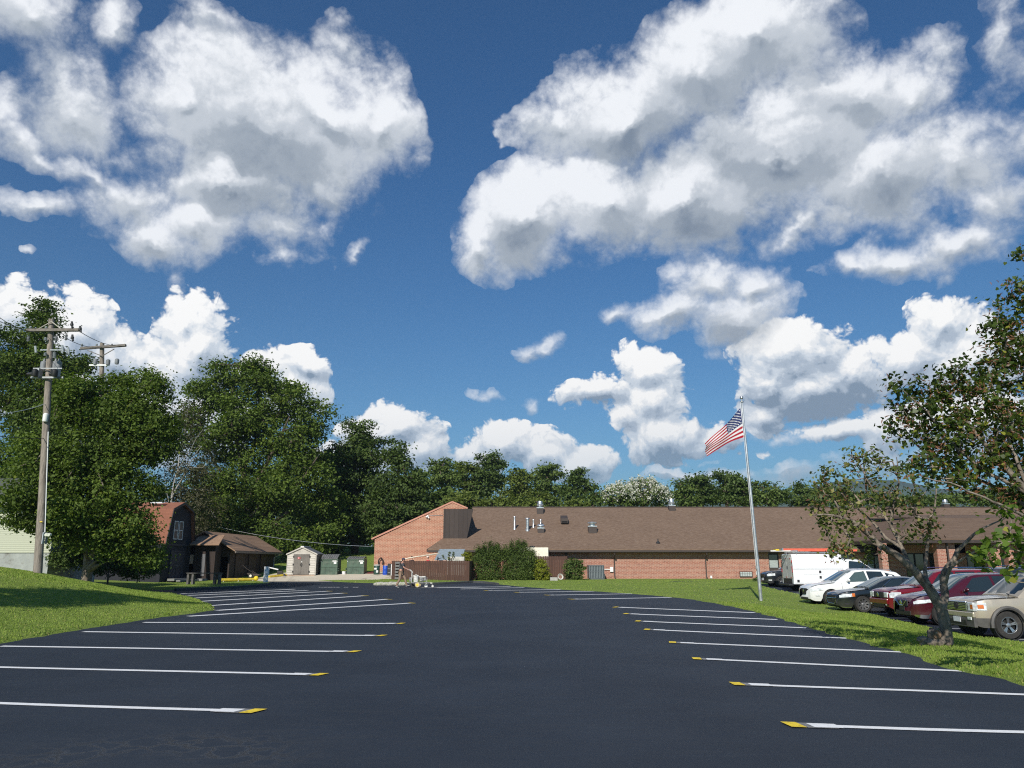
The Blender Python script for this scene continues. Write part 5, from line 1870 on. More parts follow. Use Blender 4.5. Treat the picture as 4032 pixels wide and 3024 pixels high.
# undergrowth along the mound back
tree('shrub', 'dark tangled shrub at the foot of the big maple', 'shrub', px_lobes([(260, 2200, 60, 40), (300, 2150, 80, 60, 1.5), (430, 2180, 100, 60, 1), (540, 2220, 80, 50, 1), (600, 2200, 40, 50, 2), (400, 2235, 60, 18)], 43.5), base_at(430, 2235, 43), 13, LF_DEEP, .16, 10, .4, 26, .05, tgt=30, step=.4, crown_name='foliage')
# --- bare limbed birch with brownish tree
lb = [A(x, y, 70) for x, y in ((672, 2010), (676, 1960), (690, 1880), (712, 1780), (735, 1660), (742, 1600))]
tr2 = [lb, [lb[1], A(720, 1880, 70), A(760, 1800, 70.5), A(790, 1760, 71)], [lb[2], A(730, 1800, 70), A(770, 1730, 69.5), A(800, 1690, 69)], [lb[0], A(650, 1900, 70), A(640, 1800, 71), A(632, 1700, 71)],
       [lb[3], A(700, 1700, 70), A(690, 1640, 70.5)], [lb[2], A(740, 1820, 71), A(780, 1800, 71.5), A(820, 1790, 72)]]
bq = base_at(668, 2230, 70)
tr2[0] = [Vector(bq)] + lb
tree('birch_tree', 'thin brownish tree with bare white branches behind the barn', 'tree',
     px_lobes([(720, 1700, 70, 120), (760, 1850, 90, 130, 1), (700, 1930, 80, 120, 1), (780, 2010, 90, 110, 1), (690, 2060, 70, 70, 2)], 71), bq, 14, LF_BROWN, .20, 1.6, .9, 30, .10, bark=M_BARKW, limbs=tr2, surf=.4, tgt=50, step=.7, rmin=.013, power=.52)
# --- the big maple in the middle distance
tb = base_at(985, 2215, 84)
mc = [Vector(tb), A(985, 2090, 84), A(975, 1960, 84), A(955, 1850, 84), A(930, 1730, 84), A(910, 1600, 84), A(930, 1480, 84)]
ml = [mc, [mc[2], A(1040, 1850, 83.5), A(1090, 1750, 83), A(1140, 1640, 83)], [mc[2], A(900, 1900, 84), A(850, 1830, 84), A(800, 1720, 84), A(780, 1610, 84)], [mc[3], A(1000, 1760, 84.5), A(1030, 1640, 85), A(1020, 1500, 85)],
      [mc[1], A(1090, 1980, 83), A(1180, 1900, 82), A(1250, 1800, 82)]]
tree('maple_tree', 'largest round-topped green maple, standing behind the sheds and bins', 'tree',
     px_lobes([(930, 1475, 105, 85), (1030, 1490, 85, 80, 1), (830, 1560, 85, 95), (960, 1600, 150, 110), (770, 1650, 50, 90), (1130, 1570, 115, 85, .5), (1220, 1650, 85, 95), (1060, 1700, 140, 110), (880, 1740, 130, 110), (1190, 1790, 120, 120), (960, 1880, 150, 110, 1), (1110, 1930, 130, 120, -2), (820, 1900, 90, 120),
               (1230, 1960, 110, 150, 1), (900, 2050, 130, 90, -3), (1060, 2090, 140, 80, -3), (1200, 2120, 130, 70), (820, 2100, 80, 60, -1)], 84),
     tb, 15, LF_MAPLE, .34, 1.5, 1.1, 36, .55, limbs=ml, tgt=200, step=1.2, surf=.85, sub=8)
tree('dark_leaved_tree', 'dense dome-shaped green tree right of the largest maple', 'tree',
     px_lobes([(1400, 1720, 75, 85), (1340, 1790, 90, 90), (1460, 1790, 85, 90, -1), (1400, 1880, 130, 110), (1320, 1950, 110, 120), (1450, 2000, 120, 110, -1), (1350, 2080, 120, 90)], 94),
     base_at(1395, 2200, 94), 16, LF_DEEP, .38, 1.4, 1.0, 34, .5, tgt=80, step=1.2, sub=8)
tree('dark_leaved_tree', 'narrower green tree between the dome-shaped tree and the brick gable', 'tree',
     px_lobes([(1560, 1800, 34, 50), (1565, 1870, 70, 80), (1530, 1960, 90, 100, -1), (1620, 1960, 75, 100), (1560, 2060, 120, 110, -1), (1650, 2060, 70, 90)], 92),
     base_at(1570, 2200, 92), 17, LF_DEEP, .38, 1.4, 1.0, 34, .45, tgt=70, step=1.2, sub=8)
# dark wood behind the yard
r_ = np.random.default_rng(30)
CPs, Ps, Ns = crown_points(r_, px_lobes([(760, 2090, 130, 110), (950, 2060, 140, 130), (1120, 2050, 140, 130), (1290, 2060, 140, 130), (1440, 2080, 140, 120), (1600, 2070, 120, 110), (1740, 2050, 110, 110), (560, 2080, 160, 120), (380, 2080, 160, 120), (200, 2080, 180, 130)], 112), .35, 1.8, 30)
V, k = leaves(r_, Ps, .85, Ns)
tag(arr_mesh('woods', V, np.arange(len(V)).reshape(-1, k), LF_DEEP), 'dark undergrowth of the wood behind the yard', 'woods', kind='stuff')

# --- the far tree line behind the long roof
far = [
    ([(1735, 1840, 45, 40), (1745, 1920, 75, 90)], 118, LF_FAR, 'vine-hung tree at the left end of the far tree line'),
    ([(1830, 1850, 50, 40), (1830, 1930, 85, 85)], 126, LF_OLIVE, 'lighter green tree second along the far tree line'),
    ([(1935, 1815, 65, 42), (1930, 1890, 110, 80)], 128, LF_DEEP, 'taller round dark tree above the gable peak side of the far tree line'),
    ([(2040, 1870, 60, 35), (2050, 1940, 90, 65)], 124, LF_OLIVE, 'low olive tree right of the tall round dark tree'),
    ([(2160, 1855, 60, 30), (2150, 1930, 85, 75)], 130, LF_FAR, 'mid green tree behind the first ridge vent'),
    ([(2275, 1875, 42, 38), (2265, 1945, 75, 70)], 122, LF_DEEP, 'dark upright tree ending the left half of the far tree line'),
    ([(2335, 1965, 32, 38)], 118, LF_FAR, 'small dark tree at the right foot of the left tree line'),
    ([(1800, 1965, 90, 50), (1890, 1985, 60, 35)], 108, LF_OLIVE, 'yellow green bushy tree low behind the gable peak'),
    ([(1985, 1985, 80, 32), (2080, 1990, 60, 28)], 106, LF_OLIVE, 'low yellow green tree just above the roof ridge left of the first vent'),
    ([(2270, 1992, 42, 20)], 104, LF_OLIVE, 'bright green bush peeking over the ridge left of the blossom tree'),
    ([(1640, 1900, 50, 60), (1670, 1980, 70, 70)], 112, LF_FAR, 'mid green tree just left of the brick gable peak'),
    ([(2690, 1930, 38, 36), (2700, 1965, 45, 30)], 116, LF_FAR, 'small loose tree right of the second ridge vent'),
    ([(2760, 1900, 60, 45), (2760, 1950, 80, 50)], 118, LF_DEEP, 'rounded dark tree left of the flagpole'),
    ([(2860, 1880, 55, 38), (2860, 1940, 75, 60)], 122, LF_DEEP, 'taller rounded dark tree just left of the flagpole'),
    ([(2925, 1905, 45, 35), (2930, 1950, 60, 45)], 117, LF_DEEP, 'rounded dark tree crossed by the flagpole'),
    ([(3040, 1925, 80, 42), (3045, 1960, 95, 35)], 114, LF_FAR, 'wide low dome of green right of the flagpole'),
    ([(3170, 1930, 55, 38), (3190, 1965, 80, 30)], 116, LF_DEEP, 'green tree behind the sparse redbud branches'),
    ([(3290, 1950, 70, 32), (3380, 1968, 70, 24)], 120, LF_FAR, 'low green tree below the mountain behind the redbud'),
    ([(3500, 1972, 80, 24), (3620, 1968, 70, 26)], 118, LF_DEEP, 'low dark tree line piece right of the redbud trunk top'),
    ([(3740, 1965, 70, 28), (3860, 1960, 70, 34)], 120, LF_FAR, 'low green trees glimpsed through the right redbud crown'),
    ([(3980, 1950, 80, 40), (4100, 1940, 80, 50)], 118, LF_DEEP, 'green tree at the right edge behind the redbud'),
]
for i, (lb_, Y, m_, lab) in enumerate(far):
    L = px_lobes([(a, b + d * .10, c_ * .92, d * .86) for a, b, c_, d in lb_], Y)
    c = L[-1][0]
    tree('background_tree', lab, 'tree', L, (float(c[0]), Y, gz(float(c[0]), Y)), 100 + i, m_, .46, 1.3, 1.0, 32, .35, tgt=25, step=2.0, sub=8, group='trees behind the long roof')


def blossoms(t, r, CP, P, b0):
    top = CP[(CP[:, 2] > np.quantile(CP[:, 2], .25)) & (CP[:, 1] < np.quantile(CP[:, 1], .7))]
    sel = top[r.choice(len(top), min(120, len(top)), replace=False)] + np.array([0, -.5, .2])
    idx = np.repeat(np.arange(len(sel)), 34)
    Q = sel[idx] + r.normal(0, .22, (len(idx), 3)) * [1, 1, 1.4]
    V, k = leaves(r, Q, .24, unit(r, len(Q)) + [0, -.4, .5], .8)
    arr_mesh('blossom', V - b0, np.arange(len(V)).reshape(-1, k), LF_WHITE, t)


L = px_lobes([(2530, 1920, 60, 32), (2480, 1950, 90, 45), (2410, 1955, 40, 30), (2580, 1960, 60, 42)], 102)
tree('crape_myrtle', 'white-blossomed tree showing above the roof ridge', 'tree', L, (float(L[1][0][0]), 102, .3), 60, LF_FAR, .40, 1.5, .9, 26, .2, extra=blossoms, tgt=40, step=1.5)

# --- hedges and shrubs by the building
def bush(name, lab, cat, lobes, Y, seed, lm, ll, dens, clump, per, px, **kw):
    return tree(name, lab, cat, px_lobes(lobes, Y), base_at(px, 2285, Y), seed, lm, ll, dens, clump, per, .05, tgt=kw.pop('tgt', 40), step=.35, crown_name='foliage', **kw)


bush('yew_bush', 'big dark feathery bush beside the right end of the brown fence', 'bush', [(1920, 2242, 48, 46), (1900, 2198, 26, 32), (1945, 2192, 28, 34), (1882, 2180, 5, 26), (1908, 2165, 5, 24), (1932, 2158, 4, 24), (1958, 2166, 5, 26), (1976, 2188, 5, 22), (1868, 2210, 4, 20), (1925, 2262, 52, 30)], 65.2, 41, LF_CONE, .15, 26, .26, 22, 1920, flat=1.2, asp=.3)
bush('yew_bush', 'big dark feathery bush left of the cream unit, the right of the pair', 'bush', [(2035, 2242, 54, 46), (2015, 2198, 30, 32), (2065, 2198, 28, 36), (1992, 2174, 5, 26), (2014, 2158, 4, 24), (2040, 2152, 5, 28), (2064, 2158, 5, 26), (2088, 2182, 5, 24), (2050, 2164, 4, 26), (2040, 2262, 60, 32), (2085, 2210, 26, 40)], 65.4, 42, LF_CONE, .15, 26, .26, 22, 2038, flat=1.2, asp=.3)
bush('shrub', 'yellow green shrub in front of the short brown fence', 'bush', [(2132, 2250, 26, 36), (2128, 2225, 20, 22), (2138, 2270, 28, 18)], 65.0, 43, LF_YEL, .13, 26, .2, 16, 2132)
bush('shrub', 'green shrub between the short fence and the air conditioner', 'bush', [(2262, 2250, 32, 34), (2250, 2225, 26, 24), (2280, 2232, 24, 26), (2262, 2272, 30, 16)], 66, 44, LF_FAR, .14, 22, .24, 16, 2262)
bush('shrub', 'small weed clump at the wall foot beside the wall unit', 'plant', [(2978, 2282, 12, 9)], 62, 45, LF_DEEP, .14, 30, .12, 12, 2978, tgt=8)
bush('creeper', 'yellowish creeper growing behind the fence by the blue metal shelter', 'plant', [(1838, 2190, 16, 18), (1850, 2205, 12, 14)], 65.8, 46, LF_YEL, .13, 24, .2, 14, 1840, tgt=14)
bush('weed_plant', 'tall thin weeds standing up in front of the blue metal shelter', 'plant', [(1770, 2190, 5, 16), (1786, 2188, 4, 14), (1744, 2195, 3, 10)], 64.3, 47, LF_OLIVE, .10, 30, .10, 8, 1770, tgt=20)


# --- the two redbuds on the verge
def near_tree(name, label, limbs, lobes, base, seed, lm, ll, dens, clump, per, tr, pods=0, tgt=260, bark=M_BARKP, surf=.5, rmin=.004, power=.5, step=.16, hang=.12, limb_r=None):
    def ex(t, r, CP, P, b0):
        if pods:
            s = CP[r.choice(len(CP), int(len(CP) * pods), replace=True)]
            idx = np.repeat(np.arange(len(s)), 7)
            Q = s[idx] + r.normal(0, .09, (len(idx), 3)) - [0, 0, .05]
            V, k = leaves(r, Q, .085, unit(r, len(Q)) * [1, 1, .25], .22)
            arr_mesh('seed_pod', V - b0, np.arange(len(V)).reshape(-1, k), LF_POD, t)['kind'] = 'stuff'
    return tree(name, label, 'tree', lobes, base, seed, lm, ll, dens, clump, per, tr, bark=bark, limbs=limbs, kind='heart', surf=surf, flat=.8, asp=.95, tgt=tgt, extra=ex, step=step, rmin=rmin, power=power, droop=.3, limb_r=limb_r)


YT = 15.6
tb = A(3722, 2532, YT); tb = (tb.x, YT, gz(tb.x, YT))
P_ = lambda x, y, d=0: A(x, y, YT + d)
trunk = [Vector(tb) - Vector((0, 0, .15)), P_(3722, 2466), P_(3708, 2402), P_(3680, 2350), P_(3654, 2310), P_(3600, 2246), P_(3527, 2182), P_(3459, 2143), P_(3419, 2104), P_(3375, 2064, -.2), P_(3310, 2035, -.3), P_(3240, 2025, -.4), P_(3200, 2030, -.4)]
lm_ = [trunk, [P_(3600, 2246), P_(3576, 2216, .1), P_(3552, 2158, .3), P_(3517, 2089, .5), P_(3505, 2064, .5), P_(3462, 2000, .6), P_(3411, 1934, .7), P_(3404, 1854, .8), P_(3395, 1790, .8)],
       [P_(3654, 2310), P_(3642, 2246, .2), P_(3649, 2172, .3), P_(3654, 2113, .3), P_(3674, 2050, .4), P_(3686, 1949, .5), P_(3690, 1880, .5)],
       [P_(3708, 2402), P_(3722, 2343, .1), P_(3713, 2262, .1), P_(3771, 2167, 0), P_(3811, 2128, -.1), P_(3870, 2080, -.2), P_(3960, 2040, -.3)],
       [P_(3716, 2290, .1), P_(3742, 2236, -.1), P_(3800, 2195, -.3), P_(3855, 2162, -.4), P_(3930, 2140, -.5)],
       [P_(3552, 2158, .3), P_(3490, 2120, .6), P_(3440, 2060, .9), P_(3350, 1980, 1.1), P_(3300, 1900, 1.2)],
       [P_(3505, 2064, .5), P_(3520, 1980, .4), P_(3540, 1900, .3), P_(3530, 1800, .2)]]
near_tree('redbud_tree', 'sparse redbud with forked scaly trunk on the verge in front of the parked cars', lm_,
          px_lobes([(3300, 1880, 100, 80, .6), (3420, 1810, 100, 60, .8), (3230, 2010, 70, 60, -.3), (3330, 2060, 110, 90, -.2), (3440, 1950, 120, 90, .6), (3560, 1900, 100, 100, .3), (3300, 2150, 90, 60, -.2), (3420, 2180, 60, 40), (3600, 2060, 90, 80, .2), (3240, 1930, 60, 50)], YT),
          tb, 71, LF_SPR, .070, 8.0, .20, 13, .135, pods=.5, tgt=1200, surf=.35, power=.62, rmin=.0035, bark=M_BARKR, limb_r=[(.13, .012), (.050, .010), (.042, .010), (.085, .010), (.042, .008), (.035, .008), (.03, .008)])
# bigger leaves of the same species hanging at the right, from the second tree whose trunk is out of view
Y2 = 11.6
tb2 = A(4330, 2650, Y2); tb2 = (tb2.x, Y2, gz(tb2.x, Y2))
Q_ = lambda x, y, d=0: A(x, y, Y2 + d)
l2 = [[Vector(tb2) - Vector((0, 0, .15)), Q_(4320, 2500), Q_(4290, 2350), Q_(4230, 2200), Q_(4150, 2060), Q_(4050, 1940), Q_(3950, 1830), Q_(3850, 1720), Q_(3780, 1620)],
      [Q_(4230, 2200), Q_(4130, 2100, -.3), Q_(4010, 2020, -.5), Q_(3880, 1960, -.6), Q_(3740, 1900, -.7), Q_(3640, 1880, -.7)],
      [Q_(4290, 2350), Q_(4200, 2150, .5), Q_(4130, 1900, .7), Q_(4080, 1650, .8), Q_(4040, 1400, .9), Q_(4000, 1250, .9)],
      [Q_(4150, 2060), Q_(4020, 1980, .3), Q_(3880, 1900, .4), Q_(3760, 1850, .5), Q_(3640, 1780, .5), Q_(3560, 1700, .5)],
      [Q_(4050, 1940), Q_(3980, 1760, .2), Q_(3930, 1600, .2), Q_(3890, 1450, .2)], [Q_(4050, 1940), Q_(3900, 1870, .1), Q_(3760, 1760, 0), Q_(3650, 1620, 0), Q_(3560, 1540, 0)],
      [Q_(4290, 2350), Q_(4180, 2240, -.6), Q_(4050, 2180, -.9), Q_(3930, 2150, -1.0)], [Q_(4180, 2240, -.6), Q_(4100, 2300, -.8), Q_(3990, 2290, -.9)]]
near_tree('redbud_tree', 'dense redbud reaching in from the right edge with heart-shaped leaves and brown pods', l2,
          px_lobes([(3570, 1530, 85, 55, .1), (3560, 1650, 90, 85, .2), (3680, 1600, 110, 90, .1), (3800, 1500, 110, 110, .2), (3700, 1720, 130, 90), (3860, 1620, 140, 120), (3940, 1420, 110, 110, .4), (3940, 1250, 70, 90, .6), (4040, 1150, 80, 90, .7), (4060, 1350, 110, 130, .6),
                    (3980, 1700, 130, 110, .3), (3880, 1760, 120, 80, .2), (3760, 1880, 120, 45, 0), (3930, 1930, 110, 50, .2), (3720, 1520, 60, 60, .2), (3990, 1560, 120, 100, .5), (4080, 1980, 90, 80, .3), (4070, 1560, 110, 130, .5), (3830, 1810, 140, 70, .1), (3640, 1830, 90, 50, -.3), (4010, 1850, 120, 70, .4), (4140, 1750, 110, 200, .5), (4150, 1400, 120, 200, .6), (4015, 1000, 30, 22, .7)], Y2),
          tb2, 72, LF_RED, .064, 14.0, .16, 17, .11, pods=1.1, tgt=2000, surf=.45, step=.14, power=.6, rmin=.003, bark=M_BARKR, limb_r=[(.13, .016), (.035, .008), (.06, .010), (.04, .008), (.03, .008), (.03, .008), (.03, .008), (.02, .006)])
near_tree('redbud_branch', 'bright low redbud spray of big leaves over the cars at the right edge', [[Q_(4330, 2230, -.6), Q_(4180, 2180, -.9), Q_(4050, 2140, -1.0), Q_(3900, 2130, -1.1)], [Q_(4180, 2180, -.9), Q_(4080, 2260, -1), Q_(3980, 2290, -1)]],
          px_lobes([(3900, 2130, 60, 35, -1), (3990, 2110, 80, 40, -1), (3860, 2200, 45, 26, -1), (3990, 2230, 60, 50, -1), (4080, 2180, 60, 60, -1), (3960, 2020, 90, 40, -.6)], Y2), Q_(4330, 2230, -.6), 73, LF_BRT, .085, 9, .15, 13, .02, tgt=120, surf=.4, bark=M_BARKR)
# burl and cut limb at the trunk foot
tt = thing('tree_burl', 'lumpy cut stump swelling at the foot of the forked redbud trunk', 'stump', (tb[0] - .28, tb[1] - .05, gz(tb[0] - .3, tb[1]) - .03))
bm = bmesh.new()
rg = random.Random(2)
for (c, s) in (((0, 0, .08), (.24, .16, .10)), ((.05, -.02, .24), (.13, .11, .12)), ((-.18, 0, .14), (.11, .09, .06)), ((.20, .05, .10), (.12, .12, .12))):
    g_ = bmesh.ops.create_icosphere(bm, subdivisions=3, radius=1)
    for v in g_['verts']:
        k_ = 1 + .12 * math.sin(v.co.x * 9 + v.co.z * 7) + .1 * math.sin(v.co.y * 13 + v.co.z * 5) + rg.uniform(-.05, .05)
        v.co = Vector((v.co.x * s[0] * k_ + c[0], v.co.y * s[1] * k_ + c[1], v.co.z * s[2] * k_ + c[2]))
me = bpy.data.meshes.new('burl'); bm.to_mesh(me); bm.free(); me.materials.append(M_BARKR)
me.polygons.foreach_set('use_smooth', [True] * len(me.polygons))
o = bpy.data.objects.new('burl', me); C.objects.link(o); o.parent = tt
MB().lathe((.05, -.10, .24), [(.001, -.03), (.08, -.03), (.09, .02), (.07, .04)], 12, 0, 'Y').build('cut_face', mat('cut wood', (.14, .09, .055), .9, var=.3, scale=20), tt, smooth=True)

# unseen columnar evergreen, added to cast the dark shadow band across the mound
ce = (-16.9, 14.6, gz(-16.9, 14.6))
L = [(np.array([ce[0], ce[1], ce[2] + z_]), np.array([w_, w_, 1.5])) for z_, w_ in ((1.2, 1.2), (2.8, 1.35), (4.4, 1.3), (6.0, 1.1), (7.4, .85), (8.6, .55))]
tree('unseen_evergreen', 'tall dense columnar evergreen out of view at the left, added to shade the mound', 'tree', L, ce, 90, LF_CONE, .16, 8, .4, 30, .18, tgt=60, step=.5)
# ================================================================== poles, wires, flag, signs
M_POLEW = mat('weathered pole wood', (.25, .215, .18), .9, var=.35, scale=4, stretch=(6, 6, .5), bump=.6, bscale=12, dirt=(.10, .08, .06), dscale=1.2)
M_ARMW = mat('grey crossarm wood', (.17, .15, .13), .9, var=.3, scale=6)
M_PORC = mat('grey porcelain', (.30, .33, .34), .3)
M_STEEL = mat('pole steel', (.34, .35, .35), .5, metal=.6)
M_GBOX = mat('grey equipment paint', (.20, .21, .22), .5, var=.15)


def hit(px, py):
    """where the ray through a point of the photograph meets the lawn or lot"""
    d = ray(px, py)
    lo, hi = 4.0, 110.0
    y = None
    f = lambda Y: CAM_H + d.z * Y / d.y - max(gz(d.x * Y / d.y, Y), -5)
    a = lo
    for i in range(1, 200):
        b = lo + (hi - lo) * i / 200
        if f(b) <= 0:
            for _ in range(20):
                m = (a + b) / 2
                if f(m) > 0: a = m
                else: b = m
            return Vector((d.x * b / d.y, b, gz(d.x * b / d.y, b)))
        a = b
    return A(px, py, 60)


YU = 35.5
ub = A(152, 2240, YU); ub.z = gz(ub.x, YU)
ut = A(203, 1258, YU)
t = thing('utility_pole', 'weathered wooden utility pole with crossarm, meter box and transformer rack on the mound', 'utility pole', tuple(ub))
o_ = ub.copy()
U = lambda px, py, d=0: A(px, py, YU + d) - o_
MB().tube([U(152, 2240) - Vector((0, 0, .4)), U(165, 1990), U(184, 1620), U(203, 1258)], [.19, .175, .155, .13], 14).build('pole', M_POLEW, t, smooth=True)
for d in (-.19, .19):
    a, b = U(106, 1306, d), U(312, 1304, d)
    MB().prism([a, b, b + Vector((0, 0, .13)), a + Vector((0, 0, .13))], (0, .09 if d > 0 else -.09, 0)).build('crossarm', M_ARMW, t)
for x in (132, 254):
    MB().tube([U(203, 1266, -.2), U(x, 1306, -.22)], .022, 6).tube([U(203, 1266, .2), U(x, 1306, .22)], .022, 6).build('brace', mat('pale strap', (.45, .42, .36), .7), t)
MB().b2(U(158, 1380, -.12), U(272, 1376, -.08)).build('crossarm', M_PORC, t)


def insulator(p, h=.28, r=.07, m_=None, parent=None, up=True, name='insulator'):
    prof = [(r * .35, 0)]
    n = 4
    for i in range(n):
        z = h * i / n
        prof += [(r, z + h * .03), (r * .95, z + h * .10), (r * .4, z + h * .14)]
    prof.append((r * .3, h))
    if not up: prof = [(a_, -b_) for a_, b_ in prof][::-1]
    return MB().lathe(p, prof, 10).build(name, m_ or M_PORC, parent, smooth=True)


for (x, y, d) in ((118, 1302, -.2), (180, 1302, -.2), (284, 1302, -.2), (314, 1302, 0)):
    insulator(U(x, y, d), parent=t, h=.22)
for (x, y, d) in ((113, 1330, -.2), (222, 1330, -.2), (262, 1325, -.2)):
    insulator(U(x, y - 6, d), parent=t, up=False, m_=M_GBOX)
for (x, y) in ((283, 1278), (316, 1296), (285, 1330)):      # arresters and cut-outs
    MB().tube([U(x, y - 12, -.3), U(x + 2, y + 12, -.3)], .05, 8).lathe(U(x, y, -.3), [(.075, -.05), (.075, .05)], 10).build('cutout', M_BLACK, t, smooth=True)
for (x, y) in ((139, 1375), (245, 1372), (268, 1380)):
    MB().tube([U(x, y - 12, -.2), U(x + 3, y + 14, -.2)], .055, 8).build('cutout', M_PORC, t, smooth=True)
for (x, y) in ((178, 1341), (178, 1401), (213, 1410), (214, 1398)):
    insulator(U(x, y, -.25), h=.16, r=.08, parent=t)
# rack with boxes
MB().b2(U(120, 1489, -.30), U(252, 1484, -.22)).b2(U(130, 1452, -.30), U(246, 1449, -.26)).build('rack', M_STEEL, t)
for x0_, x1_, y0_, y1_ in ((132, 172, 1455, 1488), (219, 238, 1458, 1488)):
    a, b = U(x0_, y1_, -.45), U(x1_, y0_, -.1)
    MB().b2(a, b).build('transformer_box', M_STEEL, t, bevel=.02)
    mb = MB().lathe(((a.x + b.x) / 2, a.y - .1, a.z + .05), [(.13, 0), (.14, .02), (.14, .30), (.08, .36)], 12).tube([((a.x + b.x) / 2 + .1, a.y - .1, a.z + .2), (a.x - .25, a.y - .1, a.z + .15)], .08, 8)
    mb.build('switch', M_BLACK, t, smooth=True)
for x in (215, 228, 170):
    MB().lathe(U(x, 1453, .15), [(.13, -.1), (.15, 0), (.15, .35), (.06, .40), (.04, .52)], 12).build('transformer', M_GBOX, t, smooth=True)
MB().b2(U(176, 2142, -.33), U(190, 2096, -.17)).build('meter_box', M_GBOX, t, bevel=.015)
MB().b2(U(165, 2142, -.34), U(177, 2096, -.17)).build('meter_box', mat('pale grey box', (.50, .55, .58), .5), t, bevel=.015)
for x in (184, 194): MB().lathe(U(x, 2106, -.35), [(.085, .06), (.09, 0), (.07, -.07)], 12, 0, 'Y').build('meter', mat('meter glass', (.65, .66, .55), .2), t, smooth=True)
MB().tube([U(177, 2096, -.26), U(180, 2010, -.24), U(185, 1850, -.22), U(190, 1700, -.2)], .022, 6).build('conduit', M_WHITEM, t, smooth=True)
MB().b2(U(156, 2056, -.19), U(168, 2053, -.165)).build('tag_plate', M_YELLOW, t)
MB().lathe(U(180, 1640, -.2), [(.10, -.25), (.12, -.2), (.12, .1), (.06, .16)], 10).build('junction_can', M_WHITEM, t, smooth=True)
for (x0_, y0_, x1_, y1_) in ((237, 2112, 253, 2236), (252, 2130, 266, 2236)):
    g_ = hit(x1_, y1_ + 2)
    a = A(x0_, y0_, g_.y); 
    o = MB().tube([(0, 0, 0), a - g_], .014, 5).tube([(a - g_) * .05, (a - g_) * .38], .035, 6).build('guy_wire', M_GALV, None, smooth=True)
    o.location = g_; tag(o, 'guy wire anchored in the mound edge, the %s of the two' % ('longer pale left one' if x0_ == 237 else 'shorter right one'), 'guy wire')

YV = 50.0
vb = A(395, 2236, YV); vb.z = gz(vb.x, YV)
t2 = thing('utility_pole', 'second utility pole showing its crossarm above the maple crown', 'utility pole', tuple(vb))
Vv = lambda px, py, d=0: A(px, py, YV + d) - vb
MB().tube([Vv(393, 2236) - Vector((0, 0, .4)), Vv(398, 1700), Vv(402, 1352)], [.2, .17, .14], 12).build('pole', M_POLEW, t2, smooth=True)
for d in (-.2, .2):
    a, b = Vv(318, 1376, d), Vv(495, 1364, d)
    MB().prism([a, b, b + Vector((0, 0, .15)), a + Vector((0, 0, .15))], (0, .1 if d > 0 else -.1, 0)).build('crossarm', M_ARMW, t2)
for x, y in ((450, 1374), (345, 1380)):
    MB().tube([Vv(402, 1402, -.25), Vv(x, y, -.25)], .03, 6).tube([Vv(402, 1402, .25), Vv(x, y, .25)], .03, 6).build('brace', M_ARMW, t2)
MB().b2(Vv(350, 1440, -.2), Vv(432, 1436, -.1)).build('crossarm', M_WHITEM, t2)
for x, y in ((375, 1428), (425, 1430), (460, 1427)):
    MB().lathe(Vv(x, y, -.2), [(.12, -.12), (.14, 0), (.14, .2), (.08, .26)], 10).build('cutout', M_GBOX, t2, smooth=True)
for x in (322, 380, 440, 490): insulator(Vv(x, 1364, 0), parent=t2, h=.2)
M_WIRE = mat('black cable', (.02, .02, .022), .6)


def wire(a, b, sag, r, lab, rad=.016, m_=None, group=None):
    pts = []
    for i in range(17):
        f = i / 16
        p = a.lerp(b, f); p.z -= sag * 4 * f * (1 - f)
        pts.append(p - a)
    o = MB().tube(pts, rad, 5).build('cable', m_ or M_WIRE, smooth=True)
    o.location = a
    tag(o, lab, 'cable', group)


wire(A(312, 1304, YU), A(492, 1362, YV), .25, 0, 'heavy dark cable between the two crossarms, upper one')
wire(A(258, 1330, YU), A(400, 1366, YV), .2, 0, 'heavy dark cable between the two crossarms, lower one')
wire(A(-40, 1222, 18), A(110, 1304, YU), .1, 0, 'upper cable entering at the left edge towards the pole crossarm', .010)
wire(A(-40, 1250, 18), A(180, 1312, YU), .1, 0, 'lower cable entering at the left edge towards the pole crossarm', .010)
wire(A(-20, 1630, 30), U(182, 1588, 0) + ub, .1, 0, 'pale drop cable reaching the pole below the transformer rack', .012, M_WHITEM)
wire(A(-20, 1715, 30), U(176, 1725, 0) + ub, .05, 0, 'black drop cable crossing the leaves at mid pole height', .016)
wire(A(860, 2075, 75), A(1466, 2152, 72), .35, 0, 'long low cable from the brown shed to the brick gable corner', .02, M_GALV)

# flagpole and flag
YFp = 38.0
fb_ = hit(2997, 2366)
YFp = fb_.y
top = A(2921, 1582, YFp)
t = thing('flagpole', 'tall silver tapered flagpole leaning slightly on the grass verge', 'flagpole', tuple(fb_))
o_ = fb_.copy()
L_ = top - o_
mb = MB().tube([Vector((0, 0, -.3)), L_ * .15, L_ * .5, L_], [.088, .085, .068, .042], 16)
mb.build('pole', mat('brushed pole aluminium', (.55, .56, .57), .38, metal=.75, var=.12, scale=3), t, smooth=True)
MB().lathe(L_, [(.05, -.04), (.085, -.03), (.085, .03), (.03, .05), (.025, .14)], 14).build('truck', M_STEEL, t, smooth=True)
MB().ball(L_ + Vector((0, 0, .22)), .09, 16).build('finial_ball', M_ALU, t, smooth=True)
MB().tube([L_ + Vector((-.085, -.03, -.02)), L_ * .5 + Vector((-.10, -.06, 0)), L_ * .16 + Vector((-.11, -.06, 0))], .008, 5).build('halyard', M_WHITEM, t)
MB().box(L_ * .16 + Vector((-.10, -.04, 0)), (.04, .05, .14)).build('cleat', M_STEEL, t)

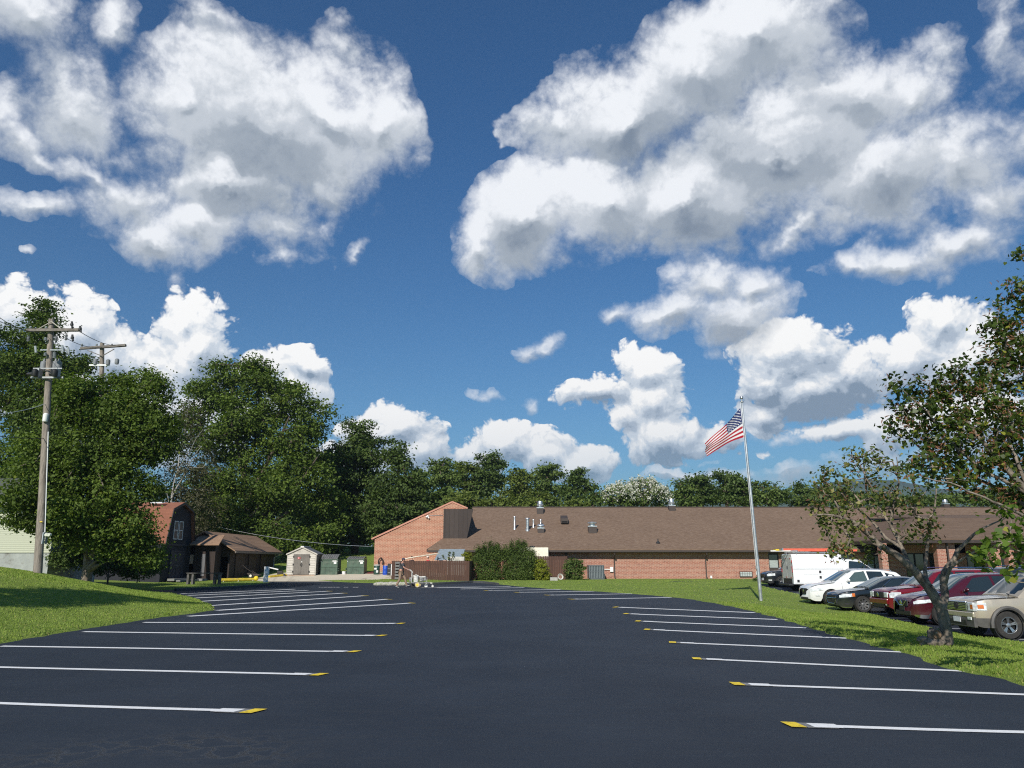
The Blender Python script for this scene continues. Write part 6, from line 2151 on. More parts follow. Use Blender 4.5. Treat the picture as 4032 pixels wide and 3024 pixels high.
M_FR = mat('flag red', (.44, .004, .02), .6, var=.08)
M_FW = mat('flag white', (.80, .79, .78), .6, var=.04)
M_FB = mat('flag blue', (.016, .030, .13), .6, var=.1)
for m_ in (M_FR, M_FW, M_FB):
    b_ = m_.node_tree.nodes['Principled BSDF']
    tr = m_.node_tree.nodes.new('ShaderNodeBsdfTranslucent'); mx = m_.node_tree.nodes.new('ShaderNodeMixShader'); mx.inputs[0].default_value = .25
    src = b_.inputs['Base Color'].links[0].from_socket
    m_.node_tree.links.new(src, tr.inputs[0])
    m_.node_tree.links.new(b_.outputs[0], mx.inputs[1]); m_.node_tree.links.new(tr.outputs[0], mx.inputs[2])
    m_.node_tree.links.new(mx.outputs[0], m_.node_tree.nodes['Material Output'].inputs[0])
h0, h1, f0, f1 = [A(x, y, YFp) for x, y in ((2915, 1606), (2930, 1721), (2768, 1750), (2779, 1800))]


def cloth(u, v):
    """u: hoist to fly, v: top to bottom"""
    a = h0.lerp(h1, v); b = f0.lerp(f1, v)
    p = a.lerp(b, u)
    # the top edge sags a little and the cloth ripples in depth and height
    p.z += -.10 * math.sin(math.pi * u) * (1 - v) - .12 * math.sin(math.pi * u) * v * -1.0
    wv = math.sin(u * 9 - v * 2.2 + .4) * .05 * u ** .6 + math.sin(u * 4 + v * 4) * .07 * u
    p.y += wv - .35 * u * (1 - .4 * v)
    p.z += .02 * math.cos(u * 9 - v * 2.2) * u
    p.x += .03 * math.sin(v * 9 + u * 6) * u
    return p


NU, NVs = 60, 39
mb = MB()
vs = [cloth(i / NU, j / NVs) - h0 for j in range(NVs + 1) for i in range(NU + 1)]
fs, ms = [], []
mb.v = [tuple(v) for v in vs]
for j in range(NVs):
    for i in range(NU):
        k = j * (NU + 1) + i
        mb.f.append((k, k + 1, k + NU + 2, k + NU + 1))
        if i < NU * .40 and j < 21: mb.m.append(2)
        else: mb.m.append(0 if (j // 3) % 2 == 0 else 1)
# fifty stars, just off each face of the cloth
for s in (-1, 1):
    for row in range(9):
        n_ = 6 if row % 2 == 0 else 5
        for c_ in range(n_):
            u = .40 * ((c_ * 2 + 1 + (0 if row % 2 == 0 else 1)) / 12.0)
            v = (row + 1) / 10 * 21 / 39
            c0 = cloth(u, v)
            du = (cloth(u + .01, v) - c0).normalized(); dv = (cloth(u, v + .01) - c0); dv = (dv - du * dv.dot(du)).normalized()
            nn = du.cross(dv).normalized() * s * .006
            pts = []
            for q in range(10):
                rr = .045 if q % 2 == 0 else .020
                an = math.pi * q / 5
                pts.append(c0 - h0 + nn + du * (rr * math.sin(an)) - dv * (rr * math.cos(an)))
            mb.add(pts, [tuple(range(10))], 1)
me = bpy.data.meshes.new('flag')
me.from_pydata(mb.v, [], mb.f)
for m_ in (M_FR, M_FW, M_FB): me.materials.append(m_)
me.polygons.foreach_set('material_index', mb.m)
me.polygons.foreach_set('use_smooth', [True] * len(me.polygons))
fo = bpy.data.objects.new('flag', me); C.objects.link(fo); fo.location = h0
tag(fo, 'red white and blue striped flag with white stars flying from the pole', 'flag')

# bench in front of the barn, white sign plates, yellow rails, cart, bin
q = hit(690, 2300); q1 = hit(855, 2298)
bx = thing('bench', 'dark plank bench on the island grass in front of the barn', 'bench', (hit(770, 2299).x, 54.5, gz(hit(770, 2299).x, 54.5)))
yb = 54.5
w_ = PX(874, yb, 2255) - PX(738, yb, 2255)
hb = PZ(2255, yb, 800) - bx.location.z
mdb = mat('dark bench wood', (.10, .095, .09), .8, var=.3)
bx.location.x = (PX(874, yb, 2255) + PX(738, yb, 2255)) / 2
MB().b2((-w_ / 2, -.22, hb - .06), (w_ / 2, -.08, hb)).b2((-w_ / 2, -.07, hb - .06), (w_ / 2, .07, hb)).b2((-w_ / 2, .08, hb - .06), (w_ / 2, .22, hb)).build('seat', mdb, bx)
for x in (-w_ / 2 + .05, -w_ / 2 + .38, w_ / 2 - .52, w_ / 2 - .2):
    MB().b2((x, -.16, -.1), (x + .14, .16, hb - .061)).build('leg', mdb, bx)
ys_ = 57.0
sq = A(1047, 2297, ys_)
t = thing('sign_post', 'two blank white plates stacked on a thin post at the grass island tip', 'sign', (sq.x, ys_, gz(sq.x, ys_)))
z0_, z1_, z2_ = PZ(2293, ys_, 1047) - t.location.z, PZ(2263, ys_, 1047) - t.location.z, PZ(2231, ys_, 1047) - t.location.z
w_ = (1058 - 1038) * ys_ / FPX
mb = MB().b2((-w_ / 2, -.03, z1_ + .01), (w_ / 2, -.015, z2_)); mb.build('sign_plate', M_WHITEM, t, bevel=.005)
mb = MB().b2((-w_ / 2 - .02, -.03, z0_), (w_ / 2 - .05, -.015, z1_ - .01)); mb.build('sign_plate', M_WHITEM, t, bevel=.005)
MB().b2((-.02, -.014, -.3), (.02, .02, z2_ - .05)).build('post', M_GALV, t)


def yellow_rail(pa, pb, r, label, ball_end):
    a, b = pa, pb
    t = thing('yellow_rail', label, 'barrier', tuple(a))
    d = b - a
    MB().tube([(0, 0, r), Vector((0, 0, r)) + d * .33, Vector((0, .05, r)) + d * .66, Vector((0, 0, r)) + d], [r, r * 1.05, r * .95, r], 12).build('rail', mat('chipped yellow paint', (.55, .40, .03), .6, var=.25, scale=7, dirt=(.30, .24, .12), dscale=5), t, smooth=True)
    mb = MB()
    for f in (.08, .5, .92):
        c_ = d * f
        mb = MB().box((c_.x, c_.y, r * .3), (.16, .2, r * 1.2)); mb.build('saddle', M_STONE, t)
    if ball_end: MB().ball(d + Vector((.05, 0, r * 1.6)), r * 1.5, 10).build('end_ball', M_YELLOW, t, smooth=True)


a = hit(872, 2296); b = hit(1010, 2288)
a = Vector((PX(868, 59.5, 2290), 59.5, gz(PX(868, 59.5, 2290), 59.5))); b = Vector((PX(1006, 61.2, 2280), 61.2, gz(PX(1006, 61.2, 2280), 61.2)))
yellow_rail(a, b, .13, 'long yellow rail lying on the grass behind the bench, ball at its end', True)
a = Vector((PX(1060, 66.0, 2270), 66.0, gz(PX(1060, 66.0, 2270), 66.0) + .02)); b = Vector((PX(1126, 67.6, 2262), 67.6, gz(PX(1126, 67.6), 67.6) + .05))
yellow_rail(a, b, .13, 'thicker yellow rail along the pad edge left of the tan shed', False)
# garden cart by the brown shed
cx_ = PX(1000, 64.5, 2260); cz = gz(cx_, 64.5)
t = thing('utility_cart', 'small dark two-wheeled cart with long handles by the brown shed doors', 'cart', (cx_, 64.5, cz))
MB().prism([(-.5, -.3, .42), (.55, -.3, .30), (.45, -.3, .20), (-.35, -.3, .22)], (0, .6, 0)).build('tray', M_DKBROWN, t)
for s in (-.36, .36):
    wl2 = MB().lathe((-.15, s, .19), [(.12, -.03), (.19, -.035), (.19, .035), (.12, .03)], 18, 0, 'Y').build('wheel', M_RUB, t, smooth=True)
    MB().lathe((-.15, s, .19), [(.02, -.04), (.10, -.03), (.10, .03), (.02, .04)], 14, 0, 'Y').build('rim', M_CREAM, wl2, smooth=True)
    MB().tube([(.2, s * .7, .3), (-.6, s * .75, .8), (-.9, s * .75, 1.05)], .018, 6).build('handle', M_DKBROWN, t)
# black bin with handle and pale pipe by the tan shed
bx_ = PX(1104, 67.5, 2250); bz_ = gz(bx_, 67.5)
t = thing('yard_bin', 'black bin with an upright wire handle left of the tan storage shed', 'bin', (bx_, 67.5, bz_))
MB().prism([(-.2, -.18, 0), (.2, -.18, 0), (.24, -.18, .55), (-.24, -.18, .55)], (0, .36, 0)).build('body', M_BLACK, t, bevel=.02)
MB().tube([(-.12, 0, .5), (-.12, 0, .95), (.12, 0, .95), (.12, 0, .5)], .015, 6).build('handle', M_BLACK, t)
a = Vector((PX(1062, 67.8, 2236), 67.8, PZ(2235, 67.8, 1062))); b = Vector((PX(1096, 67.4, 2243), 67.4, PZ(2243, 67.4, 1096)))
o = MB().tube([(0, 0, 0), b - a], .055, 8).build('pipe', M_WHITEM, smooth=True); o.location = a
tag(o, 'short white pipe lying towards the black bin by the tan shed', 'pipe')
q = A(1118, 2256, 67.6)
o = MB().ball((0, 0, .18), .22, 10, 0, (1.1, .8, .75)).b2((.1, -.25, 0), (.3, -.1, .2)).build('sack', mat('dark grey sack', (.05, .05, .055), .7, var=.3), smooth=True)
o.location = (q.x, 67.4, gz(q.x, 67.4)); tag(o, 'dark grey sack slumped against the tan shed corner', 'sack')
# ================================================================== vehicles
M_TYRE = mat('tyre rubber', (.028, .026, .024), .85, var=.3, scale=9, dirt=(.07, .062, .05), dscale=3)
M_RIM = mat('alloy wheel', (.50, .50, .50), .3, metal=.9, var=.1)
M_HLAMP = mat('headlamp lens', (.62, .64, .64), .08, var=.35, scale=9, coat=1.0)
M_AMBER = mat('amber lens', (.55, .14, .02), .2)
M_TAIL = mat('tail lamp', (.45, .012, .012), .15)
M_TRIMB = mat('black trim', (.022, .022, .023), .55)
M_PLATE = mat('licence plate', (.66, .67, .70), .5, var=.15, scale=30)
M_CARGL = glass_dark('car glass', (.012, .018, .018))
M_CARGL2 = glass_dark('pale car glass', (.05, .075, .07))
M_SEAT = mat('tan seat', (.30, .27, .22), .8)


def interp(tab, x):
    return float(np.interp(x, [a for a, b in tab], [b for a, b in tab]))


class Car:
    """nose at x = 0 pointing to -X, length along +X, centre line y = 0, wheels on z = 0"""
    def __init__(s, name, label, cat, loc, paint, L, W, zs, plan, roof, cowl, header, backl, rearb, wheels, R_, zb=.22, rot=0, group=None, arch=.055, tumble=.16, clad=None, seg=44):
        s.t = thing(name, label, cat, loc, rot, group)
        s.paint, s.L, s.W, s.zs, s.plan, s.R = paint, L, W, zs, plan, R_
        s.roof, s.cowl, s.header, s.backl, s.rearb, s.wheels = roof, cowl, header, backl, rearb, wheels
        s.zb0, s.arch, s.tumble = zb, arch, tumble
        xs = sorted(set([round(v, 3) for v in list(np.linspace(0, L, seg)) + [.02, .06, .12, .2, .3, L - .02, L - .08, L - .2]] + [round(w + k * (R_ + arch), 3) for w in wheels for k in (-1, -.97, -.88, -.7, -.45, -.2, 0, .2, .45, .7, .88, .97, 1)]))
        mb = MB()
        n = 8
        rings = []
        for x in xs:
            r = [s.body(x, i / (n - 1)) for i in range(n)]
            w, zb_, z1 = r[-1][1], r[0][2], r[-1][2]
            top = [(x, -w * f, z1 + s.crown(x) * (1 - f * f)) for f in (.8, .5, 0)]
            side = [(x, -w2 * .9, zb_) for w2 in (w * .95,)]
            half = [(x, 0, zb_)] + side + r_pts(r) + top
            ring = half + [(p[0], -p[1], p[2]) for p in half[-2:0:-1]]
            rings.append(ring)
        m = len(rings[0])
        vs = [p for r in rings for p in r]
        fs = [(i * m + j, i * m + (j + 1) % m, (i + 1) * m + (j + 1) % m, (i + 1) * m + j) for i in range(len(xs) - 1) for j in range(m)]
        fs += [tuple(range(m - 1, -1, -1)), tuple(range((len(xs) - 1) * m, len(xs) * m))]
        mb.add(vs, fs)
        s.bodyo = mb.build('body', paint, s.t, smooth=50)
        # greenhouse
        gx = sorted(set([cowl, header, backl, rearb] + [round(v, 3) for v in np.linspace(cowl, rearb, 16)]))
        mb = MB()
        rings = []
        for x in gx:
            a = s.gh(x, 0, -1); b = s.gh(x, 1, -1)
            zr = b[2]
            ring = [a, s.gh(x, .5, -1), b, (x, b[1] * .8, zr + .035), (x, 0, zr + .05)]
            ring = ring + [(p[0], -p[1], p[2]) for p in ring[-2::-1]]
            rings.append(ring)
        m = len(rings[0])
        mb.add([p for r in rings for p in r], [(i * m + j, i * m + j + 1, (i + 1) * m + j + 1, (i + 1) * m + j) for i in range(len(gx) - 1) for j in range(m - 1)] + [tuple(range(m)), tuple(range((len(gx) - 1) * m, len(gx) * m))])
        s.roofo = mb.build('roof', paint, s.t, smooth=35)
        # floor and dark wheel wells
        MB().b2((.12, -W * .40, zb + .03), (L - .12, W * .40, min(zb + .32, .6))).build('underbody', M_BLACK, s.t)
        for w in wheels:
            for sd in (-1, 1):
                MB().lathe((w, sd * (W / 2 - .16), R_), [(.02, -.10 * sd), (R_ + arch - .01, -.10 * sd), (R_ + arch - .01, .12 * sd), (R_ + arch - .03, .12 * sd), (R_ + arch - .03, -.08 * sd), (.02, -.08 * sd)], 24, 0, 'Y').build('wheel_well', M_BLACK, s.t)

    def halfw(s, x):
        return s.W / 2 * interp(s.plan, x / s.L)

    def bottom(s, x):
        z = s.zb0 + .10 * max(0, 1 - x / .25) ** 2 + .12 * max(0, 1 - (s.L - x) / .35) ** 2
        for w in s.wheels:
            d = abs(x - w)
            ra = s.R + s.arch
            if d < ra: z = max(z, s.R + math.sqrt(ra * ra - d * d))
        return z

    def crown(s, x):
        return .05 + .02 * math.sin(math.pi * min(x / s.L, 1))

    def body(s, x, f):
        """side point, f = 0 bottom to 1 shoulder (camera side, y < 0)"""
        zb_ = s.bottom(x); z1 = interp(s.zs, x)
        z = zb_ + (z1 - zb_) * f
        w = s.halfw(x)
        g = (z - s.zb0) / (z1 - s.zb0 + 1e-6)
        k = 1 - .06 * (1 - g) ** 3 - .10 * max(g - .72, 0) ** 1.5 * 3
        return (x, -w * k, z)

    def gh(s, x, f, sd):
        z0 = interp(s.zs, x) - .02; z1 = max(interp(s.roof, x), z0 + .002)
        w = s.halfw(x) * .93
        hh = (z1 - z0)
        y = (w - s.tumble * (hh / .5) * f * 1.0 - .03 * f * f)
        return (x, sd * y, z0 + hh * f)

    def panel(s, name, pts, m_, off=.008, parent=None, sd=-1, fn='gh', bevel=0):
        """flat-ish patch on the side; pts are (x, f)"""
        P = []
        for x, f in pts:
            p = s.gh(x, f, sd) if fn == 'gh' else s.body(x, f)
            y = p[1] + (off * sd if fn == 'gh' else -off)
            if fn != 'gh' and sd > 0: y = -y
            P.append((p[0], y, p[2]))
        return MB().prism(P, (0, -.006 * sd, 0)).build(name, m_, parent or s.t)

    def strip_patch(s, name, x0, x1, f0, f1, m_, off=.01, n=5, parent=None, sides=(-1, 1)):
        """patch that follows the body side; f0 / f1 may be callables of x"""
        for sd in sides:
            vs, fs = [], []
            for i in range(n + 1):
                x = x0 + (x1 - x0) * i / n
                for j in range(3):
                    a = f0(x) if callable(f0) else f0; b = f1(x) if callable(f1) else f1
                    p = s.body(x, a + (b - a) * j / 2)
                    vs.append((p[0] - (off * .7 if x < .3 else 0), (p[1] - off) * (1 if sd < 0 else -1), p[2]))
            for i in range(n):
                for j in range(2):
                    fs.append((i * 3 + j, i * 3 + j + 1, (i + 1) * 3 + j + 1, (i + 1) * 3 + j))
            MB().add(vs, fs).build(name, m_, parent or s.t, smooth=True)

    def zf(s, x, z):
        """fraction of the side height that lies at height z"""
        zb_ = s.bottom(x); z1 = interp(s.zs, x)
        return min(max((z - zb_) / (z1 - zb_), 0), 1)

    def wheel(s, spokes=5, rim=M_RIM, rr=.66, tw=.23, style='split', sides=(-1, 1)):
        for w in s.wheels:
            for sd in sides:
                c = (w, sd * (s.W / 2 - tw / 2 - .01), s.R)
                R_ = s.R
                ri = R_ * rr
                prof = [(ri, -tw * .46), (R_ * .93, -tw * .5), (R_, -tw * .36), (R_, tw * .36), (R_ * .93, tw * .5), (ri, tw * .46)]
                wo2 = MB().lathe((0, 0, 0), prof, 32, 0, 'Y', caps=False).build('wheel', M_TYRE, s.t, smooth=True)
                wo2.location = c
                mb = MB().lathe((0, sd * tw * .20, 0), [(ri * .99, -.07), (ri * 1.01, -.07), (ri * 1.01, sd * .06 + .0), (ri * .93, sd * .06), (ri * .90, -.05)], 32, 0, 'Y', caps=False)
                mb.lathe((0, sd * tw * .30, 0), [(.055, -.03), (.06, .012), (.03, .02)] if sd > 0 else [(.055, .03), (.06, -.012), (.03, -.02)], 16, 0, 'Y')
                for k in range(spokes):
                    an = 2 * math.pi * k / spokes + .3
                    for dd in ((-.13, .13) if style == 'split' else (0,)):
                        a0, a1 = an + dd * .6, an + dd
                        wdt = ri * (.085 if style == 'split' else .16)
                        p0 = Vector((math.cos(a0) * .05, sd * tw * .30, math.sin(a0) * .05)); p1 = Vector((math.cos(a1) * ri * .95, sd * tw * .40, math.sin(a1) * ri * .95))
                        t_ = Vector((-math.sin(an), 0, math.cos(an))) * wdt
                        mb.prism([p0 - t_ * .8, p0 + t_ * .8, p1 + t_, p1 - t_], (0, -sd * .03, 0))
                r_o = mb.build('rim', rim, wo2, smooth=35)
                MB().lathe((0, sd * tw * .05, 0), [(.01, 0), (ri * .95, 0), (ri * .95, .005 * sd)], 24, 0, 'Y').build('brake_disc', M_BLACK, wo2)

    def mirror(s, x, m_):
        for sd in (-1, 1):
            z = interp(s.zs, x) + .06
            y = sd * (s.halfw(x) * .97 + .12)
            mo = MB().ball((x, y, z + .04), .12, 12, 0, (.55, .95, .62)).box((x, y - sd * .10, z - .02), (.07, .12, .04)).build('mirror', m_, s.t, smooth=True)

    def front(s, name, y0, y1, z0, z1, m_, x=-.012, d=.03, bevel=0, parent=None):
        return MB().b2((x, y0, z0), (x + d, y1, z1)).build(name, m_, parent or s.t, bevel=bevel)

    def seam(s, x, f1=.97, f0=.03):
        pts = []
        for i in range(6):
            p = s.body(x, f0 + (f1 - f0) * i / 5); pts.append((p[0], p[1] - .002, p[2]))
        MB().tube(pts, .006, 4).build('door_seam', M_BLACK, s.bodyo)

    def handle(s, x, z, m_):
        p = s.body(x, s.zf(x, z))
        MB().box((x, p[1] - .03, z), (.20, .035, .035)).build('door_handle', m_, s.bodyo, bevel=.008)


def r_pts(r):
    return list(r)


def slanted(pts, d, m_, name, par):
    return MB().prism(pts, d).build(name, m_, par)


def windshield(c, m_=M_CARGL2, inset=.07, rear=True):
    """glass laid just above the sloping front of the greenhouse"""
    vs, fs = [], []
    n = 6
    for i in range(n + 1):
        x = c.cowl + .05 + (c.header - c.cowl - .07) * i / n
        b = c.gh(x, 1, -1)
        a = c.gh(x, .0, -1)
        wy = abs(b[1]) - inset
        for k in (-1, -.8, -.4, 0, .4, .8, 1):
            vs.append((x - .006, wy * k, b[2] + (.05 * (1 - abs(k)) if abs(k) < .8 else .035 * (1 - abs(k)) / .2 * 1.0) + .012))
    for i in range(n):
        for k in range(6):
            fs.append((i * 7 + k, i * 7 + k + 1, (i + 1) * 7 + k + 1, (i + 1) * 7 + k))
    MB().add(vs, fs).build('windshield', m_, c.t, smooth=True)
    MB().tube([(c.cowl - .02, -abs(c.gh(c.cowl, 1, -1)[1]) * .6, interp(c.zs, c.cowl) + .085), (c.cowl + .12, -.05, interp(c.zs, c.cowl) + .13)], .012, 5).build('wiper', M_BLACK, c.t)


def car_at(px, Y, zoff=0):
    q = A(px, 2340, Y)
    return (q.x, Y, float(car_h(Y)) + .004)


CARS = 'parked cars nosed up to the verge'
# ---- tan SUV (nearest)
P_TAN = paint_mat('champagne paint', (.46, .40, .31), .28, .35, .15)
M_CLAD = mat('grey cladding', (.085, .08, .075), .6, var=.15)
Yn = 21.9
x_, y_, z_ = car_at(3737, Yn + .55)
c = Car('parked_suv', 'tan SUV with chrome grille and grey wheel arches, nearest of the parked row', 'car', (x_ + 0.42, Yn + .93, float(car_h(Yn)) + .004), P_TAN, 4.85, 1.87,
        [(0, .86), (.10, 1.00), (.35, 1.06), (1.25, 1.10), (1.5, 1.12), (4.6, 1.14), (4.85, 1.10)], [(0, .78), (.02, .87), (.05, .93), (.10, .98), (.2, 1), (.85, 1), (.97, .96), (1, .90)],
        [(1.25, 1.13), (1.30, 1.16), (1.98, 1.70), (2.25, 1.74), (4.0, 1.76), (4.6, 1.70), (4.78, 1.25)], 1.25, 2.05, 4.5, 4.80, (.84, 3.72), .375, .30, 0, CARS)
c.strip_patch('bumper_trim', .02, .50, 0.0, lambda x: c.zf(x, .56), M_CLAD, .018)
c.front('lower_bumper', -.80, .80, .30, .56, M_CLAD, -.05, .1, .02)
c.front('bumper', -.80, .80, .565, .72, P_TAN, -.06, .1, .03)
c.front('lower_intake', -.42, .42, .36, .48, M_BLACK, -.058, .03)
g_ = c.front('grille', -.50, .50, .74, 1.0, M_CHROME, -.045, .06, .02)
for i in range(5): MB().b2((-.052, -.46, .765 + i * .045), (-.0455, .46, .785 + i * .045)).build('grille_bar', M_TRIMB, g_)
mb = MB().lathe((-.056, 0, .87), [(.085, -.01), (.085, .004), (.06, .008)], 20, 0, 'X'); mb.build('badge', M_TRIMB, g_)
for sd in (-1, 1):
    h_ = MB().b2((-.03, sd * .53, .74), (.10, sd * .80, .98)).build('headlight', M_HLAMP, c.t, bevel=.02)
    MB().b2((-.034, sd * .66, .80), (.0, sd * .78, .92)).build('turn_signal', M_AMBER, h_)
    MB().b2((-.07, sd * .52, .50), (-.04, sd * .70, .58)).build('fog_light', M_HLAMP, c.t, bevel=.01)
c.strip_patch('headlight', .03, .30, lambda x: c.zf(x, .77), lambda x: c.zf(x, .97), M_HLAMP, .014, 5)
c.strip_patch('turn_signal', .10, .24, lambda x: c.zf(x, .82), lambda x: c.zf(x, .92), M_AMBER, .020, 3)
p_ = c.front('licence_plate', -.17, .17, .42, .56, M_PLATE, -.075, .015)
for w in c.wheels:                                 # grey flared arches
    for sd in (-1, 1):
        pts = []
        for k in range(13):
            an = R(-8 + 196 * k / 12)
            pts.append((w + math.cos(an) * (c.R + .10), sd * (c.W / 2 + .005), c.R + math.sin(an) * (c.R + .10)))
        MB().tube(pts, .055, 6).build('wheel_arch', M_CLAD, c.t, smooth=True)
c.strip_patch('sill', 1.42, 3.35, 0.0, lambda x: c.zf(x, .48), M_CLAD, .02, 6)
c.panel('window', [(1.50, .12), (1.98, .90), (2.55, .92), (2.62, .08)], M_CARGL); c.panel('window', [(2.72, .08), (2.66, .92), (3.5, .92), (3.45, .08)], M_CARGL); c.panel('window', [(3.58, .10), (3.6, .92), (4.35, .88), (4.45, .14)], M_CARGL)
c.panel('window', [(1.50, .12), (1.98, .90), (2.55, .92), (2.62, .08)], M_CARGL, sd=1); c.panel('window', [(2.72, .08), (2.66, .92), (3.5, .92), (3.45, .08)], M_CARGL, sd=1)
windshield(c, M_CARGL)
c.wheel(5, style='split', rr=.60)
c.mirror(1.62, M_TRIMB)
c.seam(1.45); c.seam(2.67); c.seam(3.52); c.handle(2.5, .92, P_TAN); c.handle(3.35, .92, P_TAN)
MB().tube([(1.0, -.72, 1.08), (1.02, -.72, 1.95)], .006, 5).build('antenna', M_GALV, c.t)
for sd in (-1, 1): MB().tube([(2.3, sd * .58, 1.82), (2.4, sd * .58, 1.86), (4.2, sd * .58, 1.87), (4.3, sd * .58, 1.82)], .018, 6).build('roof_rail', M_TRIMB, c.t, smooth=True)

# ---- dark red crossover
P_MAR = paint_mat('maroon paint', (.060, .004, .010), .18, .1)
Yn = 26.6
x_, y_, z_ = car_at(3522, Yn + .75)
c = Car('parked_crossover', 'maroon crossover with thin slanted headlights behind the redbud trunk', 'car', (x_ + 0.34, Yn + .94, float(car_h(Yn)) + .004), P_MAR, 4.75, 1.88,
        [(0, .72), (.08, .84), (.30, .93), (.9, 1.02), (1.2, 1.06), (4.5, 1.14), (4.75, 1.08)], [(0, .72), (.02, .84), (.07, .94), (.16, 1), (.85, 1), (.97, .93), (1, .84)],
        [(1.15, 1.07), (1.2, 1.10), (2.0, 1.58), (2.35, 1.66), (3.4, 1.68), (4.3, 1.56), (4.72, 1.2)], 1.15, 2.2, 4.3, 4.72, (.92, 3.75), .37, .22, 0, CARS)
c.front('grille', -.38, .38, .60, .80, M_TRIMB, -.03, .05, .02)
g_ = MB().tube([(-.045, -.36, .80), (-.05, -.12, .62), (-.05, .12, .62), (-.045, .36, .80)], .02, 6).build('grille_bar', M_CHROME, c.t)
MB().lathe((-.055, 0, .71), [(.07, -.01), (.085, .0), (.07, .01)], 20, 0, 'X').build('badge', M_CHROME, c.t)
c.strip_patch('headlight', .03, .62, lambda x: c.zf(x, .68 + x * .14), lambda x: c.zf(x, .80 + x * .10), M_HLAMP, .012, 6)
c.front('lower_intake', -.5, .5, .30, .44, M_BLACK, -.02, .05, .01)
c.strip_patch('bumper_trim', .03, .5, 0.0, lambda x: c.zf(x, .34), M_CHROME, .012)
c.front('licence_plate', -.17, .17, .46, .60, M_TRIMB, -.045, .02)
for pts in ([(1.65, .10), (2.15, .88), (2.72, .92), (2.80, .08)], [(2.88, .08), (2.82, .92), (3.55, .90), (3.68, .08)], [(3.78, .12), (3.70, .84), (4.1, .70), (4.35, .25)]):
    c.panel('window', pts, M_CARGL); c.panel('window', pts, M_CARGL, sd=1)
windshield(c)
c.wheel(5, style='split'); c.mirror(1.72, P_MAR); c.seam(1.5); c.seam(2.84); c.seam(3.7); c.handle(2.62, .95, P_MAR); c.handle(3.5, .97, P_MAR)
MB().tube([(4.1, -.3, 1.72), (4.2, -.3, 1.95)], .01, 5).build('antenna', M_BLACK, c.t)

# ---- red SUV
P_RED = paint_mat('bright red paint', (.16, .004, .009), .16, .1)
Yn = 30.1
x_, y_, z_ = car_at(3430, Yn + .75)
c = Car('parked_suv', 'red SUV with dark grille and roof rails, between black sedan and maroon crossover', 'car', (x_ + 0.40, Yn + .94, float(car_h(Yn)) + .004), P_RED, 4.8, 1.88,
        [(0, .86), (.10, .98), (.35, 1.05), (1.2, 1.12), (1.4, 1.14), (4.6, 1.17), (4.8, 1.1)], [(0, .82), (.02, .90), (.07, .97), (.15, 1), (.85, 1), (.97, .95), (1, .90)],
        [(1.25, 1.15), (1.3, 1.18), (2.0, 1.68), (2.3, 1.76), (3.9, 1.78), (4.5, 1.68), (4.78, 1.25)], 1.25, 2.1, 4.4, 4.78, (.95, 3.75), .38, .30, 0, CARS)
c.front('grille', -.40, .40, .72, .95, M_TRIMB, -.03, .05, .02)
MB().lathe((-.05, 0, .84), [(.07, -.01), (.085, .0), (.07, .01)], 20, 0, 'X').build('badge', M_CHROME, c.t)
c.front('bumper', -.74, .74, .48, .70, P_RED, -.07, .1, .04)
c.front('lower_intake', -.42, .42, .36, .50, M_BLACK, -.055, .05, .01)
c.strip_patch('headlight', .03, .42, lambda x: c.zf(x, .74), lambda x: c.zf(x, .95), M_HLAMP, .016, 5)
for sd in (-1, 1): MB().b2((-.03, sd * .44, .74), (.05, sd * .72, .94)).build('headlight', M_HLAMP, c.t, bevel=.02); MB().lathe((-.07, sd * .62, .50), [(.055, .01), (.06, .03), (.04, .04)], 14, 0, 'X').build('fog_light', M_HLAMP, c.t)
for pts in ([(1.6, .10), (2.10, .88), (2.65, .92), (2.72, .08)], [(2.80, .08), (2.74, .92), (3.5, .92), (3.55, .08)], [(3.65, .10), (3.62, .90), (4.3, .84), (4.45, .16)]):
    c.panel('window', pts, M_CARGL); c.panel('window', pts, M_CARGL, sd=1)
windshield(c)
c.wheel(5); c.mirror(1.7, P_RED); c.seam(1.45); c.seam(2.76); c.seam(3.6)
for sd in (-1, 1): MB().tube([(2.3, sd * .60, 1.82), (2.4, sd * .60, 1.87), (4.2, sd * .60, 1.88), (4.3, sd * .60, 1.80)], .018, 6).build('roof_rail', M_CHROME, c.t, smooth=True)

# ---- black sedan
P_BLK = paint_mat('black green paint', (.012, .017, .019), .15, .2)
Yn = 33.2
x_, y_, z_ = car_at(3258, Yn + .75)
c = Car('parked_sedan', 'black sedan with bright alloy wheel and chrome-edged grille', 'car', (x_ + 0.25, Yn + .92, float(car_h(Yn)) + .004), P_BLK, 4.85, 1.84,
        [(0, .66), (.10, .76), (.4, .84), (1.2, .93), (1.4, .96), (3.9, 1.03), (4.6, 1.05), (4.85, .96)], [(0, .74), (.02, .84), (.07, .94), (.15, 1), (.85, 1), (.96, .93), (1, .82)],
        [(1.30, .97), (1.35, 1.0), (2.15, 1.38), (2.5, 1.43), (3.1, 1.43), (3.6, 1.34), (4.3, 1.06)], 1.30, 2.35, 3.3, 4.3, (.95, 3.70), .34, .18, 0, CARS)
c.front('grille', -.45, .45, .36, .56, M_TRIMB, -.03, .05, .02)
c.front('grille', -.42, .42, .60, .68, M_TRIMB, -.03, .05, .015)
MB().tube([(-.035, -.5, .59), (-.04, -.4, .575), (-.04, .4, .575), (-.035, .5, .59)], .014, 6).tube([(-.035, -.5, .55), (-.04, -.40, .40), (-.04, -.3, .35), (-.04, .3, .35), (-.04, .40, .40), (-.035, .5, .55)], .012, 6).build('grille_bar', M_CHROME, c.t)
c.strip_patch('headlight', .04, .62, lambda x: c.zf(x, .60 + x * .10), lambda x: c.zf(x, .72 + x * .12), M_HLAMP, .012, 6)
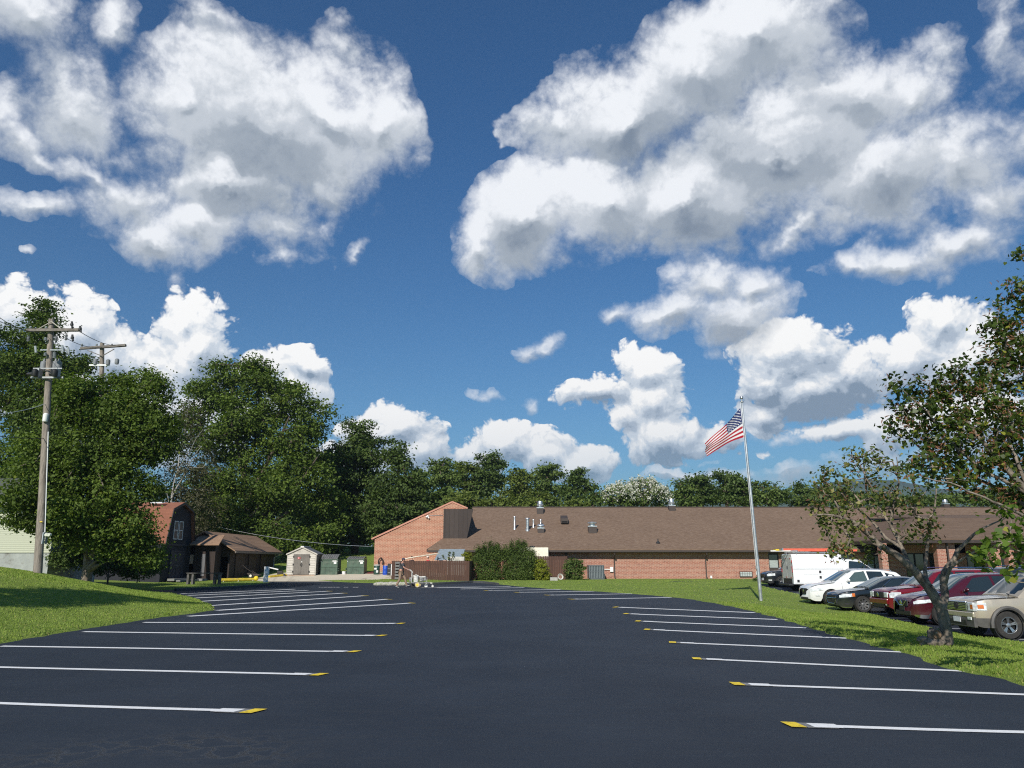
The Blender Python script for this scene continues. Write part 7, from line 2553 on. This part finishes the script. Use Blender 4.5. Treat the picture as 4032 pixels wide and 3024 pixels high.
c.strip_patch('turn_signal', .50, .62, lambda x: c.zf(x, .66), lambda x: c.zf(x, .79), M_AMBER, .017, 3)
c.strip_patch('bumper_trim', .05, .45, lambda x: c.zf(x, .20), lambda x: c.zf(x, .225), M_CHROME, .014)
c.strip_patch('fog_light', .20, .42, lambda x: c.zf(x, .32), lambda x: c.zf(x, .38), M_TRIMB, .014)
for pts in ([(1.78, .10), (2.35, .86), (2.75, .92), (2.80, .08)], [(2.87, .08), (2.83, .92), (3.45, .82), (3.75, .12)]):
    c.panel('window', pts, M_CARGL); c.panel('window', pts, M_CARGL, sd=1)
MB().tube([Vector(c.gh(x, f, -1)) + Vector((0, -.014, 0)) for x, f in ((1.72, .04), (2.3, .92), (2.8, .98), (3.45, .90), (3.85, .06))], .010, 5).build('window_trim', M_CHROME, c.t)
windshield(c)
c.wheel(9, style='single', rr=.70); c.mirror(1.85, P_BLK); c.seam(1.55); c.seam(2.84); c.handle(2.65, .84, M_CHROME); c.handle(3.55, .86, M_CHROME)

# ---- white crossover
P_WHT = paint_mat('white paint', (.78, .78, .76), .2, 0)
Yn = 37.6
x_, y_, z_ = car_at(3156, Yn + .75)
c = Car('parked_crossover', 'white crossover in front of the utility truck', 'car', (x_ + 0.22, Yn + .94, float(car_h(Yn)) + .004), P_WHT, 4.77, 1.88,
        [(0, .74), (.10, .86), (.35, .95), (1.15, 1.05), (1.35, 1.08), (4.4, 1.16), (4.77, 1.10)], [(0, .76), (.02, .86), (.07, .95), (.15, 1), (.85, 1), (.97, .93), (1, .84)],
        [(1.2, 1.09), (1.25, 1.12), (2.05, 1.58), (2.4, 1.66), (3.5, 1.66), (4.3, 1.54), (4.72, 1.2)], 1.2, 2.25, 4.3, 4.72, (.95, 3.70), .37, .22, 0, CARS)
MB().prism([(-.03, -.22, .52), (-.03, .22, .52), (-.03, .34, .80), (-.03, -.34, .80)], (.05, 0, 0)).build('grille', M_TRIMB, c.t, bevel=.015)
MB().lathe((-.04, 0, .70), [(.05, -.01), (.07, .0), (.05, .01)], 20, 0, 'X').build('badge', M_CHROME, c.t)
c.strip_patch('headlight', .04, .58, lambda x: c.zf(x, .66 + x * .12), lambda x: c.zf(x, .80 + x * .12), M_HLAMP, .012, 6)
c.front('lower_intake', -.45, .45, .28, .38, M_BLACK, -.02, .05, .01)
c.strip_patch('fog_light', .22, .40, lambda x: c.zf(x, .44), lambda x: c.zf(x, .50), M_HLAMP, .014)
c.panel('window', [(1.72, .10), (2.25, .88), (2.72, .92), (2.80, .08)], M_CARGL2); c.panel('window', [(2.88, .08), (2.82, .92), (3.55, .90), (3.70, .08)], M_CARGL); c.panel('window', [(3.80, .12), (3.70, .86), (4.1, .72), (4.38, .25)], M_CARGL)
for x in (2.2, 2.9): MB().b2((x, -.52, 1.10), (x + .12, -.12, 1.45)).build('seat', M_SEAT, c.t, bevel=.05)
windshield(c)
c.wheel(5); c.mirror(1.8, P_WHT); c.seam(1.5); c.seam(2.84); c.seam(3.7); c.handle(2.65, .97, P_WHT); c.handle(3.5, .99, P_WHT)
for sd in (-1, 1): MB().tube([(2.45, sd * .60, 1.70), (2.6, sd * .60, 1.74), (4.0, sd * .60, 1.70), (4.1, sd * .60, 1.62)], .016, 6).build('roof_rail', M_ALU, c.t, smooth=True)

# ---- dark SUV behind the truck
P_NVY = paint_mat('dark grey blue paint', (.018, .022, .028), .2, .3)
Yn = 53.5
x_, y_, z_ = car_at(3012, Yn + .8)
c = Car('parked_suv', 'dark grey SUV whose front peeks out left of the white utility truck', 'car', (x_, Yn + .94, float(car_h(Yn)) + .004), P_NVY, 4.7, 1.88,
        [(0, .78), (.10, .92), (.35, 1.0), (1.15, 1.08), (1.35, 1.12), (4.4, 1.16), (4.7, 1.10)], [(0, .74), (.02, .86), (.07, .95), (.15, 1), (.85, 1), (.97, .93), (1, .84)],
        [(1.2, 1.12), (1.25, 1.15), (1.95, 1.60), (2.3, 1.70), (3.6, 1.70), (4.3, 1.58), (4.66, 1.2)], 1.2, 2.15, 4.3, 4.66, (.95, 3.65), .36, .24, 0, CARS)
c.front('grille', -.40, .40, .66, .86, M_TRIMB, -.03, .05, .02)
c.strip_patch('headlight', .05, .55, lambda x: c.zf(x, .72 + x * .08), lambda x: c.zf(x, .88 + x * .06), M_HLAMP, .012, 6)
c.front('licence_plate', -.17, .17, .44, .60, M_PLATE, -.05, .02); c.strip_patch('fog_light', .12, .32, lambda x: c.zf(x, .42), lambda x: c.zf(x, .50), M_HLAMP, .014)
windshield(c); c.panel('window', [(1.7, .10), (2.15, .88), (2.72, .92), (2.80, .08)], M_CARGL); c.panel('window', [(2.88, .08), (2.82, .92), (4.1, .86), (4.3, .1)], M_CARGL)
c.wheel(5); c.mirror(1.72, P_NVY)

# ---- dark SUV seen from behind at the right edge (faces away)
x_, y_, z_ = car_at(3962, 37)
c = Car('parked_suv', 'dark SUV with a red tail lamp at the right edge, beyond the tan SUV', 'car', (x_ + 4.7, 38.0, float(car_h(38)) + .004), P_NVY, 4.7, 1.88,
        [(0, .78), (.10, .92), (.35, 1.0), (1.15, 1.08), (1.35, 1.12), (4.4, 1.16), (4.7, 1.12)], [(0, .74), (.02, .86), (.07, .95), (.15, 1), (.85, 1), (.97, .96), (1, .90)],
        [(1.2, 1.12), (1.25, 1.15), (1.95, 1.62), (2.3, 1.74), (4.2, 1.76), (4.5, 1.66), (4.68, 1.2)], 1.2, 2.15, 4.4, 4.68, (.95, 3.65), .36, .24, math.pi)
for sd in (-1, 1): MB().b2((4.45, sd * .66, .95), (4.76, sd * .93, 1.16)).build('tail_light', M_TAIL, c.t, bevel=.02)
MB().b2((4.70, -.3, .75), (4.74, .3, .9)).build('licence_plate', M_PLATE, c.t)
for sd in (-1, 1):
    c.panel('window', [(2.72, .08), (2.66, .92), (3.5, .92), (3.45, .08)], M_CARGL, sd=sd); c.panel('window', [(3.58, .10), (3.6, .92), (4.2, .86), (4.4, .14)], M_CARGL, sd=sd)
windshield(c); c.wheel(5)
for sd in (-1, 1): MB().tube([(2.4, sd * .6, 1.79), (2.5, sd * .6, 1.85), (4.1, sd * .6, 1.86), (4.2, sd * .6, 1.78)], .02, 6).build('roof_rail', M_CHROME, c.t, smooth=True)

# ---- white utility truck with enclosed service body (rear towards the left)
Yv = 49.0
q = A(3119, 2200, Yv)
gz_ = float(car_h(Yv + .8)) + .004
t = thing('utility_truck', 'white service truck with enclosed box body carrying ladders', 'truck', (q.x, Yv, gz_))
W_ = 2.05; LB = PX(3316, Yv, 2200) - q.x; HB = PZ(2181, Yv, 3119) - gz_
M_WT = paint_mat('truck white', (.80, .80, .80), .3, 0)
mb = MB()
prof = [(0, .42), (0, HB - .75), (.10, HB - .06), (.22, HB), (W_ - .22, HB), (W_ - .10, HB - .06), (W_, HB - .75), (W_, .42)]
mb.prism([(0, y, z) for y, z in prof], (LB, 0, 0))
mb.build('box_body', M_WT, t, bevel=.03)
# side compartments
for a_, b_, z0_, z1_ in ((.08, .62, .50, 1.22), (.66, LB * .60, 1.0, 1.30), (.66, LB * .60, .50, .97), (LB * .62, LB - .06, .50, 1.30)):
    d = MB().b2((a_, -.022, z0_), (b_, -.002, z1_)).build('compartment_door', M_WT, t, bevel=.006)
    hz_ = z0_ + .12 if a_ < .5 else z1_ - .12
    MB().b2((a_ + .12 if a_ < .5 else b_ - .28, -.036, hz_ - .08), (a_ + .27 if a_ < .5 else b_ - .14, -.023, hz_ + .08)).build('latch', M_TRIMB, d, bevel=.008)
MB().b2((.02, -.012, 1.345), (LB - .02, -.001, 1.37)).build('body_rail', M_ALU, t)
# rear face
for s, (ya, yb_) in enumerate(((.22, W_ / 2 - .01), (W_ / 2 + .01, W_ - .22))):
    d = MB().b2((-.025, ya, .78), (-.002, yb_, HB - .22)).build('rear_door', M_ALU if 0 else mat('grey white panel', (.52, .52, .51), .4), t, bevel=.006)
    mb = MB().b2((-.032, ya + .03, .82), (-.0255, ya + .22, .87)).b2((-.032, ya + .03, HB - .32), (-.0255, ya + .22, HB - .27)); mb.build('reflector', M_TAIL, d)
    if s == 0: MB().b2((-.05, yb_ - .14, 1.35), (-.026, yb_ - .06, 1.55)).build('latch', M_TRIMB, d)
for y in (.02, W_ - .17):
    l_ = MB().b2((-.02, y, .80), (-.002, y + .15, HB - .5)).build('lamp_panel', M_ALU, t)
    mb = MB().b2((-.04, y + .03, 1.15), (-.021, y + .12, 1.55)).b2((-.04, y + .03, 1.75), (-.021, y + .12, 1.90)); mb.build('tail_light', M_TAIL, l_)
MB().b2((-.30, .05, .34), (-.003, W_ - .05, .44)).build('step_bumper', M_TRIMB, t, bevel=.02)
MB().b2((-.02, .25, .44), (-.003, W_ - .25, .76)).build('kick_plate', M_TRIMB, t)
for x in (.75, LB + 1.75):
    for y in (.15, W_ - .15):
        w2 = MB().lathe((x, y, .38), [(.24, -.13), (.36, -.13), (.38, -.08), (.38, .08), (.36, .13), (.24, .13)], 28, 0, 'Y').build('wheel', M_TYRE, t, smooth=True)
        MB().lathe((x, y, .38), [(.03, -.10), (.2, -.08), (.24, -.12), (.24, .12), (.2, .08), (.03, .10)], 20, 0, 'Y').build('rim', M_RIM, w2, smooth=True)
MB().b2((.1, .3, .36), (LB + 2.2, W_ - .3, .60)).build('chassis', M_BLACK, t)
# cab
xc = LB + .04
prof = [(0, .48), (0, 1.92), (.12, 2.0), (.95, 1.98), (1.25, 1.85), (1.95, 1.30), (2.0, 1.22), (3.05, 1.08), (3.25, .95), (3.28, .50)]
mb = MB()
n_ = len(prof)
vs = []
for y, k in ((.12, .0), (.04, 1.0), (W_ - .04, 1.0), (W_ - .12, .0)):
    for x, z in prof:
        yy = y
        if z > 1.3: yy = y + (.14 if y < 1 else -.14) * (z - 1.3) / .7
        vs.append((xc + x, yy, z))
fs = [tuple(range(n_)), tuple(range(3 * n_, 4 * n_))]
for r_i in range(3):
    for i in range(n_):
        fs.append((r_i * n_ + i, r_i * n_ + (i + 1) % n_, (r_i + 1) * n_ + (i + 1) % n_, (r_i + 1) * n_ + i))
MB().add(vs, fs).build('cab', M_WT, t, smooth=30)
MB().prism([(xc + .35, .03 + .02, 1.36), (xc + 1.75, .02, 1.36), (xc + 1.18, .03 + .075, 1.78), (xc + .42, .03 + .09, 1.86)], (0, -.01, 0)).build('window', M_CARGL, t)
MB().prism([(xc + 1.32, .25, 1.83), (xc + 1.98, .12, 1.33), (xc + 1.98, W_ - .12, 1.33), (xc + 1.32, W_ - .25, 1.83)], (.02, 0, .02)).build('windshield', M_CARGL, t)
# ladder rack with clamp hardware
mb = MB()
for y in (.25, W_ - .25): mb.b2((.15, y - .02, HB + .06), (LB - .05, y + .02, HB + .10))
mb.build('rack_rail', M_GALV, t)
for x in (.35, LB - .30):
    MB().b2((x - .03, .12, HB + .10), (x + .03, W_ - .12, HB + .15)).tube([(x, .14, HB - .02), (x - .02, .12, HB + .12)], .02, 6).tube([(x, W_ - .14, HB - .02), (x - .02, W_ - .12, HB + .12)], .02, 6).build('rack_bar', M_GALV, t)
    MB().box((x, .30, HB + .20), (.35, .05, .06)).box((x, .7, HB + .20), (.30, .05, .05)).build('clamp', M_ALU, t)
# ladders resting on the rack
M_ORG = mat('orange fibreglass', (.75, .13, .07), .45, var=.12, scale=5)
lx0, lx1 = PX(3076, Yv + .4, 2160) - q.x, PX(3379, Yv + .4, 2160) - q.x
lt = thing('ladder', 'orange extension ladder lying on the white truck rack', 'ladder', (q.x, Yv + .30, gz_ + HB + .17))
for y in (0, .40):
    MB().b2((lx0, y - .02, .06), (lx1 * .8, y + .02, .17)).build('rail', M_ORG, lt)
    MB().b2((lx0 + 1.0, y - .045, .0), (lx1, y - .021, .11)).build('rail', M_ORG, lt)
mb = MB()
for i in range(14):
    x = lx0 + .2 + i * .30
    mb = MB().tube([(x, 0, .11), (x, .40, .11)], .016, 6); mb.build('rung', M_ALU, lt)
for x in (lx0 - .02, lx1 * .8): MB().b2((x, -.05, .04), (x + .10, .45, .19)).build('end_cap', M_ALU, lt)
lt = thing('ladder', 'yellow-ended white step ladder beside the orange one on the truck rack', 'ladder', (q.x, Yv + 1.05, gz_ + HB + .17))
for y in (0, .38): MB().b2((lx0 - .35, y - .015, .0), (lx0 + 2.1, y + .015, .07)).build('rail', M_WHITEM, lt)
MB().b2((lx0 - .15, -.04, .05), (lx0 + .22, .42, .14)).build('top_cap', M_YELLOW, lt)
for i in range(6): MB().b2((lx0 + .3 + i * .3, 0, .01), (lx0 + .36 + i * .3, .38, .04)).build('rung', M_WHITEM, lt)
# ================================================================== people
M_SKIN = mat('skin', (.46, .24, .17), .5, var=.06)
M_TEE = mat('charcoal t-shirt', (.050, .052, .058), .85, var=.15)
M_KHAKI = mat('khaki trousers', (.27, .185, .125), .85, var=.15, scale=9)
M_CAP = mat('navy cap', (.035, .045, .085), .8)
M_HAIR = mat('dark brown hair', (.035, .022, .015), .8, var=.3, scale=30)
M_SHOE = mat('dark shoe', (.03, .03, .03), .6)
M_SOLE = mat('white sole', (.65, .65, .62), .6)
M_REDT = mat('red t-shirt', (.60, .03, .05), .8)
M_BLKT = mat('black t-shirt', (.016, .016, .018), .85)
M_EYE = mat('eye', (.02, .015, .012), .3)


def skinned(name, chains, mt, parent, sub=2, root=0):
    """chains: list of [(point, radius), ...]; chains whose first point repeats an earlier point join there"""
    verts, edges, rad, key = [], [], [], {}
    for ch in chains:
        prev = None
        for p, r_ in ch:
            k = (round(p[0], 4), round(p[1], 4), round(p[2], 4))
            if k not in key:
                key[k] = len(verts); verts.append(p); rad.append(r_)
            i = key[k]
            if prev is not None and prev != i: edges.append((prev, i))
            prev = i
    me = bpy.data.meshes.new(name)
    me.from_pydata([tuple(v) for v in verts], edges, [])
    o = bpy.data.objects.new(name, me)
    C.objects.link(o)
    o.parent = parent
    md = o.modifiers.new('skin', 'SKIN'); md.use_smooth_shade = True
    lay = me.skin_vertices[0] if me.skin_vertices else None
    if lay is None:
        bm = bmesh.new(); bm.from_mesh(me); bm.verts.layers.skin.verify(); bm.to_mesh(me); bm.free(); lay = me.skin_vertices[0]
    for i, r_ in enumerate(rad):
        lay.data[i].radius = (r_, r_) if not isinstance(r_, tuple) else r_
        lay.data[i].use_root = (i == root)
    ss = o.modifiers.new('sub', 'SUBSURF'); ss.levels = sub; ss.render_levels = sub
    me.materials.append(mt)
    return o


def person(label, loc, rz, J, shirt, trousers, head_turn=0, cap=None, hair=M_HAIR, hands=True, sleeves=True, k=1.0, beard=False):
    """J: joint positions, x forward, y left, z up, for a 1.80 m adult"""
    t = thing('person', label, 'person', loc, rz)
    V_ = lambda p: Vector(p)
    pel, che, nek, hed = V_(J['pelvis']), V_(J['chest']), V_(J['neck']), V_(J['head'])
    mid = pel.lerp(che, .5)
    fw = Vector((1, 0, 0))
    ch = [[(pel, .135), (mid, (.15)), (che, .155), (che.lerp(nek, .6), .10), (nek, .058), (hed - Vector((0, 0, .06)), .060)]]
    for s in ('L', 'R'):
        sh, el, wr = V_(J['sh' + s]), V_(J['el' + s]), V_(J['wr' + s])
        ch.append([(che.lerp(nek, .6), .10), (sh, .066), (sh.lerp(el, .5), .052), (el, .043), (el.lerp(wr, .35), .042), (wr, .029), (wr + (wr - el).normalized() * .07, .033)])
        hp, kn, an, to = V_(J['hp' + s]), V_(J['kn' + s]), V_(J['an' + s]), V_(J['to' + s])
        ch.append([(pel, .135), (hp, .095), (hp.lerp(kn, .5), .078), (kn, .058), (kn.lerp(an, .35), .056), (an, .040), (to, .034)])
    body = skinned('body', ch, M_SKIN, t)
    # head with a face
    bm = bmesh.new()
    bmesh.ops.create_uvsphere(bm, u_segments=24, v_segments=18, radius=1)
    for v in bm.verts:
        x, y, z = v.co
        w = .076 * (1 - .18 * max(-z, 0)); d = .098 * (1 - .10 * max(-z, 0)); h = .118
        co = Vector((x * d, y * w, z * h))
        if x > .6 and abs(y) < .25 and -.35 < z < .12: co.x += .022 * (1 - abs(y) / .25) * (1 - abs(z + .14) / .25 if abs(z + .14) < .25 else 0)   # nose
        if x > .5 and .08 < z < .25 and .15 < abs(y) < .6: co.x -= .008                                                     # eye sockets
        if x > .5 and z < -.55: co.x += .010                                                                                # chin
        v.co = co
    me = bpy.data.meshes.new('head'); bm.to_mesh(me); bm.free(); me.materials.append(M_SKIN)
    me.polygons.foreach_set('use_smooth', [True] * len(me.polygons))
    ho = bpy.data.objects.new('head', me); C.objects.link(ho); ho.parent = t; ho.location = hed; ho.rotation_euler = (0, J.get('nod', 0), head_turn)
    for s in (-1, 1):
        MB().ball((.086, s * .030, .018), .011, 8).build('eye', M_EYE, ho, smooth=True)
        MB().ball((-.005, s * .078, -.005), .03, 8, 0, (.6, .35, 1)).build('ear', M_SKIN, ho, smooth=True)
    MB().box((.088, 0, -.058), (.012, .045, .010)).build('mouth', mat('lips', (.30, .10, .08), .5), ho)
    hr = MB().ball((-.014, 0, .018), .1, 16, 0, (1.02, .82, 1.08))
    if cap is None: hr.build('hair', hair, ho, smooth=True).location = (-.006, 0, .018)
    else:
        MB().ball((-.022, 0, -.005), .092, 14, 0, (.95, .86, .95)).build('hair', hair, ho, smooth=True)
        mb = MB().lathe((-.004, 0, .035), [(.103, 0), (.105, .03), (.092, .065), (.06, .090), (.01, .098)], 20)
        mb.prism([(.06, -.075, .04), (.16, -.055, .028), (.185, 0, .026), (.16, .055, .028), (.06, .075, .04)], (0, 0, .010))
        mb.build('cap', cap, ho, smooth=True)
    if beard: MB().ball((.035, 0, -.075), .058, 12, 0, (1.0, 1.05, .75)).build('beard', hair, ho, smooth=True)
    # clothes follow the body
    sc = [[(pel + Vector((0, 0, -.03)), .160), (mid, .172), (che, .180), (che.lerp(nek, .62), .115), (nek + Vector((0, 0, -.035)), .074)]]
    for s in ('L', 'R'):
        sh, el = V_(J['sh' + s]), V_(J['el' + s])
        sc.append([(che.lerp(nek, .62), .115), (sh, .082), (sh.lerp(el, .45), .074), (sh.lerp(el, .75), .072)])
    skinned('shirt', sc, shirt, t)
    tc_ = []
    for s in ('L', 'R'):
        hp, kn, an = V_(J['hp' + s]), V_(J['kn' + s]), V_(J['an' + s])
        tc_.append([(pel, .155), (hp, .112), (hp.lerp(kn, .5), .096), (kn, .080), (kn.lerp(an, .4), .078), (an + Vector((0, 0, .03)), .068)])
    skinned('trousers', tc_, trousers, t)
    for s in ('L', 'R'):
        an, to = V_(J['an' + s]), V_(J['to' + s])
        d = (to - an); heel = an - Vector((d.x, d.y, 0)) * .35
        so = skinned('shoe', [[(heel + Vector((0, 0, -.035)), .042), (an.lerp(to, .4) + Vector((0, 0, -.015)), .048), (to, .040), (to + d.normalized() * .05, .030)]], M_SHOE, t, 2)
        nrm = Vector((-d.y, d.x, 0)).normalized() * .045
        up = Vector((0, 0, -.028))
        a_, b_ = heel + Vector((0, 0, -.05)), to + d.normalized() * .07 + up
        MB().prism([a_ - nrm, b_ - nrm, b_ + nrm, a_ + nrm], (0, 0, -.022)).build('sole', M_SOLE, so, bevel=.008)
        if hands:
            wr, el = V_(J['wr' + s]), V_(J['el' + s])
            u = (wr - el).normalized()
            side = u.cross(Vector((0, 0, 1))).normalized()
            if side.length < .1: side = Vector((0, 1, 0))
            palm = wr + u * .055
            ho2 = skinned('hand', [[(wr, .026), (palm, .032), (wr + u * .085, .028)]], M_SKIN, t, 1)
            dn = Vector((0, 0, -1))
            dn = (dn - u * dn.dot(u)).normalized() if abs(u.z) < .9 else Vector((-1, 0, 0))
            for i, (o_f, ln) in enumerate(((-.030, .070), (-.010, .080), (.010, .075), (.029, .060))):
                b0_ = wr + u * .085 + side * o_f
                skinned('finger', [[(b0_ - u * .02, .0095), (b0_ + u * ln * .40, .0090), (b0_ + u * ln * .62 + dn * ln * .35, .0085), (b0_ + u * ln * .40 + dn * ln * .68, .0075)]], M_SKIN, ho2, 1)
            b0_ = wr + u * .035 + side * (.035 if s == 'R' else -.035)
            sg = 1 if s == 'R' else -1
            skinned('thumb', [[(b0_, .011), (b0_ + u * .03 + side * .018 * sg, .0105), (b0_ + u * .055 + side * .012 * sg + dn * .02, .009)]], M_SKIN, ho2, 1)
    return t


# --- the man pushing the line striper
YM = 51.0
mh = A(1577, 2312, YM)
mz = float(lot_h(mh.x, YM))
J = dict(pelvis=(0, 0, .98), chest=(.06, 0, 1.36), neck=(.09, 0, 1.55), head=(.13, 0, 1.70), nod=.18,
         shL=(.08, .19, 1.47), elL=(.20, .24, 1.20), wrL=(.44, .20, 1.10), shR=(.08, -.19, 1.47), elR=(.22, -.25, 1.22), wrR=(.46, -.20, 1.11),
         hpL=(.01, .095, .92), knL=(.26, .10, .55), anL=(.36, .10, .125), toL=(.48, .12, .14),
         hpR=(-.01, -.095, .92), knR=(-.05, -.10, .50), anR=(-.25, -.10, .115), toR=(-.12, -.12, .055))
p = person('man in dark t-shirt, khaki trousers and cap pushing the line striper', (mh.x, YM, mz), 0, J, M_TEE, M_KHAKI, 0, M_CAP, beard=True)
p.scale = (1.02, 1.02, 1.02)

# --- line striper
M_DIRTY = mat('paint-spattered white', (.62, .61, .56), .6, var=.25, scale=14, dirt=(.12, .11, .10), dscale=9)
M_SPAT = mat('spattered grey metal', (.17, .17, .17), .6, var=.5, scale=16, dirt=(.55, .54, .50), dscale=11)
sx = PX(1646, YM, 2300)
t = thing('line_striper', 'paint-spattered walk-behind line striping machine with white tank', 'machine', (sx, YM, mz))
X_ = lambda px: PX(px, YM, 2290) - sx
Z_ = lambda py: A(1646, py, YM).z - mz
MB().b2((X_(1620), -.28, .26), (X_(1690), -.22, .32)).b2((X_(1620), .22, .26), (X_(1690), .28, .32)).b2((X_(1620), -.22, .26), (X_(1624), .22, .32)).b2((X_(1686), -.22, .26), (X_(1690), .22, .32)).build('frame', M_SPAT, t)
MB().lathe((X_(1638), 0, .34), [(.16, 0), (.175, .30), (.185, .31), (.185, .37), (.17, .38), (.02, .40)], 18).build('tank', M_DIRTY, t, smooth=True)
MB().tube([(X_(1627), 0, .72), (X_(1638), 0, .80), (X_(1654), 0, .66), (X_(1678), 0, .62)], .022, 6).build('hose', M_DIRTY, t, smooth=True)
MB().b2((X_(1653), -.17, .36), (X_(1668), .17, .62)).b2((X_(1668), -.12, .42), (X_(1678), .12, .66)).lathe((X_(1660), -.18, .48), [(.10, -.05), (.12, 0), (.12, .04)], 14, 0, 'Y').build('engine', M_SPAT, t, bevel=.015)
MB().b2((X_(1652), -.16, .62), (X_(1676), .16, .70)).build('fuel_tank', M_DIRTY, t, bevel=.02)
for y, m_ in ((-.34, M_CREAM), (.34, M_CREAM)):
    w2 = MB().lathe((0, y, .165), [(.10, -.04), (.155, -.045), (.165, 0), (.155, .045), (.10, .04)], 22, 0, 'Y').build('wheel', mat('pale tyre', (.50, .42, .25), .8, var=.2), t, smooth=True)
    MB().lathe((0, y, .165), [(.02, -.06), (.10, -.03), (.10, .03), (.02, .06)], 16, 0, 'Y').build('rim', M_YELLOW, w2, smooth=True)
MB().tube([(0, -.3, .165), (0, .3, .165)], .015, 6).build('axle', M_SPAT, t)
w2 = MB().lathe((X_(1626), .05, .14), [(.08, -.04), (.14, -.04), (.14, .04), (.08, .04)], 20, 0, 'Y').build('rear_wheel', M_TYRE, t, smooth=True)
w2 = MB().lathe((X_(1678), 0, .11), [(.05, -.03), (.11, -.035), (.11, .035), (.05, .03)], 18, 0, 'Y').build('caster', M_DIRTY, t, smooth=True)
MB().tube([(X_(1678), .06, .11), (X_(1678), .06, .30), (X_(1676), 0, .34)], .02, 6).tube([(X_(1680), -.06, .10), (X_(1682), -.06, .62)], .014, 6).build('caster_fork', M_DIRTY, t)
hx_ = mh.x + .46 * 1.02 + .10 - sx
hz2 = 1.09 * 1.02
for y in (-.21, .21):
    MB().tube([(hx_ - .12, y, hz2 + .0), (hx_ + .05, y, hz2 - .02), (hx_ + .16, y, hz2 - .14), (X_(1621), y * .9, .75), (X_(1622), y, .30)], .017, 8).build('handlebar', M_DIRTY, t, smooth=True)
MB().tube([(hx_ + .08, -.21, hz2 - .08), (hx_ + .08, .21, hz2 - .08)], .014, 6).build('crossbar', M_SPAT, t)
MB().b2((X_(1612), -.08, .35), (X_(1622), .10, .62)).build('control_box', M_SPAT, t, bevel=.01)
MB().tube([(X_(1688), 0, .30), (X_(1700), -.05, .24), (X_(1704), -.05, .12)], .014, 6).lathe((X_(1704), -.05, .07), [(.04, -.02), (.07, -.02), (.07, .02), (.04, .02)], 14, 0, 'Y').box((X_(1699), -.05, .27), (.14, .05, .05)).build('guide_arm', M_DIRTY, t, smooth=True)

# --- two people in the yard behind the fence
JS = dict(pelvis=(0, 0, .95), chest=(.02, 0, 1.33), neck=(.03, 0, 1.52), head=(.06, 0, 1.67), nod=.1,
          shL=(.02, .19, 1.44), elL=(.02, .25, 1.15), wrL=(.18, .20, .98), shR=(.02, -.19, 1.44), elR=(.04, -.25, 1.15), wrR=(.20, -.18, 1.0),
          hpL=(0, .095, .9), knL=(.03, .10, .5), anL=(0, .11, .10), toL=(.13, .13, .045), hpR=(0, -.095, .9), knR=(.04, -.10, .5), anR=(0, -.11, .10), toR=(.13, -.13, .045))
for px, sh_, hr_, lab, rz_ in ((1620, M_BLKT, None, 'person in black, head and shoulders above the brown fence', R(-40)), (1687, M_REDT, mat('pale sun hat', (.72, .60, .52), .8), 'person in red t-shirt with pale cap, seen over the brown fence', R(-160))):
    yy = 66.6
    x = PX(px, yy, 2195)
    zt_ = A(px, 2189.5, yy).z
    p = person(lab, (x, yy, gz(x, yy)), rz_, JS, sh_, M_KHAKI, 0, hr_, hands=False)
    s_ = (zt_ - gz(x, yy)) / 1.80
    p.scale = (s_, s_, s_)
HAZE = 2.0e-4
# ================================================================== thin summer haze over the whole valley
hz = MB().b2((-4000, -400, -3), (4000, 4200, 262)).build('haze', [])
hm = bpy.data.materials.new('haze'); hm.use_nodes = True
hn = hm.node_tree.nodes; hn.clear()
pv = hn.new('ShaderNodeVolumePrincipled')
pv.inputs['Color'].default_value = (.62, .76, .95, 1)
pv.inputs['Density'].default_value = HAZE
pv.inputs['Anisotropy'].default_value = .3
ho_ = hn.new('ShaderNodeOutputMaterial')
hm.node_tree.links.new(pv.outputs[0], ho_.inputs['Volume'])
hz.data.materials.append(hm)
tag(hz, kind='stuff', label='thin summer haze that turns the far ridge blue')
hz.visible_shadow = True
